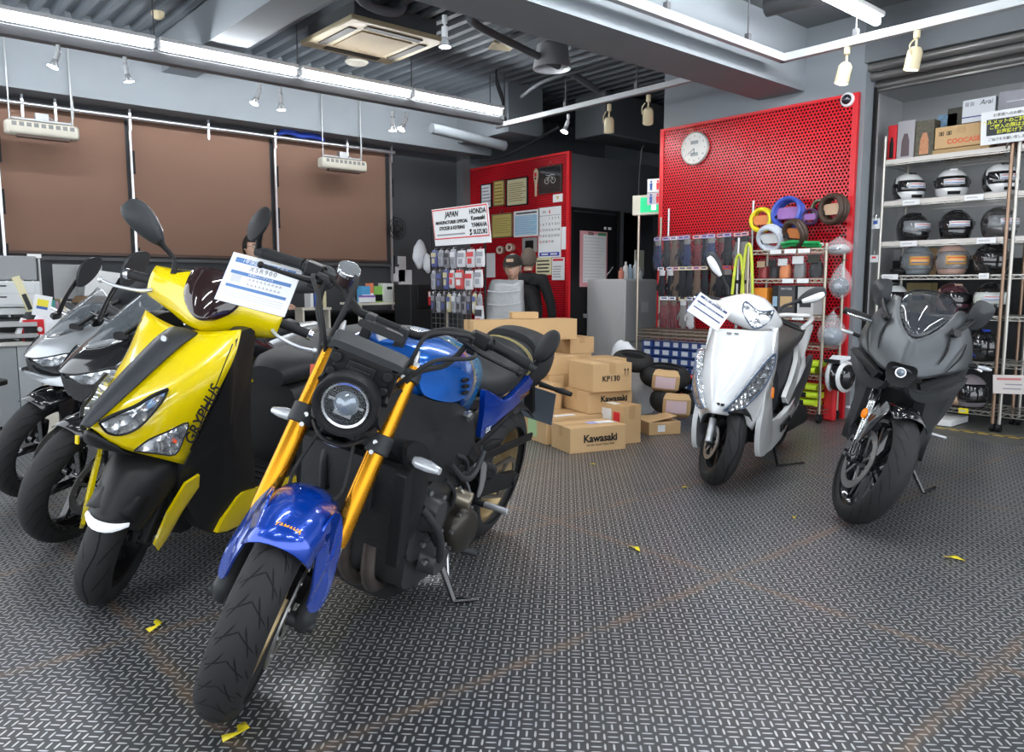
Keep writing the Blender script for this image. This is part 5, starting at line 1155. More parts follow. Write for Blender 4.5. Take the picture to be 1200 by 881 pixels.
mb.bar((.258, -.002, .112), (.298, -.002, .112), .003, .001); mb.build('this_way_up_mark', INK, b)
s0 = at(2, 0, 668, 500); s0 = V((4.20, 4.10, 0))
carton(V((3.72, 4.16, 0)), .33, .34, .38, -17, 'tall plain box behind the blue motorcycle seat, left end of the pile')
carton(V((4.06, 4.22, 0)), .30, .34, .42, -17, 'tall plain box hidden low in the middle of the pile')
carton(V((4.38, 4.18, 0)), .36, .34, .46, -17, 'plain box behind the KP130 box, under the flat one')
carton(V((4.30, 4.12, .462)), .42, .30, .07, -17, 'flat box with tape just behind the KP130 box')
carton(V((4.02, 4.25, .422)), .30, .30, .14, -17, 'small taped box with a printed mark behind the tail of the blue motorcycle')
carton(V((3.95, 4.70, 0)), .40, .36, .40, -14, 'plain box in the back row of the pile, mostly hidden')
carton(V((3.95, 4.70, .402)), .40, .36, .20, -14, 'plain box under the longest box of the pile')
carton(V((4.42, 4.60, 0)), .42, .36, .53, -14, 'plain box standing at the back right of the pile')
carton(V((4.62, 4.55, .532)), .24, .28, .14, -14, 'small box at the right end of the back row')
carton(V((3.72, 4.72, .604+.06)), .92, .22, .17, -17, 'longest box lying across the top of the pile')
carton(V((3.90, 4.72, .602)), .5, .3, .058, -17, 'thin carton right below the longest box', tape=False)
b = carton(V((4.12, 4.72, .836)), .22, .14, .055, -30, 'little open carton on top of the longest box', tape=False)
# white plastic bags beside the pile
def lump(c, rx, ry, rz, m, name, lab, cat, seed=1, rough=.25, n=22, grp=None, base=True):
    rn = V((seed*3.1, seed*1.7, seed)); mb = MB(); mb.ball((0, 0, 0), 1, n, 14)
    o = []
    for p in mb.v:
        q = p.normalized(); d = 1+rough*(noise.noise(q*1.7+rn)+.5*noise.noise(q*4+rn)); z = q.z*rz*d
        o.append(V((q.x*rx*d, q.y*ry*d, max(z, -rz*.82) if base else z)))
    mb.v = [p+V((0, 0, rz*.82)) for p in o]
    return tag(mb.build(name, m, X=T(V(c)), sub=1), lab, cat, grp)
BAGW = mat('thin white plastic bag', (.78, .80, .84), .35, bump=.6, nscale=25, bd=.01)
lump((5.18, 4.24, 0), .15, .15, .26, BAGW, 'plastic_bag', 'upright white plastic bag between the box pile and the blue parts boxes', 'bag', 3)
lump((5.32, 4.55, 0), .16, .16, .33, BAGW, 'plastic_bag', 'taller white plastic bag behind, at the right of the box pile', 'bag', 5)
# tyres with cardboard wrappers
def ty(c, Rr, w, tilt, yaw, lab, wrap=True, colour=False):
    M = T(V(c)) @ R(yaw) @ R(tilt, 'X')
    r = empty('loose_tyre', M, lab, 'tyre', 'new tyres stacked beside the boxes')
    MB().lathe(tyre_prof(Rr, w, Rr*.6), (0, 0, 0), (0, 0, 1), 48, closed=True, uv=True).build('tyre', TYRE_T, r)
    if wrap:
        mb = MB(); mb.lathe([(Rr+.006, -w*.7), (Rr+.010, 0), (Rr+.006, w*.7), (Rr*.85, w*1.1), (Rr*.58, w*1.05), (Rr*.58, -w*1.05), (Rr*.85, -w*1.1)], (0, 0, 0), (0, 0, 1), 12, closed=True, a0=radians(-58), a1=radians(2)); k = mb.build('cardboard_wrapper', CARD, r)
        MB().lathe([(Rr+.010, -w*.55), (Rr+.013, 0), (Rr+.010, w*.6)], (0, 0, 0), (0, 0, 1), 10, a0=radians(-50), a1=radians(-8)).build('pink_label', mat('pink white label', (.80, .62, .68), .7), k)
    if colour:
        MB().lathe([(Rr*.62, w*1.02), (Rr*.8, w*1.08), (Rr*.8, w*1.1), (Rr*.62, w*1.04)], (0, 0, 0), (0, 0, 1), 24).build('sidewall_ring', INKR, r)
    return r
ty((4.98, 3.72, .19), .205, .085, 6, -22, 'lower wrapped tyre lying on the shallow open box')
ty((5.02, 3.86, .375), .205, .08, 10, -22, 'upper wrapped tyre resting on the one below')
ty((4.90, 4.10, .49), .17, .06, 14, -20, 'black tyre at the left behind the upper wrapped tyre', False)
ty((5.22, 3.72, .25), .15, .05, 50, -50, 'tyre with red and white markings at the right of the tyre stack', False, True)
b = carton(at(2, 0, 763, 511)+V((-.0, .02, 0)), .26, .34, .095, -25, 'shallow open box under the wrapped tyres', tape=False)
MB().box((.10, -.002, .05), (.06, .002, .05)).build('address_label', PAPER, b)
mb = MB(); mb.slab([(0, 0, .098), (.24, .02, .135), (.24, .20, .135), (0, .2, .098)], .003); mb.build('open_flap', CARD, b)
# ================================================================== WIRE RACKS
def wire_shelf(mb, x0, x1, y0, y1, z, step=.035):
    for x in (x0, x1):
        mb.bar((x, y0, z), (x, y1, z), .008, .008); mb.bar((x, y0, z-.028), (x, y1, z-.028), .006, .006)
        n = int((y1-y0)/.05); 
        for i in range(n): a = y0+(y1-y0)*i/n; b = y0+(y1-y0)*(i+1)/n; mb.bar((x, a, z if i % 2 else z-.028), (x, b, z-.028 if i % 2 else z), .004, .004)
    for y in (y0, y1): mb.bar((x0, y, z), (x1, y, z), .008, .008); mb.bar((x0, y, z-.028), (x1, y, z-.028), .006, .006)
    n = int((y1-y0)/step)
    for i in range(n+1): y = y0+(y1-y0)*i/n; mb.bar((x0, y, z+.002), (x1, y, z+.002), .0035, .0035)
def rack(x0, x1, y0, y1, zs, top, lab, m=RACKM, caster=True, tops=None):
    c = V(((x0+x1)/2, (y0+y1)/2, 0)); r = empty('wire_rack', T(c), lab, 'rack')
    for i, (x, y) in enumerate(((x0, y0), (x0, y1), (x1, y0), (x1, y1))):
        t = (tops[i] if tops else top)
        MB().cyl((x-c.x, y-c.y, .07 if caster else .0), (x-c.x, y-c.y, t), .0125, n=12).build('post', m, r)
        if caster:
            mb = MB(); mb.cyl((x-c.x, y-c.y-.014, .032), (x-c.x, y-c.y+.014, .032), .031, n=18); mb.box((x-c.x, y-c.y, .06), (.03, .036, .03)); mb.build('castor', BLACKM, r)
    for z in zs:
        mb = MB(); wire_shelf(mb, x0-c.x, x1-c.x, y0-c.y, y1-c.y, z); mb.build('shelf', m, r)
    return r
rack(5.86, 6.20, 3.90, 4.86, (.07, .12, .62, .655, .69), .72, 'low wire rack full of small blue parts boxes below the red board', tops=[.72, 1.78, .72, 1.78])
NAVY = mat('navy printed carton', (.018, .05, .20), .5)
pb = None; rnd = random.Random(11)
rows_ = 6; cols_ = 8
zz = .125; k_ = 0
for i in range(rows_):
    y = 4.80
    for j in range(cols_):
        w = .095 if j % 2 else .125
        if y-w < 3.93: break
        if pb is None:
            pb = empty('parts_box', T(0), '', 'box', 'small blue parts boxes on the low rack')
            MB().box((0, 0, .034), (.22, 1, .068)).build('carton', NAVY, pb)
            mb = MB(); mb.box((-.1105, .0, .036), (.002, .60, .042)); mb.build('end_label', mat('pale box label', (.55, .58, .62), .6), pb)
            o = pb
        else: o = copy_tree(pb)
        o.matrix_world = T(5.985+rnd.uniform(-.012, .012), y-w/2, zz) @ S(1, w*.96, 1)
        o['label'] = 'small navy parts box with a white end label, stacked on the low wire rack'; y -= w; k_ += 1
    zz += .0785
# upper item rack
rack(5.90, 6.20, 2.99, 3.68, (.10, .38, .62, .86, 1.16, 1.40), 1.44, 'brown wire rack of locks and accessories right of the white scooter')
# display hook panel posts of the glove wall
r = empty('glove_stand', T(6.14, 4.35, .7), 'slim steel frame holding the rows of hanging gloves', 'frame')
for y in (3.80, 4.72): MB().cyl((0, y-4.35, -.7), (0, y-4.35, 1.15), .011, n=10).build('post', STEEL, r)
for z in (1.53, 1.22, .96): MB().bar((0, 3.78-4.35, z-.7), (0, 4.74-4.35, z-.7), .010, .010).build('crossbar', STEEL, r)
# ------------------------------------------------------------------ packaged gloves
def glove_proto(col, cuff, card):
    r = empty('packaged_glove', T(0), '', 'gloves')
    cm = mat('glove '+col[0], col[1], .7); mb = MB()
    mb.sell([(-.13, 0, 0, .012, .030), (-.10, 0, 0, .018, .040), (-.05, 0, 0, .018, .038), (0, 0, 0, .014, .030)], 2, 14)
    for i in range(4):
        y = -.029+i*.0195; L = (.062, .075, .072, .055)[i]; mb.tube([(0, y, -.12), (-.004, y*1.1, -.13-L*.5), (.002, y*1.15, -.13-L)], [.011, .0105, .008], 8, 2)
    mb.tube([(0, .034, -.075), (-.004, .055, -.10), (-.002, .060, -.135)], [.012, .012, .009], 8, 2)
    g = mb.build('glove', cm, r)
    MB().sell([(0, 0, 0, .016, .032), (.045, 0, 0, .018, .036)], 2, 14).build('cuff', mat('cuff '+cuff[0], cuff[1], .6), g)
    mb = MB(); mb.slab([(-.019, -.040, .075), (-.019, .040, .075), (-.020, .040, .045 if card[2] else .0), (-.020, -.040, .045 if card[2] else .0)], .0015); c = mb.build('header_card', mat('card '+card[0], card[1], .5), r)
    MB().box((-.021, 0, .062), (.001, .05, .012)).build('card_print', mat('card print dark', (.08, .05, .2), .5), c)
    MB().tube([(.02, 0, .088), (-.01, 0, .086), (-.02, 0, .08)], .003, 6, 0).build('hook', STEEL, r)
    return r
BAG = mat('clear packaging film', (.80, .82, .90), .12, 0, alpha=.04, spec=.3)
def bagged(r):
    mb = MB(); mb.sell([(-.215, 0, 0, .010, .050, 3), (-.20, 0, 0, .022, .056, 3), (-.10, 0, 0, .026, .056, 3), (0, 0, 0, .024, .055, 3), (.06, 0, 0, .012, .052, 3), (.085, 0, 0, .003, .045, 3)], 2, 14); mb.build('clear_bag', BAG, r)
    return r
C_ = lambda n, c: (n, c)
pal = {'dark': ('dark', (.02, .022, .028)), 'navy': ('navy', (.02, .03, .09)), 'maroon': ('maroon', (.13, .015, .02)), 'grey': ('grey', (.22, .21, .20)), 'brown': ('brown', (.11, .075, .055)), 'white': ('white', (.6, .6, .62))}
def gl(base, cuff, card, nohead=True): return glove_proto(pal[base], pal[cuff], card+(nohead,))
LAV = ('lavender', (.48, .42, .62)); PINK = ('pink', (.75, .42, .42)); WHC = ('white', (.75, .75, .78)); YLW = ('cream', (.75, .66, .42)); REDC = ('red', (.65, .05, .04))
def hang(lst, y0, y1, z, labs, grp, x=6.10):
    n = len(lst)
    for i, (pr, lb) in enumerate(zip(lst, labs)):
        o = pr if pr.name not in used_ else copy_tree(pr); used_.add(pr.name)
        y = y0+(y1-y0)*i/max(1, n-1); o.matrix_world = T(x+rnd.uniform(-.02, .02), y, z-.09) @ R(rnd.uniform(-14, 14)) @ S(1, 1.12, 1.08)
        o['label'] = lb; o['group'] = grp
used_ = set()
g1_ = bagged(gl('navy', 'grey', LAV)); g2_ = bagged(gl('dark', 'dark', LAV)); g3_ = bagged(gl('maroon', 'brown', PINK)); g4_ = bagged(gl('grey', 'dark', PINK)); g5_ = bagged(gl('brown', 'brown', WHC))
hang([g1_, g2_, g5_, g2_, g1_, g3_, g2_, g1_, g3_, g2_, g4_, g4_], 4.80, 3.83, 1.585,
     ['bagged navy glove, first from the left of the top row', 'bagged black glove, second of the top row', 'bagged brown glove, third of the top row', 'bagged black glove with lavender card, fourth of the top row', 'bagged navy glove, fifth of the top row', 'bagged maroon glove with pink card, sixth of the top row', 'bagged black glove, seventh of the top row', 'bagged navy glove, eighth of the top row', 'bagged maroon glove, ninth of the top row', 'bagged black glove, tenth of the top row', 'bagged grey glove, eleventh of the top row', 'bagged grey glove at the right end of the top row'], 'gloves in the top row')
h1 = gl('dark', 'white', WHC); h2 = gl('dark', 'dark', YLW); h3 = gl('brown', 'brown', PINK); h4 = gl('dark', 'grey', REDC)
hang([h1, h1, h3, h2, h2, h3, h2, h3, h4, h4, h4], 4.74, 3.92, 1.295,
     ['black glove with white cuff, left end of the middle row', 'black glove with white cuff, second of the middle row', 'brown glove, third of the middle row', 'black glove with cream card, fourth of the middle row', 'black glove, fifth of the middle row', 'brown glove, sixth of the middle row', 'black glove with cream card left of the scooter mirror', 'brown glove behind the white scooter mirror', 'black grey glove with red card right of the scooter mirror', 'black grey glove with red card, second from the right', 'black grey glove with red card, right end of the middle row'], 'gloves in the middle row', 6.10)
k1 = bagged(gl('maroon', 'brown', WHC)); k2 = bagged(gl('grey', 'white', YLW)); k3 = bagged(gl('white', 'grey', WHC))
hang([k1, k1, k2, k3], 4.70, 4.40, 1.01, ['bagged red brown glove, left one of the lowest row', 'bagged red brown glove, second of the lowest row', 'bagged tan glove, third of the lowest row', 'bagged pale grey glove, right one of the lowest row'], 'gloves in the lowest row')
# ------------------------------------------------------------------ locks, coils and packs on the accessory rack
def coil(c, Rr, rr, n, m, M, name, lab, grp, card=None, cat='cable lock'):
    r = empty(name, T(V(c)) @ M, lab, cat, grp)
    mb = MB()
    for k in range(n): mb.tube([((Rr+.004*(k % 2))*cos(a), (Rr+.004*(k % 2))*sin(a), (k-(n-1)/2)*rr*1.7) for a in [2*pi*i/28 for i in range(29)]], rr, 8, 0, False)
    mb.build('coiled_cable', m, r)
    if card: MB().sell([(-.012, 0, 0, Rr*.85, Rr*.42, 6), (.014, 0, 0, Rr*.85, Rr*.42, 6)], 2, 16).build('card', card, r)
    MB().cyl((Rr*.9, 0, -.02), (Rr*1.0, .05, .02), rr*1.5).build('lock_body', BLACK, r)
    return r
YC = mat('yellow cable', (.85, .72, .03), .35); BC = mat('blue cable', (.05, .10, .48), .35); DBR = mat('dark brown cable', (.06, .035, .025), .5); WB = mat('white and blue cable', (.62, .66, .75), .4)
ORC = mat('orange print card', (.75, .25, .08), .5); VIO = mat('violet print card', (.32, .15, .42), .5)
FV = R(-90, 'Y') @ R(90)                                        # faces the room (local z towards -x)
def wall(px, py, x): return at(0, x, px, py)
g = 'locks heaped on the accessory rack'
coil(wall(893, 258, 6.10), .092, .016, 3, YC, FV, 'cable_lock', 'bright yellow coiled cable lock, left on the accessory rack', g, ORC)
coil(wall(924, 250, 6.12), .118, .017, 4, BC, FV @ R(10, 'X'), 'cable_lock', 'blue coiled cable lock with violet card, top centre of the rack', g, VIO)
coil(wall(903, 279, 6.0), .10, .017, 3, WB, FV @ R(-25, 'X'), 'cable_lock', 'white and blue coiled lock with white card, lower left', g, PAPER)
coil(wall(932, 273, 5.98), .098, .022, 2, DBR, FV @ R(-20, 'X') @ R(20, 'Y'), 'cable_lock', 'dark brown coiled lock with orange card, lower centre', g, ORC)
coil(wall(977, 245, 6.10), .105, .020, 3, DBR, FV @ R(15, 'Y'), 'cable_lock', 'dark brown coiled lock at the top right with tan card', g, mat('tan card', (.62, .42, .28), .5))
coil(wall(950, 254, 6.14), .06, .009, 3, mat('dark violet cable', (.08, .03, .10), .4), FV, 'cable_lock', 'thin dark violet lock with violet card behind the blue one', g, VIO)
coil(wall(960, 243, 6.16), .055, .010, 3, mat('olive cable', (.18, .19, .12), .4), FV, 'cable_lock', 'olive coiled lock left of the top right one', g)
r = empty('cable_lock', T(5.98, 3.25, 1.412), 'green and white lock lying at the front of the rack top', 'cable lock', g)
for k, (dx, dy, m) in enumerate(((0, 0, mat('green cable', (.02, .35, .10), .4)), (.03, .01, WHITEP), (-.03, -.01, MATS['green cable']))):
    MB().tube([(dx, -.17, .012+k*.012), (dx+.02, -.06, .018+k*.012), (dx-.01, .06, .03+k*.012), (dx, .16, .014+k*.012)], .014, 8).build('cable_strand', m, r)
def bagpack(c, w, h, d, cols, lab, grp, yaw=0, name='packed_accessory', cat='pack'):
    r = empty(name, T(V(c)) @ R(yaw), lab, cat, grp)
    MB().sell([(0, 0, 0, d*.5, w*.48, 3), (h*.2, 0, 0, d*.5, w*.5, 3), (h*.75, 0, 0, d*.42, w*.5, 3), (h, 0, 0, d*.1, w*.46, 3)], 2, 14).build('clear_bag', BAG, r)
    MB().sell([(.006, 0, 0, d*.4, w*.38, 3), (h*.35, 0, 0, d*.42, w*.42, 3), (h*.62, 0, 0, d*.25, w*.35, 3)], 2, 14).build('contents', cols[0], r)
    MB().box((-d*.5, 0, h*.72), (.003, w*.8, h*.30)).build('header_card', cols[1], r)
    return r
g = 'packed parts on the middle shelf of the accessory rack'
for i, (y, w, h, a, b_, l) in enumerate(((3.60, .10, .17, mat('red parts', (.30, .02, .02), .4), mat('tan card'), 'pack with red parts, left end of the middle shelf'), (3.50, .09, .18, BLACK, BLACK, 'black striped pack, second on the middle shelf'), (3.40, .11, .19, ORC, WHITEP, 'pack with orange print and white card on the middle shelf'), (3.27, .12, .21, mat('grey parts', (.2, .2, .2), .4), WHITEP, 'pack of grey parts with white header card'), (3.13, .13, .22, BLACK, mat('dark olive card', (.05, .05, .04), .4), 'dark pack at the right of the middle shelf'))):
    bagpack((6.02, y, 1.165), w, h, .09, (a, b_), l, g, rnd.uniform(-10, 10))
g = 'boxes on the lower shelf of the accessory rack'
for y, w, h, m, l, t_ in ((3.58, .12, .22, mat('orange carton', (.85, .30, .03), .5), 'orange box with a blue picture on the accessory rack', ''), (3.44, .06, .24, BLACK, 'narrow black box beside the orange one', ''), (3.34, .15, .24, mat('grey black carton', (.06, .06, .065), .5), 'dark box lettered MATTEX on the accessory rack', 'MATTEX'), (3.17, .14, .23, mat('white grey carton', (.55, .55, .55), .6), 'white box at the right of the accessory shelf', '')):
    r = empty('accessory_box', T(6.02, y, .868), l, 'box', g); MB().box((0, 0, h/2), (.16, w, h)).build('carton', m, r, bevel=.003)
    MB().box((-.081, 0, h*.45), (.002, w*.7, h*.35)).build('picture', mat('pale blue print', (.3, .45, .6), .5) if 'orange' in l else (CARD if 'dark' in l else DARKG), r)
    if t_: lettering(t_, .026, basis((-.082, 0, h*.88), (0, -1, 0), (0, 0, 1)), WHITEP, r)
for i, (y, z) in enumerate(((3.42, 1.385), (3.29, 1.385), (3.17, 1.385), (3.30, 1.145), (3.17, 1.145), (3.2, .845))):
    r = tag(MB().box((5.885, y, z), (.004, .10, .036)).build('price_card', PAPER, bevel=.001), 'small white price card clipped to the edge of the accessory rack', 'price card', 'price cards on the accessory rack')
g = 'soft packs low on the accessory rack'
HV = mat('neon yellow fabric', (.62, .80, .03), .6)
for i, (y, z, l) in enumerate(((3.15, .39, 'neon yellow black glove pack, topmost of the low heap'), (3.12, .445, 'neon yellow pack lying upon the topmost shelf heap'), (3.14, .12, 'neon yellow black pack on the bottom shelf'), (3.12, .185, 'neon yellow pack lying above the bottom one'), (3.13, .25, 'uppermost neon yellow pack of the bottom shelf'))):
    r = empty('neon_pack', T(6.0, y, z), l, 'pack', g); MB().sell([(-.09, 0, .028, .07, .028, 3), (.09, 0, .028, .07, .026, 3)], 1, 14).build('folded_glove', HV, r); MB().box((-.07, .03, .03), (.012, .05, .04)).build('black_panel', BLACKM, r, bevel=.004)
for i, (y, l) in enumerate(((3.50, 'clear bag with blue print on the second lowest shelf'), (3.30, 'crumpled clear bag right of the blue print bag'))): bagpack((6.02, y, .628), .18, .17, .15, (mat('grey parts', (.2, .2, .2)), mat('pale blue print')), l, 'clear bags on the second lowest shelf')
# neon hoses on the hook stand
for i, (px, lb) in enumerate(((861, 'left neon yellow hose lock hanging on the stand'), (872, 'right neon yellow hose lock with a looped top'))):
    a = wall(px-3, 345, 5.9); b_ = wall(px+4, 288 if i else 300, 5.9); c = wall(px+10, 350, 5.9)
    tag(MB().tube([a, a.lerp(b_, .5)+V((0, .01, 0)), b_+V((0, .01, -.01)), b_+V((0, -.03, -.01)), c.lerp(b_, .5)+V((0, -.02, 0)), c], .013, 10).build('hose_lock', mat('neon yellow green hose', (.62, .70, .06), .4)), lb, 'lock', 'neon hose locks')
r = empty('display_stand', T(5.93, 3.80, 0), 'tall steel post with side rail left of the accessory rack', 'stand')
MB().cyl((0, 0, 0), (0, 0, 1.52), .013, n=12).build('post', mat('steel'), r); MB().cyl((.03, -.06, 0), (.03, -.06, 1.36), .011, n=12).build('side_post', RACKM, r); MB().box((0, -.02, 1.14), (.03, .14, .03)).build('clamp', BLACKM, r)
MB().box((.0, 0, .01), (.22, .22, .02)).build('base', BLACKM, r, bevel=.003)
# bagged helmets and bags hung at the right end of the accessory rack
def hung_bag(px, py, rx, rz, lab, col, seed, x=5.96):
    c = wall(px, py, x); r = empty('hanging_bag', T(c), lab, 'bag', 'clear bags hung at the end of the accessory rack')
    mb = MB(); mb.ball((0, 0, 0), 1, 20, 14); o = []
    for p in mb.v:
        q = p.normalized(); t = max(0, q.z); d = 1+.14*noise.noise(q*3+V((seed, 0, 0))); w = 1-.75*t**1.5; o.append(V((q.x*rx*.8*d*w, q.y*rx*d*w, q.z*rz*(1.35 if q.z > 0 else 1))))
    mb.v = o; mb.build('clear_bag', mat('crumpled clear bag', (.86, .88, .92), .15, 0, alpha=.24, coat=1, bump=.8, nscale=20, bd=.01), r, sub=1)
    mb = MB(); mb.ball((0, 0, -rz*.2), (rx*.62, rx*.72, rz*.58), 18, 12); k = mb.build('contents', col, r)
    MB().ball((-rx*.25, 0, -rz*.2), (rx*.45, rx*.5, rz*.3), 14, 10).build('face_shield', mat('grey shield', (.35, .40, .46), .1, .3, coat=1), k)
    MB().tube([(0, 0, rz*1.2), (.02, 0, rz*1.5), (.1, 0, rz*1.55)], .004, 6, 0).build('hook', STEEL, r)
hung_bag(983, 290, .12, .065, 'flat clear bag with white contents, topmost of the hanging bags', mat('bagged white goods', (.55, .52, .52), .5), 2)
hung_bag(985, 332, .095, .12, 'clear bag with a blue grey helmet, second of the hanging bags', mat('bagged dark goods', (.06, .08, .11), .4), 5)
hung_bag(975, 390, .12, .13, 'big crumpled clear bag of grey goods, third of the hanging bags', mat('bagged blue grey goods', (.16, .20, .25), .4), 8)
c = wall(984, 441, 5.98); r = empty('bagged_helmet', T(c), 'black helmet in a white bag, lowest at the end of the accessory rack', 'helmet')
MB().ball((0, 0, 0), (.11, .115, .12), 24, 16).build('shell', BLACKG, r); MB().lathe([(.10, -.02), (.125, 0), (.10, .02)], (0, -.05, 0), (.2, 1, 0), 30).build('white_trim', WHITEP, r)
mb = MB(); mb.lathe([(.10, -.02), (.128, 0), (.10, .02)], (0, .07, 0), (-.2, 1, 0), 30); mb.build('bag_fold', BAGW, r); MB().slab([(-.03, -.12, .17), (-.03, .05, .17), (-.05, .10, .11), (-.05, -.02, .10)], .02).build('bag_top', BAGW, r); MB().bar((-.06, -.02, .12), (-.06, .10, .125), .03, .03).build('strap', BLACKM, r)
tag(MB().box((6.08, 2.99, .165), (.06, .10, .33)).build('red_canister', INKR, bevel=.02), 'red box standing on the floor under the bagged helmet', 'box')
# ------------------------------------------------------------------ clock and camera dome on the right red board
c = wall(815, 174, 6.244); r = empty('wall_clock', T(c) @ FV, 'round white wall clock on the red perforated board', 'clock')
MB().lathe([(.001, -.01), (.15, -.01), (.155, .012), (.148, .024), (.140, .018), (.001, .016)], (0, 0, 0), (0, 0, 1), 56).build('case', mat('clock rim', (.55, .54, .50), .35, .3), r)
f = MB().lathe([(.139, .018), (.001, .019)], (0, 0, 0), (0, 0, 1), 48).build('face', mat('clock face', (.80, .79, .76), .5), r)
for i in range(1, 13):
    a = radians(90-30*i); lettering(str(i), .024, T(.115*cos(a), .115*sin(a), .0195), mat('clock numerals', (.25, .25, .25), .6), f, name='numeral')
mb = MB(); mb.box((0, .055, .0195), (.085, .032, .001)); mb.build('upper_display', mat('lcd grey', (.28, .31, .32), .3), f); MB().box((0, -.055, .0195), (.085, .032, .001)).build('lower_display', MATS['lcd grey'], f)
mb = MB(); mb.bar((0, 0, .022), (.075, .052, .022), .004, .001, (0, 0, 1)); mb.build('minute_hand', INK, r); MB().bar((0, 0, .024), (.0, .052, .024), .006, .001, (0, 0, 1)).build('hour_hand', INK, r)
c = wall(994, 117, 6.250); r = empty('dome_camera', T(c) @ FV, 'white dome camera at the top right corner of the red board', 'camera')
MB().lathe([(.001, 0), (.055, 0), (.055, .02), (.042, .028), (.001, .028)], ax=(0, 0, 1), n=32).build('base', WHITEP, r); MB().ball((0, 0, .026), (.040, .040, .038), 20, 12).build('dome', mat('dark dome', (.02, .02, .03), .05, coat=1), r)
# ================================================================== PAPERS, FRAMES AND SIGNS ON THE WALLS
YPAP = mat('yellowed certificate', (.62, .50, .16), .6); CPAP = mat('cream certificate', (.72, .66, .42), .6); BLUP = mat('pale blue print', (.3, .45, .6), .5)
def wallsheet(name, c0, c1, plane, lab, cat, m, th=.006, frame=None, grp=None, fw=.014):
    """flat rectangular thing on a wall; c0, c1 = measured top-left and bottom-right corners"""
    ax, val = plane; a = at(ax, val, *c0); b = at(ax, val, *c1)
    w = abs((b-a)[1-ax]); h = a.z-b.z; c = (a+b)/2
    # reader's frame: x along the wall to the right, y up, z out of the wall
    M = basis(c, (0, -1, 0) if ax == 0 else (1, 0, 0), (0, 0, 1))
    r = empty(name, M, lab, cat, grp)
    s = MB().box((0, 0, -th/2), (w, h, th)).build('sheet' if not frame else 'print', m, r)
    if frame:
        mb = MB()
        for i in (-1, 1): mb.box((i*(w/2), 0, 0), (fw, h+fw, .02)); mb.box((0, i*(h/2), 0), (w+fw, fw, .02))
        mb.build('frame', frame, r, bevel=.002)
    return r, w, h
def lines(r, w, h, n, y0, y1, x0=-.42, x1=.42, m=None, th=.1, rnd=None, name='printed_lines', z=.0006):
    mb = MB(); rnd = rnd or random.Random(n)
    for i in range(n):
        y = y0+(y1-y0)*i/max(1, n-1); b = x1-(rnd.random()*.25 if n > 3 else 0); mb.box(((x0+b)/2*w, y*h, z), ((b-x0)*w, abs(y1-y0)/max(1, n-1)*h*th*4 if n > 1 else th*h, .0006))
    return mb.build(name, m or INK, r)
LB = (0, 6.415)
r, w, h = wallsheet('framed_certificate', (564, 217), (576, 243), LB, 'narrow white certificate in a black frame, leftmost on the red board', 'certificate', PAPER, frame=BLACK)
lines(r, w, h, 6, .35, -.35, m=mat('grey print', (.35, .35, .38), .6))
r, w, h = wallsheet('framed_certificate', (579, 213), (591, 240), LB, 'narrow yellow certificate, second from the left in the top row', 'certificate', YPAP, frame=mat('thin brass frame', (.3, .25, .12), .4, .5))
lines(r, w, h, 6, .35, -.35, m=mat('brown print', (.25, .18, .05), .6))
r, w, h = wallsheet('framed_certificate', (594, 211), (618, 239), LB, 'large cream certificate in a dark frame in the top row', 'certificate', CPAP, frame=BLACK)
lines(r, w, h, 9, .32, -.32, m=MATS['brown print'], th=.08)
r, w, h = wallsheet('framed_certificate', (577, 252), (600, 277), LB, 'yellow certificate hanging below the top row, beside the sticker sign', 'certificate', YPAP, frame=MATS['thin brass frame'])
lines(r, w, h, 7, .3, -.3, m=MATS['brown print'], th=.05); MB().tube([(-.05, h/2, .0), (0, h/2+.06, .0), (.05, h/2, 0)], .002, 6, 0).build('cord', STEEL, r)
r, w, h = wallsheet('framed_picture', (632, 197), (658, 224), LB, 'black framed picture with a white motorcycle emblem', 'picture', mat('dark picture glass', (.02, .02, .022), .1, coat=1), frame=mat('black brown frame', (.05, .04, .035), .3))
mb = MB()
for x in (-.055, .05): mb.tube([V((x+.035*cos(a), -.01+.035*sin(a), .003)) for a in [2*pi*i/16 for i in range(17)]], .003, 5, 0, False)
mb.tube([(-.055, -.01, .003), (-.02, .03, .003), (.03, .03, .003), (.05, -.01, .003)], .004, 5, 0); mb.tube([(-.07, .055, .003), (-.02, .045, .003), (.02, .055, .003), (.07, .045, .003)], .004, 5, 3); mb.build('emblem', mat('white emblem', (.6, .6, .58), .5), r)
MB().tube([(-.05, h/2, .0), (0, h/2+.06, .0), (.05, h/2, 0)], .002, 6, 0).build('cord', STEEL, r)
c = at(0, 6.418, 628, 213); r = empty('rice_paddle', basis(c, (0, -1, 0), (0, 0, 1)), 'pale wooden paddle with writing hanging beside the motorcycle picture', 'paddle')
MB().sell([(-.17, 0, 0, .018, .006, 3), (-.02, 0, 0, .018, .006, 3), (.02, 0, 0, .035, .007, 2.5), (.09, 0, 0, .05, .007, 2.3), (.14, 0, 0, .035, .006, 2.3), (.155, 0, 0, .01, .004)], 1, 16).build('paddle', mat('pale wood', (.72, .58, .40), .5), r, sub=1)
MB().sell([(.06, 0, .009, .018, .001, 3), (.105, 0, .009, .020, .001, 3)], 1, 10).build('red_mark', INKR, r); MB().sell([(.025, 0, .009, .014, .001, 3), (.05, 0, .009, .014, .001, 3)], 1, 10).build('dark_mark', INK, r)
r, w, h = wallsheet('small_plaque', (648, 228), (659, 236), LB, 'small white plaque with a golden emblem below the picture', 'plaque', PAPER)
MB().add([V((-.03, .02, .002)), V((.03, .02, .002)), V((0, -.02, .002))], [(0, 1, 2)]).build('emblem', YPAP, r)
r, w, h = wallsheet('schedule_sheet', (602, 248), (632, 276), LB, 'white and light blue schedule table on the red board', 'schedule', PAPER)
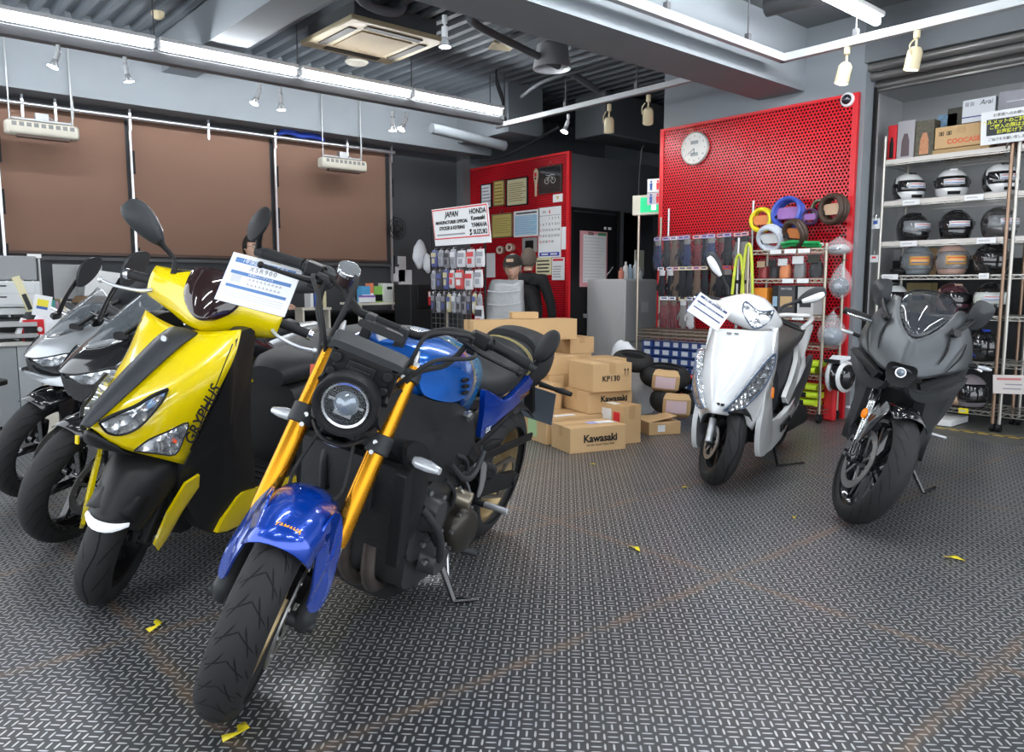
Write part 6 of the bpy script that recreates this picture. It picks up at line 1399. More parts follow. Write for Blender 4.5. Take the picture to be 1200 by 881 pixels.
MB().box((-.02*w, -.06*h, .0006), (w*.86, h*.74, .0006)).build('blue_field', mat('light blue print', (.35, .60, .80), .6), r); lines(r, w, h, 9, .26, -.40, -.44, .40, m=PAPER, th=.05, z=.0014); MB().box((0, .40*h, .0012), (w*.8, h*.05, .0005)).build('title_bar', INK, r)
r, w, h = wallsheet('wall_calendar', (631, 244), (657, 301), LB, 'white April calendar with a blue foot on the red board', 'calendar', PAPER)
lettering('4', .075, T(0, .40*h, .0012), INKR, r); lettering('2026', .028, T(-.09*1.0, .41*h, .0012), DARKG, r); MB().box((0, .335*h, .001), (w*.9, h*.006, .0006)).build('rule', INK, r)
d0 = 1
for row in range(5):
    for col in range(7):
        d = row*7+col-2
        if 1 <= d <= 30: lettering(str(d), .040, T((-.40+.133*col)*w, (.275-.115*row)*h, .0012), INKR if col == 0 or d == 29 else DARKG, r, name='date')
MB().box((0, -.435*h, .001), (w*.88, h*.075, .001)).build('blue_foot', mat('calendar blue', (.05, .07, .45), .5), r)
for i in (-1, 1): MB().box((i*.2*w, -.435*h, .002), (w*.30, h*.03, .0008)).build('foot_print', PAPER, r)
r, w, h = wallsheet('notice_sheet', (658, 266), (663, 292), LB, 'plain white notice at the right edge of the left red board', 'notice', PAPER)
r, w, h = wallsheet('notice_sheet', (647, 302), (661, 328), LB, 'white notice with a red header right of the standing man', 'notice', PAPER); MB().box((0, .40*h, .001), (w*.85, h*.1, .0006)).build('header', INKR, r); lines(r, w, h, 5, .1, -.35, m=MATS['grey print'])
r, w, h = wallsheet('notice_sheet', (628, 302), (646, 322), LB, 'yellowish notice with small pictures below the calendar', 'notice', CPAP); lines(r, w, h, 4, .3, -.3, m=DARKG); 
r, w, h = wallsheet('wall_terminal', (612, 279), (629, 295), LB, 'grey wall terminal with a dark screen on the red board', 'terminal', mat('grey terminal', (.30, .30, .29), .5), .05); MB().box((0, 0, .002), (w*.55, h*.6, .003)).build('screen', BLACK, r)
r, w, h = wallsheet('notice_sheet', (570, 297), (580, 325), LB, 'white sheet at the left edge of the red board, behind the display', 'notice', PAPER)
for i, (x, y, l) in enumerate(((587, 293, 'left tape roll hanging on the red board'), (598, 290, 'right tape roll hanging on the red board'))):
    c = at(0, 6.37, x, y); tag(MB().lathe([(.025, -.035), (.05, -.035), (.05, .035), (.025, .035)], (0, 0, 0), (.9, .3, 0), 24, closed=True).build('tape_roll', mat('brown white roll', (.55, .42, .35), .5), X=T(c)), l, 'tape roll', 'tape rolls on the red board')
# door planner, fridge, exit sign
r, w, h = wallsheet('year_planner', (680, 270), (711, 336), (1, 6.385), 'white year planner with a pink border on the black door', 'planner', mat('pink border', (.75, .35, .38), .6))
MB().box((.03*w, .01*h, .001), (w*.84, h*.86, .001)).build('field', PAPER, r); lines(r, w, h, 14, .38, -.38, -.36, .42, m=mat('pale grey line', (.60, .60, .62), .6), th=.04, rnd=random.Random(1), z=.0020)
lettering('2026', .05, T(-.12*w, .455*h, .002), INK, r, bold=.001); MB().box((.30*w, .455*h, .0012), (w*.3, h*.05, .001)).build('green_box', mat('planner green', (.05, .28, .12), .5), r); MB().box((.30*w, -.455*h, .0012), (w*.36, h*.06, .001)).build('green_foot', MATS['planner green'], r)
for i, (x, y, m, l) in enumerate(((686, 370, STEEL, 'small silver holder on the lower door'), (697, 371, mat('blue card', (.10, .35, .60), .5), 'left blue card on the lower door'), (707, 371, MATS['blue card'], 'right blue card on the lower door'), (715, 376, mat('brown tag', (.4, .2, .12), .5), 'small brown tag on the lower door'))):
    c = at(1, 6.375, x, y); tag(MB().box((0, 0, 0), (.085 if i < 3 else .05, .02, .05)).build('door_card', m, X=T(c), bevel=.002), l, 'card', 'cards on the lower door')
fx = at(1, 5.80, 731, 400); fr = at(1, 5.80, 768, 400)
r = empty('refrigerator', T((fx.x+fr.x)/2, 5.80+.3, 0), 'pale grey refrigerator beyond the end of the red board', 'refrigerator'); W = fr.x-fx.x
MB().box((0, 0, .60), (W, .58, 1.17)).build('cabinet', mat('fridge grey', (.62, .63, .64), .4), r, bevel=.012); MB().box((0, -.30, .82), (W*.98, .03, .70)).build('upper_door', MATS['fridge grey'], r, bevel=.008); MB().box((0, -.30, .24), (W*.98, .03, .42)).build('lower_door', MATS['fridge grey'], r, bevel=.008)
MB().box((.06, -.318, .86), (.12, .004, .12)).build('notice', PAPER, r)
for i, (x, hh, m, l) in enumerate(((-.18, .13, mat('red white bottle', (.7, .25, .18), .4), 'small red white bottle on the fridge'), (-.10, .20, PAPER, 'white bottle on the fridge'), (-.02, .17, mat('blue white bottle', (.45, .6, .75), .4), 'blue white bottle on the fridge'), (.08, .22, WHITEP, 'tall white container on the fridge'), (.16, .12, mat('clear jar', (.6, .65, .66), .2), 'low clear jar on the fridge'))):
    tag(MB().tube([(0, 0, 0), (0, 0, hh*.7), (0, 0, hh*.8), (0, 0, hh)], [.032, .032, .014, .014], 14, 0).build('bottle', m, X=T(r.location+V((x, -.15, 1.187)))), l, 'bottle', 'bottles on the fridge')
p = at(1, 6.36, 749, 308); tag(MB().box((0, 0, 0), (.17, .02, .32)).build('hanging_leaflet', mat('cream leaflet', (.75, .74, .62), .6), X=T(p)), 'cream leaflet on the dark wall above the fridge', 'leaflet')
c = at(0, 6.30, 757, 240); r = empty('exit_sign', basis(c+V((.0, .0, 0)), (.3, -.95, 0), (0, 0, 1)), 'green emergency exit sign box projecting beside the red board', 'sign')
MB().box((0, 0, -.05), (.30, .20, .10)).build('case', IVORY, r, bevel=.006); MB().box((.04, 0, .001), (.20, .15, .004)).build('green_panel', mat('exit green', (.01, .50, .22), .4, emit=(.0, .55, .20), es=.35), r)
MB().box((.085, -.01, .004), (.05, .09, .002)).build('white_doorway', mat('exit white', (.8, .9, .85), .4, emit=(.8, 1, .9), es=.8), r)
mb = MB(); mb.tube([(-.1, .10, -.05), (-.1, .3, -.05), (-.08, .55, -.05), (-.05, .6, -.05)], .006, 6); mb.build('cable', DARKG, r)
c = at(0, 6.24, 767, 222); r = empty('restroom_sign', basis(c, (.3, -.95, 0), (0, 0, 1)), 'white restroom sign with blue and red figures above the exit sign', 'sign')
MB().box((0, .04, 0), (.15, .13, .005)).build('upper_plate', PAPER, r); MB().box((0, -.09, .002), (.15, .12, .005)).build('lower_plate', mat('grey plate', (.55, .5, .55), .5), r)
for sx, m, yy in ((-.035, INKB, .04), (.035, INKR, .04), (-.035, INKB, -.09), (.035, INKR, -.09)):
    mb = MB(); mb.ball((sx, yy+.038, .006), (.011, .011, .003), 10, 6); mb.prism([(sx-.014, yy+.022), (sx+.014, yy+.022), (sx+.010, yy-.045), (sx-.010, yy-.045)], 2, .005, .008); mb.build('figure', m, r)
# ================================================================== STICKER DISPLAY
DX = 4.30
def dwall(px, py, d=0): return at(0, DX+d, px, py)
a = dwall(505, 288); b = dwall(569, 400); cy_ = (a.y+b.y)/2; W = a.y-b.y
r = empty('keyring_display', T(DX, cy_, 0) @ R(-90), 'wire display of stickers and key rings behind the blue motorcycle', 'display')
for s in (-1, 1): MB().cyl((s*W/2, 0, 0), (s*W/2, 0, 1.66), .010, n=10).build('post', BLACKM, r)
mb = MB()
for i in range(13): x = -W/2+W*i/12; mb.bar((x, 0, .5), (x, 0, 1.42), .003, .003)
for i in range(19): z = .5+.05*i; mb.bar((-W/2, 0, z), (W/2, 0, z), .003, .003)
mb.build('wire_grid', mat('grey wire', (.30, .31, .32), .4, .7), r)
MB().box((0, 0, .015), (W+.1, .34, .03)).build('base', BLACKM, r)
a = dwall(508, 268, -.08); b = dwall(573, 260, -.08); M = basis((a+b)/2, (0, -1, 0), (-.12, 0, 1)) @ S((a.y-b.y)/.66)
sr = empty('display_sign', M, 'white header sign lettered JAPAN MANUFACTURER OFFICIAL STICKER & KEYRING', 'sign')
MB().box((0, 0, -.004), (.66, .27, .008)).build('board', PAPER, sr)
mb = MB(); mb.box((0, .125, .001), (.65, .008, .001)); mb.box((0, -.085, .001), (.65, .008, .001)); mb.box((-.322, .02, .001), (.006, .21, .001)); mb.box((.322, .02, .001), (.006, .21, .001)); mb.build('red_border', INKR, sr); MB().box((-.12, -.058, .001), (.34, .012, .001)).build('small_print', MATS['grey print'], sr)
for s_, x, y, z_, sh in (('JAPAN', -.09, .085, .055, .3), ('MANUFACTURER OFFICIAL', -.10, .03, .032, .2), ('STICKER & KEYRING', -.10, -.012, .034, .2), ('HONDA', .215, .088, .050, .1), ('Kawasaki', .215, .042, .042, 0), ('YAMAHA', .222, -.006, .042, 0), ('SUZUKI', .228, -.055, .045, 0)):
    lettering(s_, z_, T(x, y, .0015), INK, sr, shear=sh, bold=.0012 if z_ > .03 else 0)
mb = MB(); mb.slab([(.105, -.035, .001), (.135, -.030, .001), (.115, -.055, .001), (.138, -.060, .001), (.118, -.078, .001), (.103, -.070, .001), (.122, -.057, .001)], .0005); mb.build('letter_mark', INK, sr)
rnd = random.Random(5)
packm = [mat('pk%d' % i, c, .4) for i, c in enumerate([(.62, .63, .66), (.35, .36, .40), (.10, .12, .30), (.60, .08, .08), (.25, .25, .27), (.55, .50, .30), (.7, .7, .72), (.06, .06, .07)])]
for m_, n_ in zip(packm, ('white', 'grey', 'navy', 'red', 'dark grey', 'tan', 'pale', 'black')): m_.name = n_+' pack print'
nm = ['white', 'grey', 'navy', 'red', 'dark grey', 'tan', 'pale', 'black']
def pack(px0, py0, px1, py1, ci, lab, ci2=None, d=0):
    a = dwall(px0, py0, -.05-d); b = dwall(px1, py1, -.05-d); w = a.y-b.y; h = a.z-b.z
    r = empty('hanging_pack', T(a.x, (a.y+b.y)/2, b.z) @ R(-90), lab, 'pack', 'packs hanging on the keyring display')
    MB().sell([(0, 0, 0, w*.46, .006, 4), (h*.15, 0, 0, w*.48, .016, 4), (h*.6, 0, 0, w*.48, .014, 4), (h, 0, 0, w*.46, .003, 4)], 2, 12).build('pack', packm[ci], r)
    if ci2 is not None: MB().box((0, -.017, h*.72), (w*.8, .002, h*.26)).build('header', packm[ci2], r); MB().box((0, -.019, h*.35), (w*.45, .003, h*.3)).build('contents', packm[(ci+3) % 8], r)
    MB().tube([(0, .03, h+.02), (0, -.0, h+.015), (0, -.005, h-.01)], .003, 5, 0).build('hook', STEEL, r)
rws = [(292, 315), (316, 340), (343, 368)]
for ri, (y0, y1) in enumerate(rws):
    x = 506; k = 0
    while x < 566:
        w = rnd.choice((6, 7, 8)) if not (ri < 2 and x > 532) else 11
        ci = rnd.choice((0, 1, 2, 4, 6, 7) if x < 530 else (0, 6, 3, 6))
        if ri == 2: w = 6; ci = rnd.choice((1, 3, 4, 7, 5))
        pack(x, y0+rnd.uniform(0, 2), x+w-1, y1-rnd.uniform(0, 3), ci, '%s pack hanging in the %s row of the keyring display, %s' % (nm[ci], ('top', 'middle', 'lowest')[ri], ('at its left end', 'second from the left', 'third from the left', 'fourth from the left', 'fifth from the left', 'sixth from the left', 'seventh from the left', 'eighth from the left', 'ninth from the left', 'tenth from the left', 'eleventh from the left')[k]), (ci+rnd.choice((3, 5))) % 8); x += w; k += 1
pack(557, 358, 567, 388, 0, 'white card with a black top hanging low at the right of the display', 7, .06)
# white sack bags left of the display and papers on the slate wall
SW = (1, 8.33)
for c0, c1, l in (((466, 300), (476, 322), 'small white sheet, topmost of the papers on the slate wall'), ((458, 311), (475, 330), 'larger white sheet left below it on the slate wall'), ((467, 316), (483, 341), 'white sheet lying right of the others on the slate wall')):
    wallsheet('paper_sheet', c0, c1, (1, 8.337-.002*(c0[0] % 3)), l, 'paper', PAPER, grp='papers on the slate wall')
lump(at(1, 7.9, 492, 296)-V((0, 0, .16)), .10, .05, .17, BAGW, 'hanging_bag', 'white cloth bag hung on the slate wall left of the sticker sign', 'bag', 4, .18, base=False)
lump(at(1, 7.8, 501, 306)-V((0, 0, .12)), .06, .05, .11, BAGW, 'hanging_bag', 'smaller white bag hung in front of the cloth bag', 'bag', 9, .2, base=False)
c = at(1, 8.22, 464, 268); r = empty('wall_fan', T(c), 'dark round fan half hidden behind the blind pole', 'fan')
mb = MB()
for q in (.05, .09, .13): mb.tube([V((q*cos(a), -.03, q*sin(a))) for a in [2*pi*i/24 for i in range(25)]], .004, 5, 0, False)
for i in range(16): a = 2*pi*i/16; mb.bar((.03*cos(a), -.04, .03*sin(a)), (.13*cos(a), -.02, .13*sin(a)), .003, .003)
mb.build('guard', BLACK, r); mb = MB()
for i in range(4): a = pi/2*i; mb.slab([(.02*cos(a), 0, .02*sin(a)), (.11*cos(a-.3), -.01, .11*sin(a-.3)), (.11*cos(a+.4), .01, .11*sin(a+.4))], .004)
mb.cyl((0, -.04, 0), (0, .06, 0), .03); mb.build('blade', DARKG, r); MB().cyl((0, .02, 0), (0, .08, 0), .06).build('motor', BLACKM, r)
# ================================================================== COUNTER WITH PEOPLE, covered machine
SKIN = mat('skin', (.58, .36, .26), .55); HAIRB = mat('dark hair', (.02, .018, .016), .7); HAIRG = mat('grey hair', (.30, .29, .28), .8); JACK = mat('black jacket cloth', (.018, .018, .020), .85, bump=.2, nscale=200)
def skin(name, pts, edges, rad, m, parent, sub=2):
    me = bpy.data.meshes.new(name); me.from_pydata([tuple(p) for p in pts], edges, []); o = bpy.data.objects.new(name, me); COL.objects.link(o); o.parent = parent
    me.materials.append(m); s = o.modifiers.new('skin', 'SKIN'); s.use_smooth_shade = True
    lay = me.skin_vertices[0] if me.skin_vertices else None
    if lay is None:
        bm = bmesh.new(); bm.from_mesh(me); bm.verts.layers.skin.verify(); bm.to_mesh(me); bm.free(); lay = me.skin_vertices[0]
    for i, q in enumerate(rad):
        lay.data[i].radius = q if isinstance(q, tuple) else (q, q)
        lay.data[i].use_root = (i == 0)
    u = o.modifiers.new('s', 'SUBSURF'); u.levels = sub; u.render_levels = sub; return o
def head(parent, c, yaw, pitch=0, hair=HAIRB, beard=False, glasses=False, cap=False, back=False, s=1.0, m=SKIN):
    """a head facing +x of its own frame"""
    X = T(V(c)) @ R(yaw) @ R(pitch, 'Y') @ S(s)
    mb = MB(); mb.ball((0, 0, 0), 1, 28, 20); o = []
    for p in mb.v:
        q = p.copy(); z = q.z; w = 1-.22*max(0, -z)**1.3*abs(q.y)
        x = q.x*.098; y = q.y*.077*(1-.20*max(0, -z)); zz = z*.122
        if q.x > 0 and z < 0: x += .012*max(0, -z)*(1-abs(q.y))
        if q.x < 0: x *= 1.02; zz = zz if z > -.3 else zz*.86-.005
        # eye sockets, brow
        e = math.exp(-((abs(q.y)-.42)**2)/.03-((z-.08)**2)/.012); 
        if q.x > .3: x -= .009*e; x += .004*math.exp(-((z-.26)**2)/.01)*(1-abs(q.y))
        o.append(V((x, y, zz)))
    mb.v = o
    mb.sell([(-.12, -.015, 0, .052, .050), (-.06, -.01, 0, .054, .050)], 2, 16)                    # neck stump
    h = mb.build('head', m, parent, X=X, sub=1)
    f = MB(); f.tube([(.088, 0, .030), (.106, 0, -.005), (.112, 0, -.024), (.094, 0, -.032)], [.008, .010, .014, .008], 10); f.build('nose', m, h, X=X, sub=1)
    for k in (-1, 1):
        MB().ball((-.008, k*.078, -.002), (.018, .008, .030), 12, 8).build('ear', m, h, X=X)
        MB().ball((.085, k*.031, .012), (.009, .013, .008), 12, 8).build('eye', mat('eye white', (.75, .73, .7), .3), h, X=X)
        MB().ball((.0925, k*.031, .012), (.004, .005, .005), 10, 6).build('iris', INK, h, X=X)
        MB().tube([(.090, k*.016, .034), (.091, k*.034, .038), (.080, k*.050, .033)], [.003, .004, .002], 6, 3).build('eyebrow', hair, h, X=X)
    MB().tube([(.082, -.026, -.060), (.095, -.010, -.058), (.097, 0, -.060), (.095, .010, -.058), (.082, .026, -.060)], [.003, .006, .006, .006, .003], 8, 3).build('mouth', mat('lips', (.45, .20, .16), .5), h, X=X)
    mb = MB(); mb.ball((0, 0, 0), 1, 26, 18); o = []
    for p in mb.v:
        q = p.copy(); o.append(V((q.x*.104-.008, q.y*.084, q.z*.126+.010)))
    mb.v = o; keep = []
    for fi, fc in enumerate(mb.f):
        c_ = sum((mb.v[i] for i in fc), V())/len(fc)
        lim = .055 if c_.x > .02 else (-.02 if c_.x > -.03 else -.075)
        if c_.z > lim: keep.append(fc)
    mb.f = keep; mb.m = [0]*len(keep); mb.build('hair', hair, h, X=X, solid=.006, off=1)
    if glasses:
        mb = MB()
        for k in (-1, 1): mb.tube([(.100, k*.031+.021*cos(a), .012+.016*sin(a)) for a in [2*pi*i/14 for i in range(15)]], .002, 5, 0, False); mb.bar((.098, k*.052, .016), (-.01, k*.082, .010), .003, .003)
        mb.bar((.101, -.010, .016), (.101, .010, .016), .003, .003); mb.build('glasses', BLACK, h, X=X)
    if cap:
        mb = MB(); mb.sell([(.028, -.004, 0, .112, .092), (.06, -.006, 0, .112, .092), (.10, -.010, 0, .096, .080), (.13, -.012, 0, .060, .050), (.138, -.012, 0, .015, .015)], 2, 26)
        k = mb.build('cap', mat('black cap cloth', (.03, .027, .024), .8), h, X=X, sub=1)
        rows = [[V((.085-abs(t)**2*.05, t*.082, .040)), V((.145-abs(t)**2*.07, t*.080, .034)), V((.190-abs(t)**2*.11, t*.072, .022))] for t in (-1, -.6, -.2, .2, .6, 1)]
        MB().grid(rows).build('cap_peak', MATS['black cap cloth'], k, X=X, solid=.004, sub=1); MB().sell([(-.035, .112, .078, .004, .016, 3), (.035, .112, .078, .004, .016, 3)], 1, 10).build('cap_patch', mat('tan card'), k, X=X)
    return h
def person(loc, yaw, lab, torso, arms, **k):
    r = empty('person', T(V(loc)) @ R(yaw), lab, 'person'); return r
def hand(parent, p, d, s=1, m=SKIN):
    """small relaxed hand: palm, four bent fingers and a thumb, pointing along d"""
    x, y, z = frame_of(V(d)); M = Matrix(((z.x, x.x, y.x, p[0]), (z.y, x.y, y.y, p[1]), (z.z, x.z, y.z, p[2]), (0, 0, 0, 1))) @ S(s)
    mb = MB(); mb.sell([(-.02, 0, 0, .022, .017), (.03, 0, 0, .038, .014), (.075, 0, 0, .040, .012), (.085, 0, 0, .036, .010)], 0, 14)
    for i in range(4):
        yy = -.030+.020*i; L = (.060, .072, .068, .052)[i]; mb.tube([(.075, yy, 0), (.075+L*.45, yy*1.05, -.006), (.075+L*.8, yy*1.05, -.022), (.075+L*.95, yy, -.036)], [.0095, .009, .0085, .007], 8, 3)
    mb.tube([(.015, .030, -.002), (.040, .052, -.012), (.068, .060, -.022), (.082, .060, -.030)], [.012, .011, .010, .008], 8, 3)
    return mb.build('hand', m, parent, X=M)
# man with the cap, seated behind the covered machine
hp = at(2, 1.22, 601, 314); hp = V((0, 0, CAM_H))+ray(601, 314)*7.9
P0 = V((hp.x, hp.y, 0)); r = empty('person', T(P0), 'seated man in a black patterned cap and dark jacket behind the covered machine', 'person')
yw = math.degrees(math.atan2(-hp.y, -hp.x))-14
hz = hp.z
pts = [V((-.02, 0, .50)), V((-.01, 0, .70)), V((0, 0, .88)), V((0, 0, hz-.18)), V((0, .17, hz-.26)), V((.06, .25, hz-.48)), V((.24, .20, hz-.55)), V((0, -.17, hz-.26)), V((.06, -.25, hz-.48)), V((.24, -.20, hz-.55)), V((.02, .10, .46)), V((.42, .12, .48)), V((.44, .12, .08)), V((.02, -.10, .46)), V((.42, -.12, .48)), V((.44, -.12, .08)), V((.52, .12, .05)), V((.52, -.12, .05))]
ed = [(0, 1), (1, 2), (2, 3), (3, 4), (4, 5), (5, 6), (3, 7), (7, 8), (8, 9), (0, 10), (10, 11), (11, 12), (0, 13), (13, 14), (14, 15), (12, 16), (15, 17)]
rd = [(.15, .12), (.15, .11), (.16, .11), (.09, .08), .065, .052, .04, .065, .052, .04, .09, .07, .05, .09, .07, .05, .04, .04]
rot = R(yw)
skin('body', [rot @ p for p in pts], ed, rd, JACK, r)
head(r, V((0, 0, hz))+rot @ V((.01, 0, 0)), yw, 4, HAIRG, cap=True, s=1.04)
for s in (-1, 1): hand(r, rot @ V((.27, s*.19, hz-.56)), rot.to_3x3() @ V((1, -s*.3, -.15)))
# standing man seen from behind
hp = V((0, 0, CAM_H))+ray(619, 305)*8.6; P0 = V((hp.x, hp.y, 0)); r = empty('person', T(P0), 'standing man in a black jacket with a white back print, turned away', 'person')
yw = math.degrees(math.atan2(hp.y, hp.x))-25; rot = R(yw); hz = hp.z
pts = [V((0, 0, .78)), V((0, 0, .98)), V((.0, 0, 1.14)), V((.01, 0, hz-.16)), V((-.01, .19, hz-.23)), V((.05, .26, hz-.50)), V((.18, .24, hz-.68)), V((-.01, -.19, hz-.23)), V((.02, -.27, hz-.48)), V((.06, -.28, hz-.72)), V((0, .09, .72)), V((.02, .10, .42)), V((0, .10, .08)), V((0, -.09, .72)), V((.02, -.10, .42)), V((0, -.10, .08)), V((.12, .10, .04)), V((.12, -.10, .04))]
skin('body', [rot @ p for p in pts], ed, [(.15, .12), (.16, .12), (.175, .12), (.09, .08), .070, .058, .045, .070, .058, .045, .09, .065, .05, .09, .065, .05, .04, .04], JACK, r)
head(r, V((0, 0, hz))+rot @ V((.015, 0, 0)), yw+8, 6, mat('short grey brown hair', (.13, .10, .08), .85))
for s, q in ((1, V((.20, .235, hz-.71))), (-1, V((.065, -.282, hz-.76)))): hand(r, rot @ q, rot.to_3x3() @ V((.35, 0, -1)))
mb = MB(); mb.sell([(-.05, 0, 0, .06, .004, 3), (.05, 0, 0, .07, .004, 3)], 1, 12); mb.build('back_print', mat('white back print', (.55, .55, .55), .7), r, X=rot @ T(-.128, .03, hz-.30) @ R(90) @ R(0))
# seated person with glasses far behind
hp = V((0, 0, CAM_H))+ray(296, 290)*7.6; P0 = V((hp.x, hp.y, 0)); r = empty('person', T(P0), 'person with dark hair and glasses sitting behind the counter, head above the sign', 'person')
yw = math.degrees(math.atan2(-hp.y, -hp.x))+28; rot = R(yw); hz = hp.z
pts = [V((-.02, 0, .50)), V((-.01, 0, .72)), V((0, 0, .95)), V((0, 0, hz-.18)), V((0, .17, hz-.26)), V((.06, .25, hz-.50)), V((.26, .20, hz-.55)), V((0, -.17, hz-.26)), V((.06, -.25, hz-.50)), V((.26, -.20, hz-.55)), V((.02, .10, .46)), V((.42, .12, .48)), V((.44, .12, .08)), V((.02, -.10, .46)), V((.42, -.12, .48)), V((.44, -.12, .08)), V((.52, .12, .05)), V((.52, -.12, .05))]
skin('body', [rot @ p for p in pts], ed, rd, JACK, r); head(r, V((0, 0, hz)), yw, 6, HAIRB, glasses=True)
for s in (-1, 1): hand(r, rot @ V((.29, s*.19, hz-.56)), rot.to_3x3() @ V((1, -s*.3, -.1)))
for (x, y, l) in ((hp.x, hp.y, 'dark office chair under the person with glasses'),):
    r = empty('office_chair', T(x, y, 0) @ R(yw), l, 'chair'); MB().box((0, 0, .41), (.44, .44, .07)).build('seat', BLACKM, r, bevel=.02); MB().box((-.24, 0, .70), (.05, .40, .42)).build('backrest', BLACKM, r, bevel=.02); MB().cyl((0, 0, .05), (0, 0, .38), .03).build('column', BLACK, r)
    for i in range(5): a = 2*pi*i/5; MB().bar((0, 0, .07), (.28*cos(a), .28*sin(a), .05), .04, .03).build('leg', BLACK, r)
q = V((0, 0, CAM_H))+ray(601, 314)*7.9
r = empty('stool', T(q.x, q.y, 0), 'low stool under the man with the cap', 'stool'); MB().cyl((0, 0, .36), (0, 0, .40), .17, n=28).build('seat', BLACKM, r, bevel=.008)
for i in range(4): a = pi/4+pi/2*i; MB().bar((.1*cos(a), .1*sin(a), .36), (.16*cos(a), .16*sin(a), 0), .025, .025).build('leg', STEEL, r)
# machine under a grey plastic cover on a small table
q = V((0, 0, CAM_H))+ray(592, 380)*7.25; yw = 30
r = empty('covered_machine', T(q.x, q.y, 0) @ R(-41), 'machine under a translucent grey plastic cover in front of the seated man', 'machine')
CV = mat('translucent grey cover', (.30, .315, .33), .3, bump=.7, nscale=9, bd=.02, coat=.3)
mb = MB(); mb.sell([(.62, 0, 0, .20, .19, 5), (.80, 0, 0, .185, .17, 5), (1.02, .0, 0, .175, .16, 5), (1.13, .02, 0, .165, .14, 5), (1.16, .03, 0, .15, .12, 5)], 2, 28)
o = []
for p in mb.v: d = noise.noise(V((p.x*7, p.y*7, p.z*5)))*.02; o.append(p+V((p.x, p.y, 0)).normalized()*d+V((0, 0, d*.5)))
mb.v = o; mb.build('plastic_cover', CV, r, sub=2)
mb = MB(); 
for z in (.78, .94, 1.06): MB().tube([(-.16, -.185, z), (-.02, -.195, z-.012), (.14, -.185, z+.01)], .004, 6, 4).build('cover_fold', BAGW, r)
MB().box((0, 0, .58), (.46, .42, .05)).build('table_top', IVORY, r, bevel=.005)
for x in (-.2, .2):
    for y in (-.18, .18): MB().box((x, y, .28), (.04, .04, .56)).build('leg', STEEL, r)
# ================================================================== LEFT DESK
DESKG = mat('grey desk laminate', (.27, .29, .30), .45); DTOP = mat('pale desk top', (.55, .54, .50), .4)
r = empty('service_desk', T(.5, 6.75, 0), 'long grey service desk with a pale top at the left', 'desk')
MB().box((.0, .05, .695), (2.9, .80, .035)).build('desk_top', DTOP, r, bevel=.008)
MB().box((-.45, -.30, .395), (1.75, .03, .565)).build('front_panel', DESKG, r); MB().box((.50, -.31, .395), (.14, .03, .565)).build('front_panel', mat('lighter grey panel', (.36, .38, .39), .45), r)
for x in (.62, .72): MB().box((x, -.31, .34), (.085, .03, .66)).build('side_post', IVORY, r, bevel=.004)
for x in (-1.38, 1.38): MB().box((x, .05, .34), (.04, .76, .67)).build('side_panel', DESKG, r)
for x in (.1, .3, .45): MB().cyl((x, -.1, 0), (x, -.1, .12), .022, n=12).build('foot', STEEL, r)
r = empty('floor_box', T(1.05, 6.95, 0), 'dark box standing on the floor under the service desk', 'box'); MB().box((0, 0, .12), (.5, .3, .24)).build('case', BLACKM, r, bevel=.005); MB().box((.05, -.152, .12), (.12, .004, .06)).build('label', PAPER, r)
s0 = at(2, .0, 8, 525)
r = empty('bar_stool', T(.60, 5.62, 0), 'black topped stool with grey legs at the left edge of the photo', 'stool'); MB().cyl((0, 0, .50), (0, 0, .53), .15, n=28).build('seat', BLACKM, r, bevel=.006)
for i in range(4): a = pi/4+pi/2*i+.3; MB().bar((.07*cos(a), .07*sin(a), .50), (.17*cos(a), .17*sin(a), 0), .018, .018).build('leg', mat('grey stool leg', (.35, .36, .37), .4, .5), r)
DZ = .7135
def deskx(px, d=6.65): return at(1, d, px, 400).x
# printer / drawer unit
def on_desk(name, px, d, lab, cat, yaw=0, grp=None): return empty(name, T(deskx(px, d), d, DZ) @ R(yaw), lab, cat, grp)
r = on_desk('printer', 3, 6.85, 'pale grey printer with drawers at the left of the service desk', 'printer')
MB().box((0, 0, .075), (.50, .40, .15)).build('base', DARKG, r, bevel=.006); MB().box((0, 0, .33), (.48, .40, .19)).build('paper_tray_unit', mat('printer white', (.60, .62, .63), .45), r, bevel=.01)
MB().box((0, .02, .52), (.46, .36, .18)).build('scanner_unit', mat('printer grey', (.26, .27, .28), .45), r, bevel=.01); MB().box((0, .02, .205), (.5, .38, .05)).build('middle_unit', MATS['printer white'], r, bevel=.004)
for z in (.29, .37): MB().box((-.02, -.203, z), (.44, .006, .072)).build('drawer', MATS['printer white'], r, bevel=.003); MB().box((-.06, -.208, z+.02), (.16, .006, .010)).build('drawer_handle', DARKG, r)
r = on_desk('desk_tray', 13, 6.48, 'black wire tray stack on the desk below the printer', 'tray')
for z in (.02, .10): 
    MB().box((0, 0, z), (.30, .22, .006)).build('tray', BLACKM, r); mb = MB(); mb.box((0, -.11, z+.02), (.30, .006, .03)); mb.box((0, .11, z+.02), (.30, .006, .03)); mb.build('rim', STEEL, r)
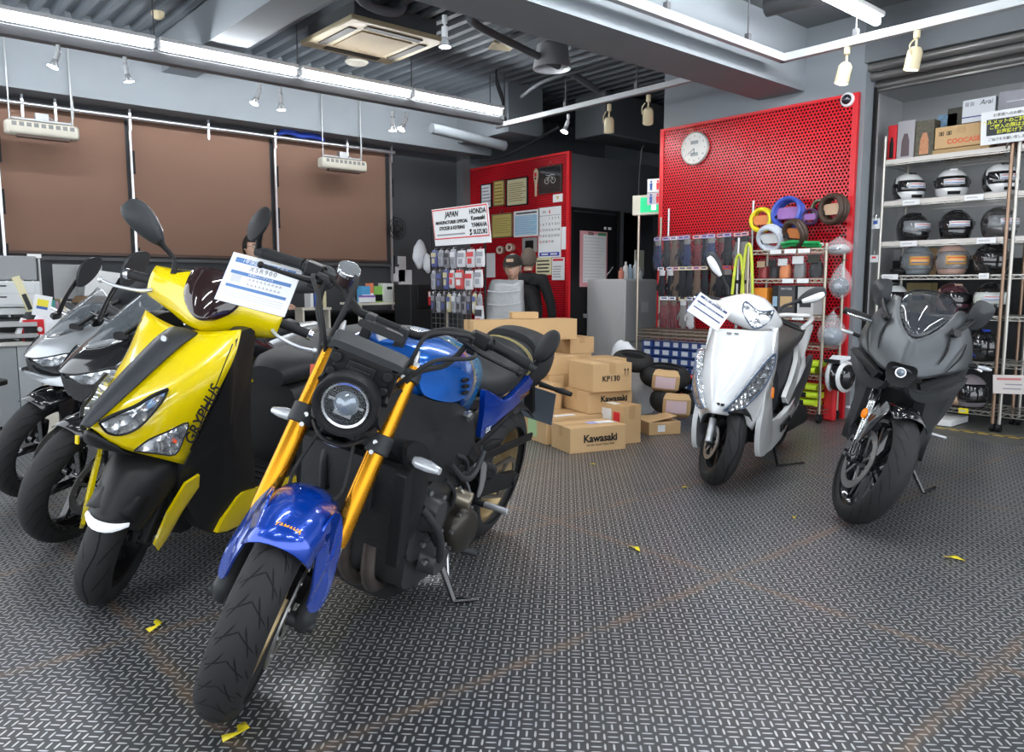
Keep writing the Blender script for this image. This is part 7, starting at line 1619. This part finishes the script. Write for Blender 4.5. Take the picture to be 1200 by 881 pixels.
for i, (px, d, w, h, tl, m, l) in enumerate(((48, 6.75, .05, .48, 20, CPAP, 'tall cream folder leaning right beside the printer'), (52, 6.80, .03, .46, 20, mat('red edged folder', (.62, .45, .45), .6), 'tall folder with red edge leaning on the cream one'), (58, 6.9, .035, .28, 0, PAPER, 'white binder, first of the upright row'), (62, 6.9, .03, .28, 0, mat('teal binder', (.05, .40, .33), .5), 'teal binder in the upright row'), (66, 6.9, .03, .27, 0, mat('mauve binder', (.35, .22, .30), .5), 'mauve binder in the upright row'), (71, 6.9, .04, .29, -4, CPAP, 'cream binder in the upright row'), (76, 6.9, .03, .27, -6, PAPER, 'white binder, last of the upright row'))):
    r = on_desk('binder', px, d, l, 'binder', 0, 'binders standing on the service desk'); MB().box((0, 0, h/2+.001), (w, .22, h)).build('cover', m, r, X=R(-tl, 'Y') if 0 else T(0, 0, 0) @ Matrix.Shear('XZ', 4, (0, 0)) @ R(-tl*.9, 'Y'), bevel=.002)
    MB().box((0, -.112, h*.6), (w*.6, .002, h*.25)).build('spine_label', PAPER if i % 2 else DARKG, r, X=R(-tl*.9, 'Y'))
for i, (px, py0, py1, d, w, m, l) in enumerate(((92, 310, 350, 7.9, .40, mat('pale grey board', (.42, .43, .44), .6), 'pale grey board leaning behind the silver motorcycle'), (106, 312, 345, 7.8, .2, MATS['pale grey board'], 'narrow grey board beside the wider one'), (125, 318, 350, 7.6, .34, PAPER, 'white colour print tilted behind the black motorcycle mirror'), (230, 318, 345, 7.9, .45, MATS['pale grey board'], 'grey board behind the yellow scooter visor'), (150, 320, 345, 7.7, .1, mat('green print', (.15, .5, .15), .6), 'small green print behind the black mirror'))):
    a = at(1, d, px, py0); b = at(1, d, px, py1); r = empty('leaning_board', T((a+b)/2) @ R(8 if i == 2 else 0, 'Y'), l, 'board', 'boards leaning under the blinds'); MB().box((0, 0, 0), (w, .01, a.z-b.z)).build('board', m, r)
    MB().box((0, .1, -(b.z)/2-.16), (.03, .03, 0.02)).build('clip', STEEL, r)
r = empty('back_shelf', T(2.2, 8.0, 0), 'long low dark shelf along the wall under the blinds', 'shelf')
MB().box((0, 0, .80), (6.0, .5, .03)).build('shelf_top', BLACKM, r); MB().box((0, .2, .40), (6.0, .03, .78)).build('back_panel', BLACKM, r)
for x in (-2.9, -1, 1, 2.9): MB().box((x, 0, .39), (.04, .48, .78)).build('side_panel', BLACKM, r)
r = on_desk('storage_box', 118, 7.0, 'wide black box with a brown lid on the desk behind the silver motorcycle', 'box'); MB().box((0, 0, .13), (.55, .3, .26)).build('case', mat('black case', (.03, .028, .027), .5), r, bevel=.01); MB().sell([(.26, 0, 0, .20, .12, 3), (.31, 0, 0, .16, .09, 3)], 2, 18).build('brown_bag', mat('brown felt', (.16, .10, .05), .8), r)
r = on_desk('desk_lamp_stand', 47, 6.95, 'slim white stand with two arms between the folders', 'stand'); 
for x in (-.02, .03): MB().cyl((x, 0, 0), (x, 0, .62), .008, n=8).build('pole', WHITEP, r)
MB().box((0, 0, .62), (.09, .04, .03)).build('head', WHITEP, r); MB().cyl((0, 0, 0), (0, 0, .01), .06).build('base', WHITEP, r)
r = on_desk('red_binder', 40, 6.42, 'red folder standing open at the edge of the desk', 'folder', 20); MB().box((0, 0, .075), (.14, .03, .15)).build('cover', INKR, r); MB().cyl((.03, -.02, .08), (.03, -.03, .08), .018).build('white_clip', WHITEP, r)
r = on_desk('white_stand', 24, 6.42, 'white tilted holder beside the red folder', 'holder', 0); MB().bar((.03, 0, .16), (-.03, 0, .01), .05, .03).build('holder', WHITEP, r); MB().box((.06, 0, .05), (.08, .08, .10)).build('black_block', BLACK, r, bevel=.004)
r = on_desk('camera_body', 42, 6.6, 'dark rounded device behind the red folder', 'device'); MB().sell([(0, 0, 0, .08, .05), (.12, 0, 0, .09, .06), (.2, 0, 0, .05, .04)], 2, 18, 3).build('case', DARKG, r); MB().sell([(.11, 0, -.062, .03, .003), (.14, 0, -.062, .03, .003)], 2, 12).build('badge', STEEL, r)
lump(at(1, 6.5, 58, 402)+V((0, 0, .0)), .09, .07, .15, BAGW, 'plastic_bag', 'crumpled white bag with a coloured print on the desk edge', 'bag', 12, .3)
r = empty('colour_leaflet', T(at(1, 6.42, 50, 355)) @ R(12, 'Y'), 'white leaflet with a yellow and blue print above the crumpled bag', 'leaflet'); MB().box((0, 0, -.02), (.11, .01, .15)).build('sheet', PAPER, r); MB().box((.0, -.006, -.0), (.07, .002, .05)).build('yellow_print', YC, r); MB().box((.0, -.006, -.035), (.07, .002, .02)).build('blue_print', INKB, r)
# ================================================================== MIDDLE SERVICE TABLE
r = empty('service_table', T(4.6, 7.2, 0), 'cream service table with a black cabinet below the papers', 'table')
MB().box((0, 0, .92), (1.15, .42, .025)).build('table_top', IVORY, r, bevel=.004)
for x in (-.55, .02, .55): MB().box((x, -.17, .455), (.03, .03, .905)).build('leg', IVORY, r); 
MB().box((.32, .0, .62), (.44, .36, .55)).build('cabinet', BLACK, r, bevel=.005)
def ontab(name, px, d, lab, cat, grp='things on the service table'): x = at(1, d, px, 340).x; return empty(name, T(x, d, .9335), lab, cat, grp)
r = ontab('card_terminal', 452, 7.1, 'white card terminal with a dark display on the service table', 'terminal'); MB().box((0, 0, .10), (.12, .12, .20)).build('case', mat('terminal white', (.68, .70, .66), .4), r, bevel=.008); MB().box((.01, -.062, .15), (.06, .004, .03)).build('display', BLACK, r)
for i, (px, w, h, m, l) in enumerate(((441, .11, .17, mat('green black box', (.25, .50, .10), .5), 'green and black box beside the card terminal'), (433, .04, .20, mat('orange red box', (.75, .22, .10), .5), 'orange red carton between the blue and green boxes'), (426, .10, .17, mat('blue box', (.08, .35, .62), .5), 'blue box at the left of the service table'))):
    r = ontab('small_carton', px, 7.12, l, 'box'); MB().box((0, 0, h/2), (w, .1, h)).build('carton', m, r, bevel=.003); MB().box((0, -.051, h*.28), (w*.9, .002, h*.4)).build('lower_print', BLACK if i == 0 else PAPER, r)
r = ontab('purple_book', 430, 7.0, 'purple and white book lying at the front of the service table', 'book'); MB().box((0, 0, .03), (.15, .08, .05)).build('pages', PAPER, r); MB().box((0, 0, .065), (.15, .085, .02)).build('cover', mat('purple cover', (.25, .12, .45), .5), r)
r = ontab('label_printer', 473, 7.15, 'flat grey machine at the right of the service table', 'machine'); MB().sell([(-.13, 0, .04, .09, .04), (0, 0, .05, .10, .05), (.13, 0, .04, .09, .04)], 0, 18, 3).build('case', mat('machine grey', (.40, .42, .44), .4), r)
r = empty('monitor_back', T(at(1, 6.6, 497, 340).x, 6.6, 0), 'black counter cabinet with a red and white tag', 'cabinet'); MB().box((0, .1, .56), (.40, .3, 1.12)).build('cabinet', BLACKM, r, bevel=.006); MB().box((0, -.06, 1.0), (.26, .02, .24)).build('screen', BLACK, r, bevel=.004); MB().box((.03, -.075, .98), (.06, .004, .14)).build('tag', INKR, r); MB().box((.03, -.078, 1.02), (.06, .004, .05)).build('tag_top', PAPER, r)
for i, (px, l, m) in enumerate(((362, 'left one of the white books under the blind', PAPER), (367, 'blue book under the blind', INKB), (372, 'second white book under the blind', PAPER), (377, 'third white book under the blind', CPAP))):
    x = at(1, 7.6, px, 350).x; tag(MB().box((0, 0, .09), (.035, .14, .18)).build('book', m, X=T(x, 7.6, .88)), l, 'book', 'books on the small shelf right of the price sign')
r = empty('small_shelf', T(at(1, 7.6, 366, 350).x, 7.6, 0), 'cream little shelf carrying books right of the price sign', 'shelf'); MB().box((0, 0, .865), (.34, .2, .025)).build('board', IVORY, r)
for x in (-.15, .15): MB().box((x, 0, .43), (.02, .18, .85)).build('side_panel', IVORY, r)
# ================================================================== HELMET RACKS
HZ = [(2.115, 0), (1.782, 1), (1.455, 2), (1.19, 3), (.878, 4), (.522, 5), (.150, 6)]
SH = mat('silver rack wire', (.50, .48, .44), .35, .8)
def hrack(y0, y1, lab, seen=True):
    c = V((6.80, (y0+y1)/2, 0)); r = empty('helmet_rack', T(c), lab, 'rack')
    for x in (6.56, 7.02):
        for y in (y0, y1):
            MB().cyl((x-c.x, y-c.y, .06), (x-c.x, y-c.y, 2.32 if y == y1 else 2.14), .0135, n=12).build('post', SH if y == y1 else mat('copper brown post', (.36, .24, .17), .4, .7), r)
            MB().cyl((x-c.x, y-c.y-.014, .032), (x-c.x, y-c.y+.014, .032), .031, n=16).build('castor', BLACKM, r)
    for z, i in HZ:
        mb = MB(); wire_shelf(mb, 6.56-c.x, 7.02-c.x, y0-c.y, y1-c.y, z-.004); mb.build('shelf', SH, r)
        if i < 3: MB().box((-.245, 0, z-.006), (.004, y1-y0-.03, .036)).build('shelf_strip', mat('pale shelf strip', (.66, .62, .58), .5), r)
hrack(1.945, 2.865, 'tall wire helmet rack in the alcove')
hrack(.98, 1.90, 'second wire rack cut by the right edge of the photo')
prof = [(.0, .0, .100, .088), (.02, .004, .118, .100), (.055, .006, .128, .112), (.10, .0, .132, .120), (.15, -.004, .130, .118), (.19, -.010, .116, .104), (.222, -.016, .088, .078), (.243, -.02, .050, .044), (.250, -.022, .012, .012)]
def hp_(z, a, lift=0):
    for i in range(len(prof)-1):
        if prof[i][0] <= z <= prof[i+1][0]: t = (z-prof[i][0])/(prof[i+1][0]-prof[i][0]); q = [prof[i][k]+(prof[i+1][k]-prof[i][k])*t for k in range(4)]; break
    return V((q[1]+(q[2]+lift)*cos(a), (q[3]+lift)*sin(a), z))
def helmet(loc, yaw, shell, lab, visor, sticker=True, jet=False, grp='helmets on the wire rack', stripe=None, s=1.0):
    r = empty('helmet', T(V(loc)) @ R(yaw) @ S(s), lab, 'helmet', grp)
    mb = MB(); mb.sell([(z, cx, 0, rx, ry) for z, cx, rx, ry in prof], 2, 32, 2.15); mb.build('shell', shell, r, sub=1)
    mb = MB(); mb.lathe([(.085, .002), (.100, -.002), (.104, .006)], (.0, 0, 0), (0, 0, 1), 32); mb.build('lower_trim', BLACKM, r, X=S(1.06, .95, 1))
    z0, z1 = (.045, .185) if jet else (.085, .175)
    rows = [[hp_(z0+(z1-z0)*i/6, radians(-72+144*j/16), .005+.004*sin(pi*i/6)) for j in range(17)] for i in range(7)]
    v = MB().grid(rows).build('visor', visor, r, solid=.002, off=1)
    for k in (-1, 1): MB().cyl(hp_(.135, radians(78*k), .0), hp_(.135, radians(78*k), .014), .018, n=18).build('visor_pivot', BLACKG, v)
    if not jet:
        mb = MB()
        for z in (.045,): mb.grid([[hp_(z+dz, radians(-22+44*j/6), .006) for j in range(7)] for dz in (-.012, .012)])
        mb.build('chin_vent', BLACKM, r, solid=.004, off=1)
        MB().sell([(-.045, .212, .0, .016, .010, 3), (.045, .212, .0, .016, .010, 3)], 1, 10).build('top_vent', shell if stripe is None else stripe, r, X=T(0, 0, 0) @ Matrix(((0, 0, 1, .05), (0, 1, 0, 0), (1, 0, 0, .0), (0, 0, 0, 1))) if 0 else T(.045, 0, .232) @ R(25, 'Y') @ T(-.0, 0, 0) @ S(1, .6, 1) @ T(-.212, 0, 0) @ S(1))
    if sticker:
        rows = [[hp_(z0+(z1-z0)*t, radians(-34+68*j/8), .0135) for j in range(9)] for t in (.25, .50, .75)]
        k = MB().grid(rows).build('visor_sticker', mat('amber shield sticker', (.72, .40, .12), .5) if jet else mat('white visor sticker', (.70, .72, .75), .5), v, solid=.0006, off=1)
        for t, m in ((.62, INKR), (.40, INKB)):
            rows = [[hp_(z0+(z1-z0)*q, radians(-28+56*j/8), .0150) for j in range(9)] for q in (t-.025, t+.025)]; MB().grid(rows).build('sticker_print', m, k, solid=.0004, off=1)
    if stripe is not None and not jet:
        rows = [[hp_(z, radians(a0+j*6), .003) for j in range(8)] for z, a0 in ((.03, 60), (.08, 75), (.14, 85), (.20, 95))]; mb = MB().grid(rows)
        rows = [[hp_(z, -radians(a0+j*6), .003) for j in range(8)] for z, a0 in ((.03, 60), (.08, 75), (.14, 85), (.20, 95))]; mb.grid(rows); mb.build('side_stripe', stripe, r, solid=.001, off=1)
    return r
WHH = mat('white helmet shell', (.78, .79, .80), .15, 0, coat=1); BKH = mat('black helmet shell', (.015, .015, .016), .12, 0, coat=1); GMH = mat('gunmetal helmet shell', (.12, .115, .115), .2, .5, coat=1); PKH = mat('pink beige helmet shell', (.62, .40, .33), .25, 0, coat=1); GRH = mat('grey helmet shell', (.22, .25, .27), .25, 0, coat=1); WIN = mat('wine black shell', (.08, .03, .04), .12, coat=1)
VDK = mat('dark visor', (.01, .01, .012), .05, coat=1); VCL = mat('clear visor', (.30, .32, .34), .04, 0, alpha=.45, coat=1)
def hy(px, z): return at(0, 6.74, px, 250).y
FY = 205
for px, zi, sh, lab, vis, st, jet, yw, stp in (
    (1063, 1, WHH, 'white helmet turned to the right, left end of the top helmet row', VDK, True, False, 232, BKH), (1113, 1, WHH, 'white helmet facing front, middle of the top helmet row', VDK, True, False, 208, None), (1170, 1, WHH, 'white and black helmet at the right of the top helmet row', VDK, True, False, 226, BKH),
    (1071, 2, BKH, 'glossy black helmet turned aside, left end of the second row', VCL, True, False, 238, None), (1121, 2, BKH, 'black helmet facing front, middle of the second row', VDK, True, False, 212, None), (1172, 2, GMH, 'gunmetal helmet with pale reflections, right end of the second row', VCL, True, False, 232, None),
    (1078, 3, GRH, 'grey open face helmet with amber shield sticker, left of the third row', VCL, True, True, 210, None), (1119, 3, PKH, 'pink beige open face helmet, middle of the third row', VCL, True, True, 214, None), (1166, 3, BKH, 'black helmet with silver top vents, right end of the third row', VDK, False, False, 210, STEEL),
    (1124, 4, WIN, 'black helmet with pink white top pattern behind the sport motorcycle screen', VDK, False, False, 235, PKH), (1168, 4, BKH, 'black helmet with a white face plate and green print in the fourth row', mat('white green face', (.62, .66, .62), .3), True, False, 205, None), (1052, 4, WHH, 'black and white helmet partly hidden behind the sport motorcycle mirror', VDK, False, False, 215, BKH),
    (1160, 5, BKH, 'black helmet with blue and white stripes in the fifth row', VDK, False, False, 240, mat('blue helmet stripe', (.04, .08, .5), .2)), (1118, 5, BKH, 'plain black helmet in the fifth row behind the cowl', VDK, False, False, 215, None),
    (1152, 6, mat('mauve grey helmet shell', (.26, .23, .25), .35), 'mauve grey open face helmet on the lowest shelf', VDK, False, True, 205, None)):
    helmet((6.74, hy(px, 0), HZ[zi][0]+.002), yw, sh, lab, vis, st, jet, stripe=stp)
# price cards along the shelf edges
for px, zi, m, l in ((1067, 1, PAPER, 'white price strip under the left white helmet'), (1140, 1, PAPER, 'long white price strip under the top row, right'), (1067, 2, PAPER, 'white price strip with red print under the left black helmet'), (1158, 2, PAPER, 'white price strip under the gunmetal helmet'), (1047, 3, PAPER, 'white price strip at the left of the third helmet shelf'), (1158, 3, PAPER, 'white price card on the third helmet shelf, right'), (1145, 6, YC, 'yellow price card on the lowest helmet shelf')):
    c = at(0, 6.535, px, 250); w = .13 if 'strip' in l else .07
    r = empty('price_card', T(6.535, c.y, HZ[zi][0]-.012), l, 'price card'); MB().box((0, 0, 0), (.003, w, .042)).build('card', m, r); MB().box((-.002, w*.1, 0), (.001, w*.6, .012)).build('print', MATS['pale grey line'], r)
# red and white sign hanging on the front post
a = at(0, 6.50, 1167, 440); b = at(0, 6.50, 1198, 461); r = empty('hanging_notice', basis((a+b)/2, (0, -1, .06), (0, .06, 1)), 'tilted white notice with red writing on the rack post', 'notice')
MB().box((0, 0, 0), (.21, .14, .003)).build('sheet', mat('warm white paper', (.78, .72, .70), .6), r); MB().box((0, .04, .002), (.16, .016, .0008)).build('red_print', mat('faint red print', (.65, .25, .25), .6), r); MB().box((.03, .0, .002), (.11, .009, .0008)).build('grey_print', MATS['grey print'], r); MB().box((.02, -.032, .002), (.12, .009, .0008)).build('grey_print', MATS['grey print'], r)
for px, py, l in ((1026, 262, 'white tag with a blue mark on the rack post'), (1024, 303, 'small white tag with red print on the rack post')):
    c = at(0, 6.53, px, py); r = empty('hanging_tag', T(c), l, 'tag'); MB().box((0, 0, 0), (.003, .075, .085 if py < 300 else .06)).build('card', PAPER, r); MB().box((-.002, 0, .01), (.001, .035, .03 if py < 300 else .015)).build('mark', INKB if py < 300 else INKR, r); MB().tube([(0, 0, .04), (.01, 0, .07)], .002, 5, 0).build('string', STEEL, r)
# goods on the top shelf
TZ = HZ[0][0]+.001
def topbox(px0, px1, h, d, z, m, lab, x=6.60, name='stock_box'):
    y0 = at(0, x, px0, 170).y; y1 = at(0, x, px1, 170).y; r = empty(name, basis((x, (y0+y1)/2, z), (0, -1, 0), (0, 0, 1)), lab, 'box', 'boxes on top of the helmet rack'); w = abs(y0-y1)
    MB().box((0, h/2, -d/2), (w, h, d)).build('carton', m, r, bevel=.003); return r, w
r, w = topbox(1095, 1157, .165, .32, TZ+.055, CARD, 'brown carton with red lettering on top of the helmet rack')
lettering('COOCASE', .05, T(.02, .045, .001), mat('orange red ink', (.75, .10, .03), .5), r, bold=.0012); mb = MB(); mb.box((.0*w, .125, .001), (.06, .05, .001)); mb.build('tape', CARD2, r)
mb = MB()
for x in (-.14, -.085): mb.box((x, .125, .001), (.032, .004, .001)); mb.box((x, .100, .001), (.032, .004, .001)); mb.box((x-.015, .112, .001), (.004, .028, .001)); mb.box((x+.015, .112, .001), (.004, .028, .001)); mb.box((x, .112, .001), (.010, .018, .001))
mb.build('handling_marks', INK, r)
topbox(1093, 1160, .05, .33, TZ, mat('flat brown carton', (.45, .30, .14), .7), 'flat brown carton under the brown lettered carton')
r, w = topbox(1125, 1163, .17, .30, TZ+.225, mat('white blue carton', (.62, .64, .68), .5), 'white carton lettered Arai at the top of the rack')
lettering('Arai', .05, T(.05, .135, .001), INK, r, shear=.25); mb = MB(); mb.box((0, .04, .001), (w, .008, .001)); mb.build('blue_line', mat('navy line', (.02, .03, .2), .5), r)
for x in (-.08, -.045): MB().box((x, .135, .001), (.026, .03, .001)).build('handling_mark', MATS['grey print'], r)
r, w = topbox(1166, 1215, .26, .34, TZ+.155, mat('dark silver carton', (.14, .14, .16), .35, .3), 'dark silver carton at the right top corner')
for y_, s_ in ((.18, .16), (.12, .2)): MB().box((0, y_, .001), (s_, .008, .001)).build('pale_print', mat('pale print', (.5, .5, .55)), r)
MB().box((.05, .03, .001), (.09, .05, .001)).build('white_label', PAPER, r)
topbox(1168, 1215, .15, .34, TZ, mat('dark brown carton', (.12, .06, .05), .6), 'dark brown carton under the silver one')
for px0, px1, h, m, m2, l in ((1040, 1050, .30, INKR, BLACKM, 'poster box with a red and black edge, left end of the top shelf'), (1051, 1071, .32, mat('grey photo print', (.42, .40, .42), .5), mat('dark photo print', (.12, .08, .09), .5), 'poster box with a dark haired figure print'), (1072, 1094, .30, mat('forest photo print', (.10, .09, .06), .5, noise=.8, nscale=40), mat('orange people print', (.55, .25, .12), .5, noise=.5, nscale=60), 'poster box with a forest and people print')):
    r, w = topbox(px0, px1, h, .12, TZ, m, l, 6.64)
    MB().sell([(h*.12, 0, .001, w*.25, .001, 3), (h*.5, 0, .001, w*.22, .001, 2.2), (h*.68, 0, .001, w*.10, .001)], 1, 14).build('printed_figure', m2, r)
r, w = topbox(1097, 1120, .28, .10, TZ+.10, mat('sky blue photo print', (.22, .38, .55), .5, noise=.6, nscale=30), 'poster box with a blue and orange print behind the brown carton', 6.93)
r, w = topbox(1108, 1126, .36, .10, TZ+.06, mat('dark forest print', (.07, .07, .05), .5, noise=.9, nscale=60), 'dark forest print box behind the white Arai carton', 6.93)
# sign in front of the cartons
a = at(0, 6.50, 1151, 130); b = at(0, 6.50, 1215, 165); r = empty('shop_sign', basis((a+b)/2+V((0, 0, .0)), (0, -1, 0.0), (-.1, 0, 1)), 'white sign with yellow writing on a dark band before the cartons', 'sign')
w = abs(a.y-b.y); MB().box((0, 0, 0), (w, .235, .006)).build('board', PAPER, r); MB().box((.02, .002, .0035), (w*.90, .115, .001)).build('dark_band', mat('dark band', (.04, .045, .05), .5), r)
lettering('お客様へのお願い', .026, T(-.0, .085, .004), DARKG, r); yk = mat('yellow print', (.75, .78, .05), .5)
for i, s_ in enumerate(('ヘルメットのご試着', 'ご購入の際はまず', 'お声掛け下さい')): lettering(s_, .034, T(-.02+.03*i, .038-.036*i, .0045), yk, r, bold=.0006)
lettering('ご協力をお願い致します', .024, T(0, -.085, .004), INK, r)
MB().bar((0, -.11, -.01), (0, -.16, .04), .01, .01).build('clip', STEEL, r)
# under and beside the racks
r = empty('flat_box', T(6.50, 2.33, .0), 'white flat tray on the floor beside the lowest helmet shelf', 'tray'); MB().box((.18, .05, .03), (.36, .34, .05)).build('tray', PAPER, r, bevel=.004)
r = empty('brown_carton', T(7.1, 2.72, 1.195), 'tall brown carton at the left behind the third helmet row', 'box'); MB().box((0, 0, .115), (.14, .16, .23)).build('carton', CARD, r)
r = empty('brown_carton', T(7.1, 2.72, .88), 'brown carton with a black print behind the sport motorcycle mirror', 'box'); MB().box((0, 0, .125), (.14, .2, .25)).build('carton', mat('olive carton', (.36, .28, .13), .7), r); MB().box((-.071, 0, .12), (.002, .1, .04)).build('print', INK, r)
lump((6.68, 2.74, 1.195), .10, .08, .03, BLACKM, 'folded_cloth', 'black folded cloth at the left of the third helmet shelf', 'cloth', 6, .3)
lump((6.75, 2.55, .525), .14, .12, .10, GREYD, 'goods_bag', 'grey bagged goods behind the sport motorcycle', 'bag', 7, .3)
lump((6.72, 2.30, .155), .12, .12, .09, mat('tan card'), 'goods_bag', 'brown bagged goods low on the rack', 'bag', 8, .3)
# ================================================================== PAPER SIGNS ON THE BIKES
def scribble(r, w, h):
    rn = random.Random(4); mb = MB()
    for row in range(2):
        for i in range(9):
            x = (-.15+.055*i)*w; y = (.03-.10*row)*h; mb.tube([(x, y-.02*h, .0008), (x+.012*w, y+.025*h, .0008), (x+.02*w, y-.01*h, .0008), (x+.032*w, y+rn.uniform(-.02, .02)*h, .0008)], .0006, 4, 3)
    mb.build('handwriting', mat('thin grey ink'), r)
def bikesign(px, dp, lab, hdr, big, tx, par=None):
    """four measured corners (tl, tr, br, bl) at measured depths: one stiff sheet hanging on the bike"""
    P = [V((0, 0, CAM_H))+ray(*p)*d for p, d in zip(px, dp)]
    c = sum(P, V())/4; X_ = (P[1]-P[0])+(P[2]-P[3]); Y_ = (P[0]-P[3])+(P[1]-P[2]); w = X_.length/2; h = Y_.length/2
    M = basis(c, X_, Y_); r = empty('price_sign', M, lab, 'sign')
    MB().box((0, 0, -.0015), (w, h, .003)).build('sheet', PAPER, r); MB().box((-.003, .0, -.0045), (w, h, .002)).build('blue_backing', INKB, r)
    blue = mat('steel blue print', (.10, .22, .48), .5) if big else mat('navy print', (.03, .05, .16), .5)
    for y, t, x in ((.37, .10, 0), (.12, .07, 0), (-.16, .06, 0)): MB().box((x*w, y*h, .0004), (w*.86, h*t, .0005)).build('header_band', blue, r)
    lettering(hdr, h*.10, T(0, .37*h, .0010), PAPER, r, shear=.2)
    if tx: lettering(tx, h*.13, T(0, .245*h, .0006), mat('thin grey ink', (.25, .25, .3), .6), r, space=1.4)
    lettering('3年安心メンテナンス', h*.055, T(0, .12*h, .0010), PAPER, r); MB().box((-.33*w, .0, .0004), (w*.14, h*.15, .0004)).build('grey_field', mat('very pale grey', (.62, .63, .66), .6), r)
    scribble(r, w, h)
    lines(r, w, h, 3, -.26, -.36, -.42, .42, m=mat('pale grey line'), th=.06, z=.0004)
    mb = MB(); mb.box((.12*w, h*.53, .004), (.03, .02, .012)); mb.tube([(.12*w, h*.52, 0), (.14*w, h*.62, -.02), (.16*w, h*.75, -.05)], .003, 6, 3); mb.build('clip', IVORY, r); return r
bikesign([(273, 295), (354, 315), (334, 372), (252, 350)], (2.30, 2.27, 2.23, 2.26), 'white price sign with blue bands hung between the yellow scooter and the blue motorcycle', '1年保証付ファイナル', True, 'XSR900')
bikesign([(820, 342), (857, 366), (840, 388), (806, 364)], (3.98, 3.95, 3.92, 3.95), 'white sign with dark bands on the handlebar of the white scooter', 'お買い得プライス車', False, '')
# silver clamp of the sign on the bar mirror
# ================================================================== YELLOW TAPE SCRAPS ON THE FLOOR
YT = mat('yellow tape scrap', (.85, .70, .02), .45)
for i, (px, py, s, l) in enumerate(((276, 861, .035, 'crumpled yellow scrap on the floor before the front tyre of the blue motorcycle'), (182, 735, .035, 'yellow scrap on the floor before the yellow scooter'), (745, 643, .03, 'yellow scrap near the middle of the empty floor'), (1119, 655, .035, 'yellow scrap on the floor right of the sport motorcycle'), (695, 544, .02, 'tiny yellow scrap before the cardboard boxes'), (803, 571, .022, 'tiny yellow scrap left of the white scooter front tyre'), (931, 606, .018, 'tiny yellow scrap between the white scooter and the sport motorcycle'))):
    c = at(2, .004, px, py); mb = MB(); a = i*1.3
    M = T(c) @ R(30*i); k = s
    mb.add([V((-k, -.3*k, 0)), V((.1*k, -.5*k, .3*k)), V((.2*k, .1*k, .1*k)), V((-.9*k, .25*k, .2*k)), V((1.1*k, .2*k, 0)), V((1.0*k, .8*k, .25*k)), V((.3*k, .5*k, .35*k))], [(0, 1, 2, 3), (1, 4, 5, 6, 2)])
    tag(mb.build('tape_scrap', YT, X=M, solid=.001), l, 'scrap', 'yellow tape scraps on the floor')
